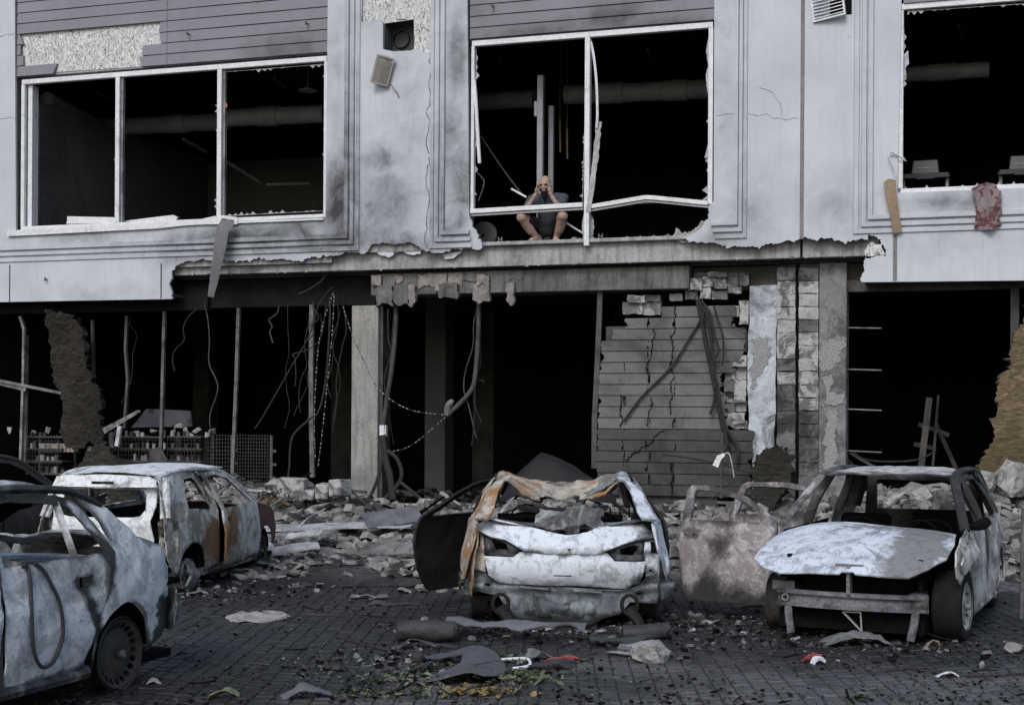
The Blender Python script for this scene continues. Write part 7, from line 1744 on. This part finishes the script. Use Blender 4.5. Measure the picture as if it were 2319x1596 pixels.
# pale block and its flake by the liftback
p = gp(1475, 1498); me = rough(chunk_mesh(44, .9, 14), .10); me.materials.append(M['rubble']); o = bpy.data.objects.new('concrete_block', me); lk(o); o.location = (p.x, p.y, .065); o.scale = (.28, .2, .17); o.rotation_euler = (.05, .06, .2); tag(o, 'pale broken concrete block lying alone on the paving', 'concrete block')
p = gp(1405, 1487); me = rough(chunk_mesh(9, .3, 12), .05); me.materials.append(M['rubble']); o = bpy.data.objects.new('concrete_flake', me); lk(o); o.location = (p.x, p.y, .03); o.scale = (.2, .1, .06); o.rotation_euler = (0, 0, -.25); tag(o, 'flat pale concrete flake beside the lone block', 'concrete flake')
p = gp(1440, 1476); m_ = MB(); m_.obox(Matrix.Translation((0, 0, .03)) @ Matrix.Rotation(.3, 4, 'X'), .3, .1, .03); lump_obj('plastic_slat', m_, M['flash'], p, -.35, 'dark grey slat leaning on the lone pale block', 'slat', False)
# curled pale strip and red lamp shard
p = gp(1210, 1500); o = panel('curled_strip', None, jag([(-.15, -.16), (.02, -.2), (.05, .0), (.2, .12), (.12, .2), (-.05, .1), (-.15, -.16)], .008, .05, 2)[:-1], lambda x, y: (x, y, .04 + .06 * math.cos(x * 9 + y * 4)), M['rubble_grey'], [], .04, .012, .01, 5, 2); o.location = p; tag(o, 'pale curled strip behind the oval car grille', 'strip')
MR = plain('red_lamp_plastic', (.28, .04, .04), .35, .5, .3, 9, grime=(.06, .03, .03))
def scrap(px, py, L_, W_, rz, mat, label, z=.03, cat='scrap', seed=3, name='scrap', bend=.03):
    p = gp(px, py); o = panel(name, None, jag([(-L_ / 2, -W_ / 2), (L_ * .3, -W_ / 2), (L_ / 2, 0), (L_ * .25, W_ / 2), (-L_ / 2, W_ * .3), (-L_ / 2, -W_ / 2)], L_ * .03, L_ * .2, seed)[:-1], lambda x, y: (x, y, z + bend * math.cos(x / L_ * 4)), mat if not isinstance(mat, str) else M[mat], [], max(.025, L_ / 10), .008, .05, 5, seed); o.location = (p.x, p.y, 0); o.rotation_euler = (0, 0, rz); return tag(o, label, cat)
scrap(1268, 1503, .3, .1, -.1, MR, 'red tail-lamp shard right of the oval car grille', .04, 'lamp shard')
scrap(1240, 1515, .42, .2, .1, 'tarp', 'black plastic scrap under the red tail-lamp shard', .04)
scrap(1838, 1500, .18, .1, 0, MR, 'red and white shard alone on the paving before the bumper beam', .03, 'lamp shard', 5); scrap(1848, 1505, .14, .08, .2, 'frame', 'white corner piece touching the red shard before the bumper beam', .025, 'shard', 6)
scrap(1945, 1462, .7, .24, .06, 'steel_pale', 'bent pale metal sheet on the ground before the bumper beam', .04, 'metal sheet', 7, 'metal_sheet', .06)
scrap(2150, 1535, .2, .08, 0, 'frame', 'small white plastic strip on the paving below the big tyre', .015, 'strip', 8); scrap(2110, 1472, .16, .1, .3, 'card', 'small tan fragment on the paving before the big tyre', .03, 'fragment', 9)
scrap(2295, 1478, .2, .16, .9, 'claypale', 'tan broken brick corner right of the big tyre', .05, 'brick', 10); scrap(1290, 1390, .5, .12, .1, 'tarp', 'black strip by the foot of the open black door', .03, 'strip', 11)
scrap(350, 1549, .14, .07, 0, 'rubble', 'small flat pale stone by the bare steel wheel', .02, 'stone', 12); scrap(505, 1582, .22, .1, 0, 'leaf', 'pale green torn leaf on the black paving', .02, 'leaf', 13); scrap(700, 1580, .45, .1, .1, 'flash', 'flat dark sliver on the paving left of the liner', .02, 'sliver', 14)
scrap(825, 1356, .3, .16, 0, 'rubble', 'pale flat block in the middle of the black paving', .03, 'block', 15, 'flat_block', .01); scrap(860, 1358, .22, .12, 0, 'rubble_grey', 'grey flat block beside the pale one on the black paving', .03, 'block', 16, 'flat_block', .01)
scrap(850, 1330, .8, .12, .05, 'tarp', 'long black charred strip behind the flat blocks', .03, 'strip', 17, 'charred_strip'); scrap(880, 1372, .7, .07, .03, 'steel', 'thin dark strip before the flat blocks', .02, 'strip', 18, 'charred_strip')
scrap(600, 1288, .42, .12, .1, 'steel_pale', 'bent pale metal bracket lying by the hatchback front wheel', .05, 'bracket', 19, 'bracket'); scrap(430, 1345, .45, .1, -.2, 'steel_pale', 'flat pale metal drips under the hatchback rear wheel', .015, 'melted metal', 20, 'melted_metal', .005)
scrap(960, 1470, .55, .1, -.2, 'steel', 'grey pipe-like strip left of the silencer', .04, 'strip', 21, 'charred_strip'); scrap(1240, 1552, .3, .06, 0, 'leaf', 'dry pale leaf beside the oval grille', .02, 'leaf', 22)
# the slab fragment resting on the liftback boot
o = panel('charred_fragment', None, jag([(-.30, -.10), (-.1, -.13), (.02, -.10), (.30, -.12), (.32, .08), (.05, .10), (-.05, .06), (-.28, .10), (-.30, -.10)], .01, .06, 4)[:-1], lambda x, y: (x, y, .05 * math.cos(x * 7)), plain('ashy_fragment', (.11, .115, .125), .9, .2, .6, 9, bmp=.9, grime=(.38, .39, .41), ga=(.5, .62)), [], .03, .09, .05, 6, 2); o.location = (.55, 13.28, 1.03); o.rotation_euler = (R(58), 0, R(-3)); tag(o, 'grey charred slab fragment lying on the boot of the caved-in liftback', 'slab fragment')
big_p = L3(1390, 1110, 0)
o = scrap(1390, 1300, .3, .2, .6, 'rubble_grey', 'grey plate lodged on the liftback roof dent', .0, 'plate', 31, 'lodged_plate', .01); o.location = (1.0, 14.45, 1.30); o.rotation_euler = (.5, -.5, .4)
# cable on the paving to the right
P = [gp(x, y, .015) for x, y in ((1960, 1515), (2010, 1518), (2060, 1512), (2110, 1521), (2160, 1528), (2220, 1530), (2290, 1527), (2360, 1520))]
m_ = MB(); m_.tube(spline(P, 6), .012, 6); o = m_.build('ground_cable', M['cable'], None, True); tag(o, 'black cable snaking over the paving before the big tyre', 'cable')
P = [gp(x, y, .02) for x, y in ((470, 1350), (600, 1390), (760, 1440), (860, 1468), (960, 1480))]
m_ = MB(); m_.tube(spline(P[2:], 6), .01, 6); o = m_.build('ground_cable', M['cable'], None, True); tag(o, 'thin black wire lying on the paving left of the silencer', 'cable')
# wooden stake at the right edge
p = gp(2312, 1402); m_ = MB(); m_.bar((0, 0, 0), (.02, 0, 1.1), .035, .03); lump_obj('metal_stake', m_, M['postg'], p, 0, 'thin metal stake standing behind the white-hooded car', 'stake', False)

# ------------------------------------------------------------------ uncountable litter
def litter(name, n, area, szr, mats, label, seed, hfun=None, thin=.25, keep=None):
    """flat little shards scattered over the ground as one mass"""
    r_ = random.Random(seed); m_ = MB(); c = 0
    while c < n:
        x, y = area(r_)
        if keep and not keep(x, y, r_): c += .2; continue
        c += 1; z = hfun(x, y) if hfun else .014; sz = szr[0] + (szr[1] - szr[0]) * r_.random() ** 5
        k = r_.choice((4, 5, 5)); Mx = Matrix.Translation((x, y, z + sz * thin * .4)) @ Matrix.Rotation(r_.uniform(0, 6.3), 4, 'Z') @ Matrix.Rotation(r_.gauss(0, .25), 4, 'X') @ Matrix.Rotation(r_.gauss(0, .25), 4, 'Y')
        ring = [(math.cos(2 * math.pi * i / k) * sz * r_.uniform(.55, 1.1), math.sin(2 * math.pi * i / k) * sz * r_.uniform(.35, .8)) for i in range(k)]
        Vv = [Mx @ Vector((a_, b_, -sz * thin * .5)) for a_, b_ in ring] + [Mx @ Vector((a_ * .8, b_ * .8, sz * thin * r_.uniform(.3, .7))) for a_, b_ in ring]
        m_.add(Vv, [tuple(range(k, 2 * k))] + [(i, (i + 1) % k, k + (i + 1) % k, k + i) for i in range(k)], r_.randrange(len(mats)))
    o = m_.build(name, [M[q] for q in mats], None); return tag(o, label, 'debris', None, 'stuff')
def area_ground(r_):
    y = 9.4 + 11.5 * r_.random() ** 1.4; return r_.uniform(-.39, .39) * y, y
def area_front(r_):
    y = 9.5 + 5 * r_.random(); return r_.uniform(-.38, .38) * y, y
def ghei(x, y):
    s, t = w2f((x, y)); return mound(s, t) + .005 if -3.3 < t < .5 else .016
def area_bank(r_):
    s = r_.uniform(-10.5, 9.2); t = -3.6 + 4.0 * r_.random(); p = f2w(s, t); return p.x, p.y
def area_dust(r_):
    s = r_.uniform(-6, 3.2); t = -7.5 + 4.6 * r_.random() ** .6; p = f2w(s, t); return p.x, p.y
litter('pale_rubble_litter', 15000, area_bank, (.010, .22), ['rubble', 'rubble_grey', 'rubble_grey', 'rubble', 'rubble_dark', 'claypale'], 'small pale masonry bits strewn along the facade foot', 1, ghei, .55)
litter('dust_litter', 9000, area_dust, (.006, .20), ['rubble', 'rubble', 'rubble_grey', 'rubble_dark'], 'flat grey masonry flakes thinning out over the forecourt', 2, ghei, .25, lambda x, y, r_: r_.random() < (.35 + .65 * min(1, max(0, (w2f((x, y))[1] + 7.2) / 3.2))) and nz((x, y, 0), .9, 2) + .6 * nz((x, y, 0), 2.6, 6) > -.12)
litter('char_litter', 18000, area_ground, (.003, .034), ['char', 'rubble_dark', 'char', 'rubble_dark', 'tarp'], 'black charred crumbs scattered over the paving', 3, ghei, .35, lambda x, y, r_: nz((x, y, 0), .7, 9) + .6 * nz((x, y, 0), 2.2, 1) > -.05 or r_.random() < .25)
litter('pale_crumbs', 1600, area_ground, (.003, .014), ['rubble', 'rubble_grey', 'rubble_grey'], 'tiny pale crumbs scattered over the paving', 4, ghei, .5)
def sticks(name, n, area, lr, wr, mats, label, seed):
    r_ = random.Random(seed); m_ = MB()
    for _ in range(n):
        x, y = area(r_); z = ghei(x, y) + r_.uniform(.01, .10); L_ = r_.uniform(*lr); an = r_.uniform(0, 6.3); d = Vector((math.cos(an), math.sin(an), r_.gauss(0, .22))).normalized() * L_ / 2; c_ = Vector((x, y, z + abs(d.z)))
        k = c_ + Vector((r_.gauss(0, .05), r_.gauss(0, .05), r_.gauss(0, .03))) * L_; w = r_.uniform(*wr); mi = r_.randrange(len(mats))
        m_.bar(c_ - d, k, w, w * r_.uniform(.2, .9), mi); m_.bar(k, c_ + d, w, w * r_.uniform(.2, .9), mi)
    return tag(m_.build(name, [M[q] for q in mats], None), label, 'debris', None, 'stuff')
sticks('twisted_strips', 150, area_bank, (.25, 1.3), (.012, .06), ['steel', 'steel_pale', 'char', 'sheetm', 'flash'], 'twisted metal strips and laths tangled in the rubble bank', 5)
sticks('charred_laths', 160, area_front, (.05, .3), (.004, .018), ['char', 'tarp', 'steel', 'char'], 'charred laths and wires strewn over the black paving', 6)
def area_shop(r_):
    p = f2w(r_.uniform(-9.5, 3.0), .3 + 3.2 * r_.random()); return p.x, p.y
litter('shop_litter', 2600, area_shop, (.03, .20), ['rubble_dark', 'rubble_grey', 'rubble_dark', 'char'], 'sooty heaps of debris on the burnt shop floor', 7, lambda x, y: .27 + .35 * max(0, nz((x, y, 0), .9, 4) + .25), .5)
sticks('shop_strips', 90, area_shop, (.4, 1.8), (.015, .05), ['steel', 'char', 'steel'], 'fallen metal strips inside the burnt shop', 8)
def near_car(cx, cy, rx, ry, ang=0):
    def f(r_):
        a_, b_ = r_.gauss(0, rx), r_.gauss(0, ry); c, s = math.cos(ang), math.sin(ang); return cx + a_ * c - b_ * s, cy + a_ * s + b_ * c
    return f
for i, (cx, cy, rx, ry, lb) in enumerate(((.5, 13.0, .8, .35, 'burnt crumbs and ash heaped under the liftback tail'), (3.0, 12.3, 1.0, .4, 'burnt crumbs and ash heaped under the bare bumper beam'), (-3.4, 15.6, .6, .6, 'burnt crumbs and ash around the hatchback rear wheel'), (1.9, 13.7, .5, .5, 'burnt crumbs and ash under the pinkish open door'), (-.5, 11.2, .7, .4, 'charred scraps around the plastic liner and silencer'))):
    litter('ash_litter', 520, near_car(cx, cy, rx, ry), (.01, .07), ['char', 'rubble_dark', 'tarp', 'steel_pale'], lb, 10 + i, ghei, .4)
# wilted leaf sprays
def leaves(px, py, n, rx, ry, label, mats, seed, sz=(.02, .045)):
    r_ = random.Random(seed); c = gp(px, py); m_ = MB()
    for _ in range(n):
        L_ = r_.uniform(*sz); w = L_ * .5; Mx = Matrix.Translation((r_.gauss(0, rx), r_.gauss(0, ry), .02 + abs(r_.gauss(0, .02)))) @ Matrix.Rotation(r_.uniform(0, 6.3), 4, 'Z') @ Matrix.Rotation(r_.gauss(0, .5), 4, 'X') @ Matrix.Rotation(r_.gauss(0, .4), 4, 'Y')
        pts = [(-L_, 0, 0), (-L_ * .4, -w, .01), (L_ * .3, -w * .8, .004), (L_, 0, -.006), (L_ * .3, w * .8, .004), (-L_ * .4, w, .01), (0, 0, -.006)]
        m_.add([Mx @ Vector(q) for q in pts], [(0, 1, 6), (1, 2, 6), (2, 3, 6), (3, 4, 6), (4, 5, 6), (5, 0, 6)], r_.randrange(len(mats)))
    o = m_.build('leaf_spray', [M[k] for k in mats], None); o.location = c; return tag(o, label, 'leaves', None, 'stuff')
leaves(1160, 1540, 170, .14, .13, 'wilted green leaf spray lying right of the plastic liner', ['leaf', 'leaf', 'leaf_dark'], 1)
leaves(1090, 1575, 90, .16, .06, 'yellowing leaf spray at the foot of the plastic liner', ['leaf_yellow', 'leaf_yellow', 'leaf'], 2, (.02, .05))
leaves(1150, 1500, 60, .16, .06, 'dull green leaves between the liner and the pale curled strip', ['leaf', 'leaf_dark'], 3)
leaves(910, 1548, 90, .22, .10, 'scattered pale leaves left of the plastic liner', ['leaf', 'leaf_dark', 'leaf'], 4)
leaves(860, 1580, 70, .22, .05, 'dark leaves on the sooty paving beyond the scattered pale leaves', ['leaf_dark', 'leaf'], 5)
leaves(1960, 1588, 14, .06, .03, 'tiny dark green sprig on the clean paving', ['leaf_dark'], 6)
leaves(985, 1520, 40, .15, .05, 'leaves beside the rusty metal ball', ['leaf', 'leaf_dark'], 7)
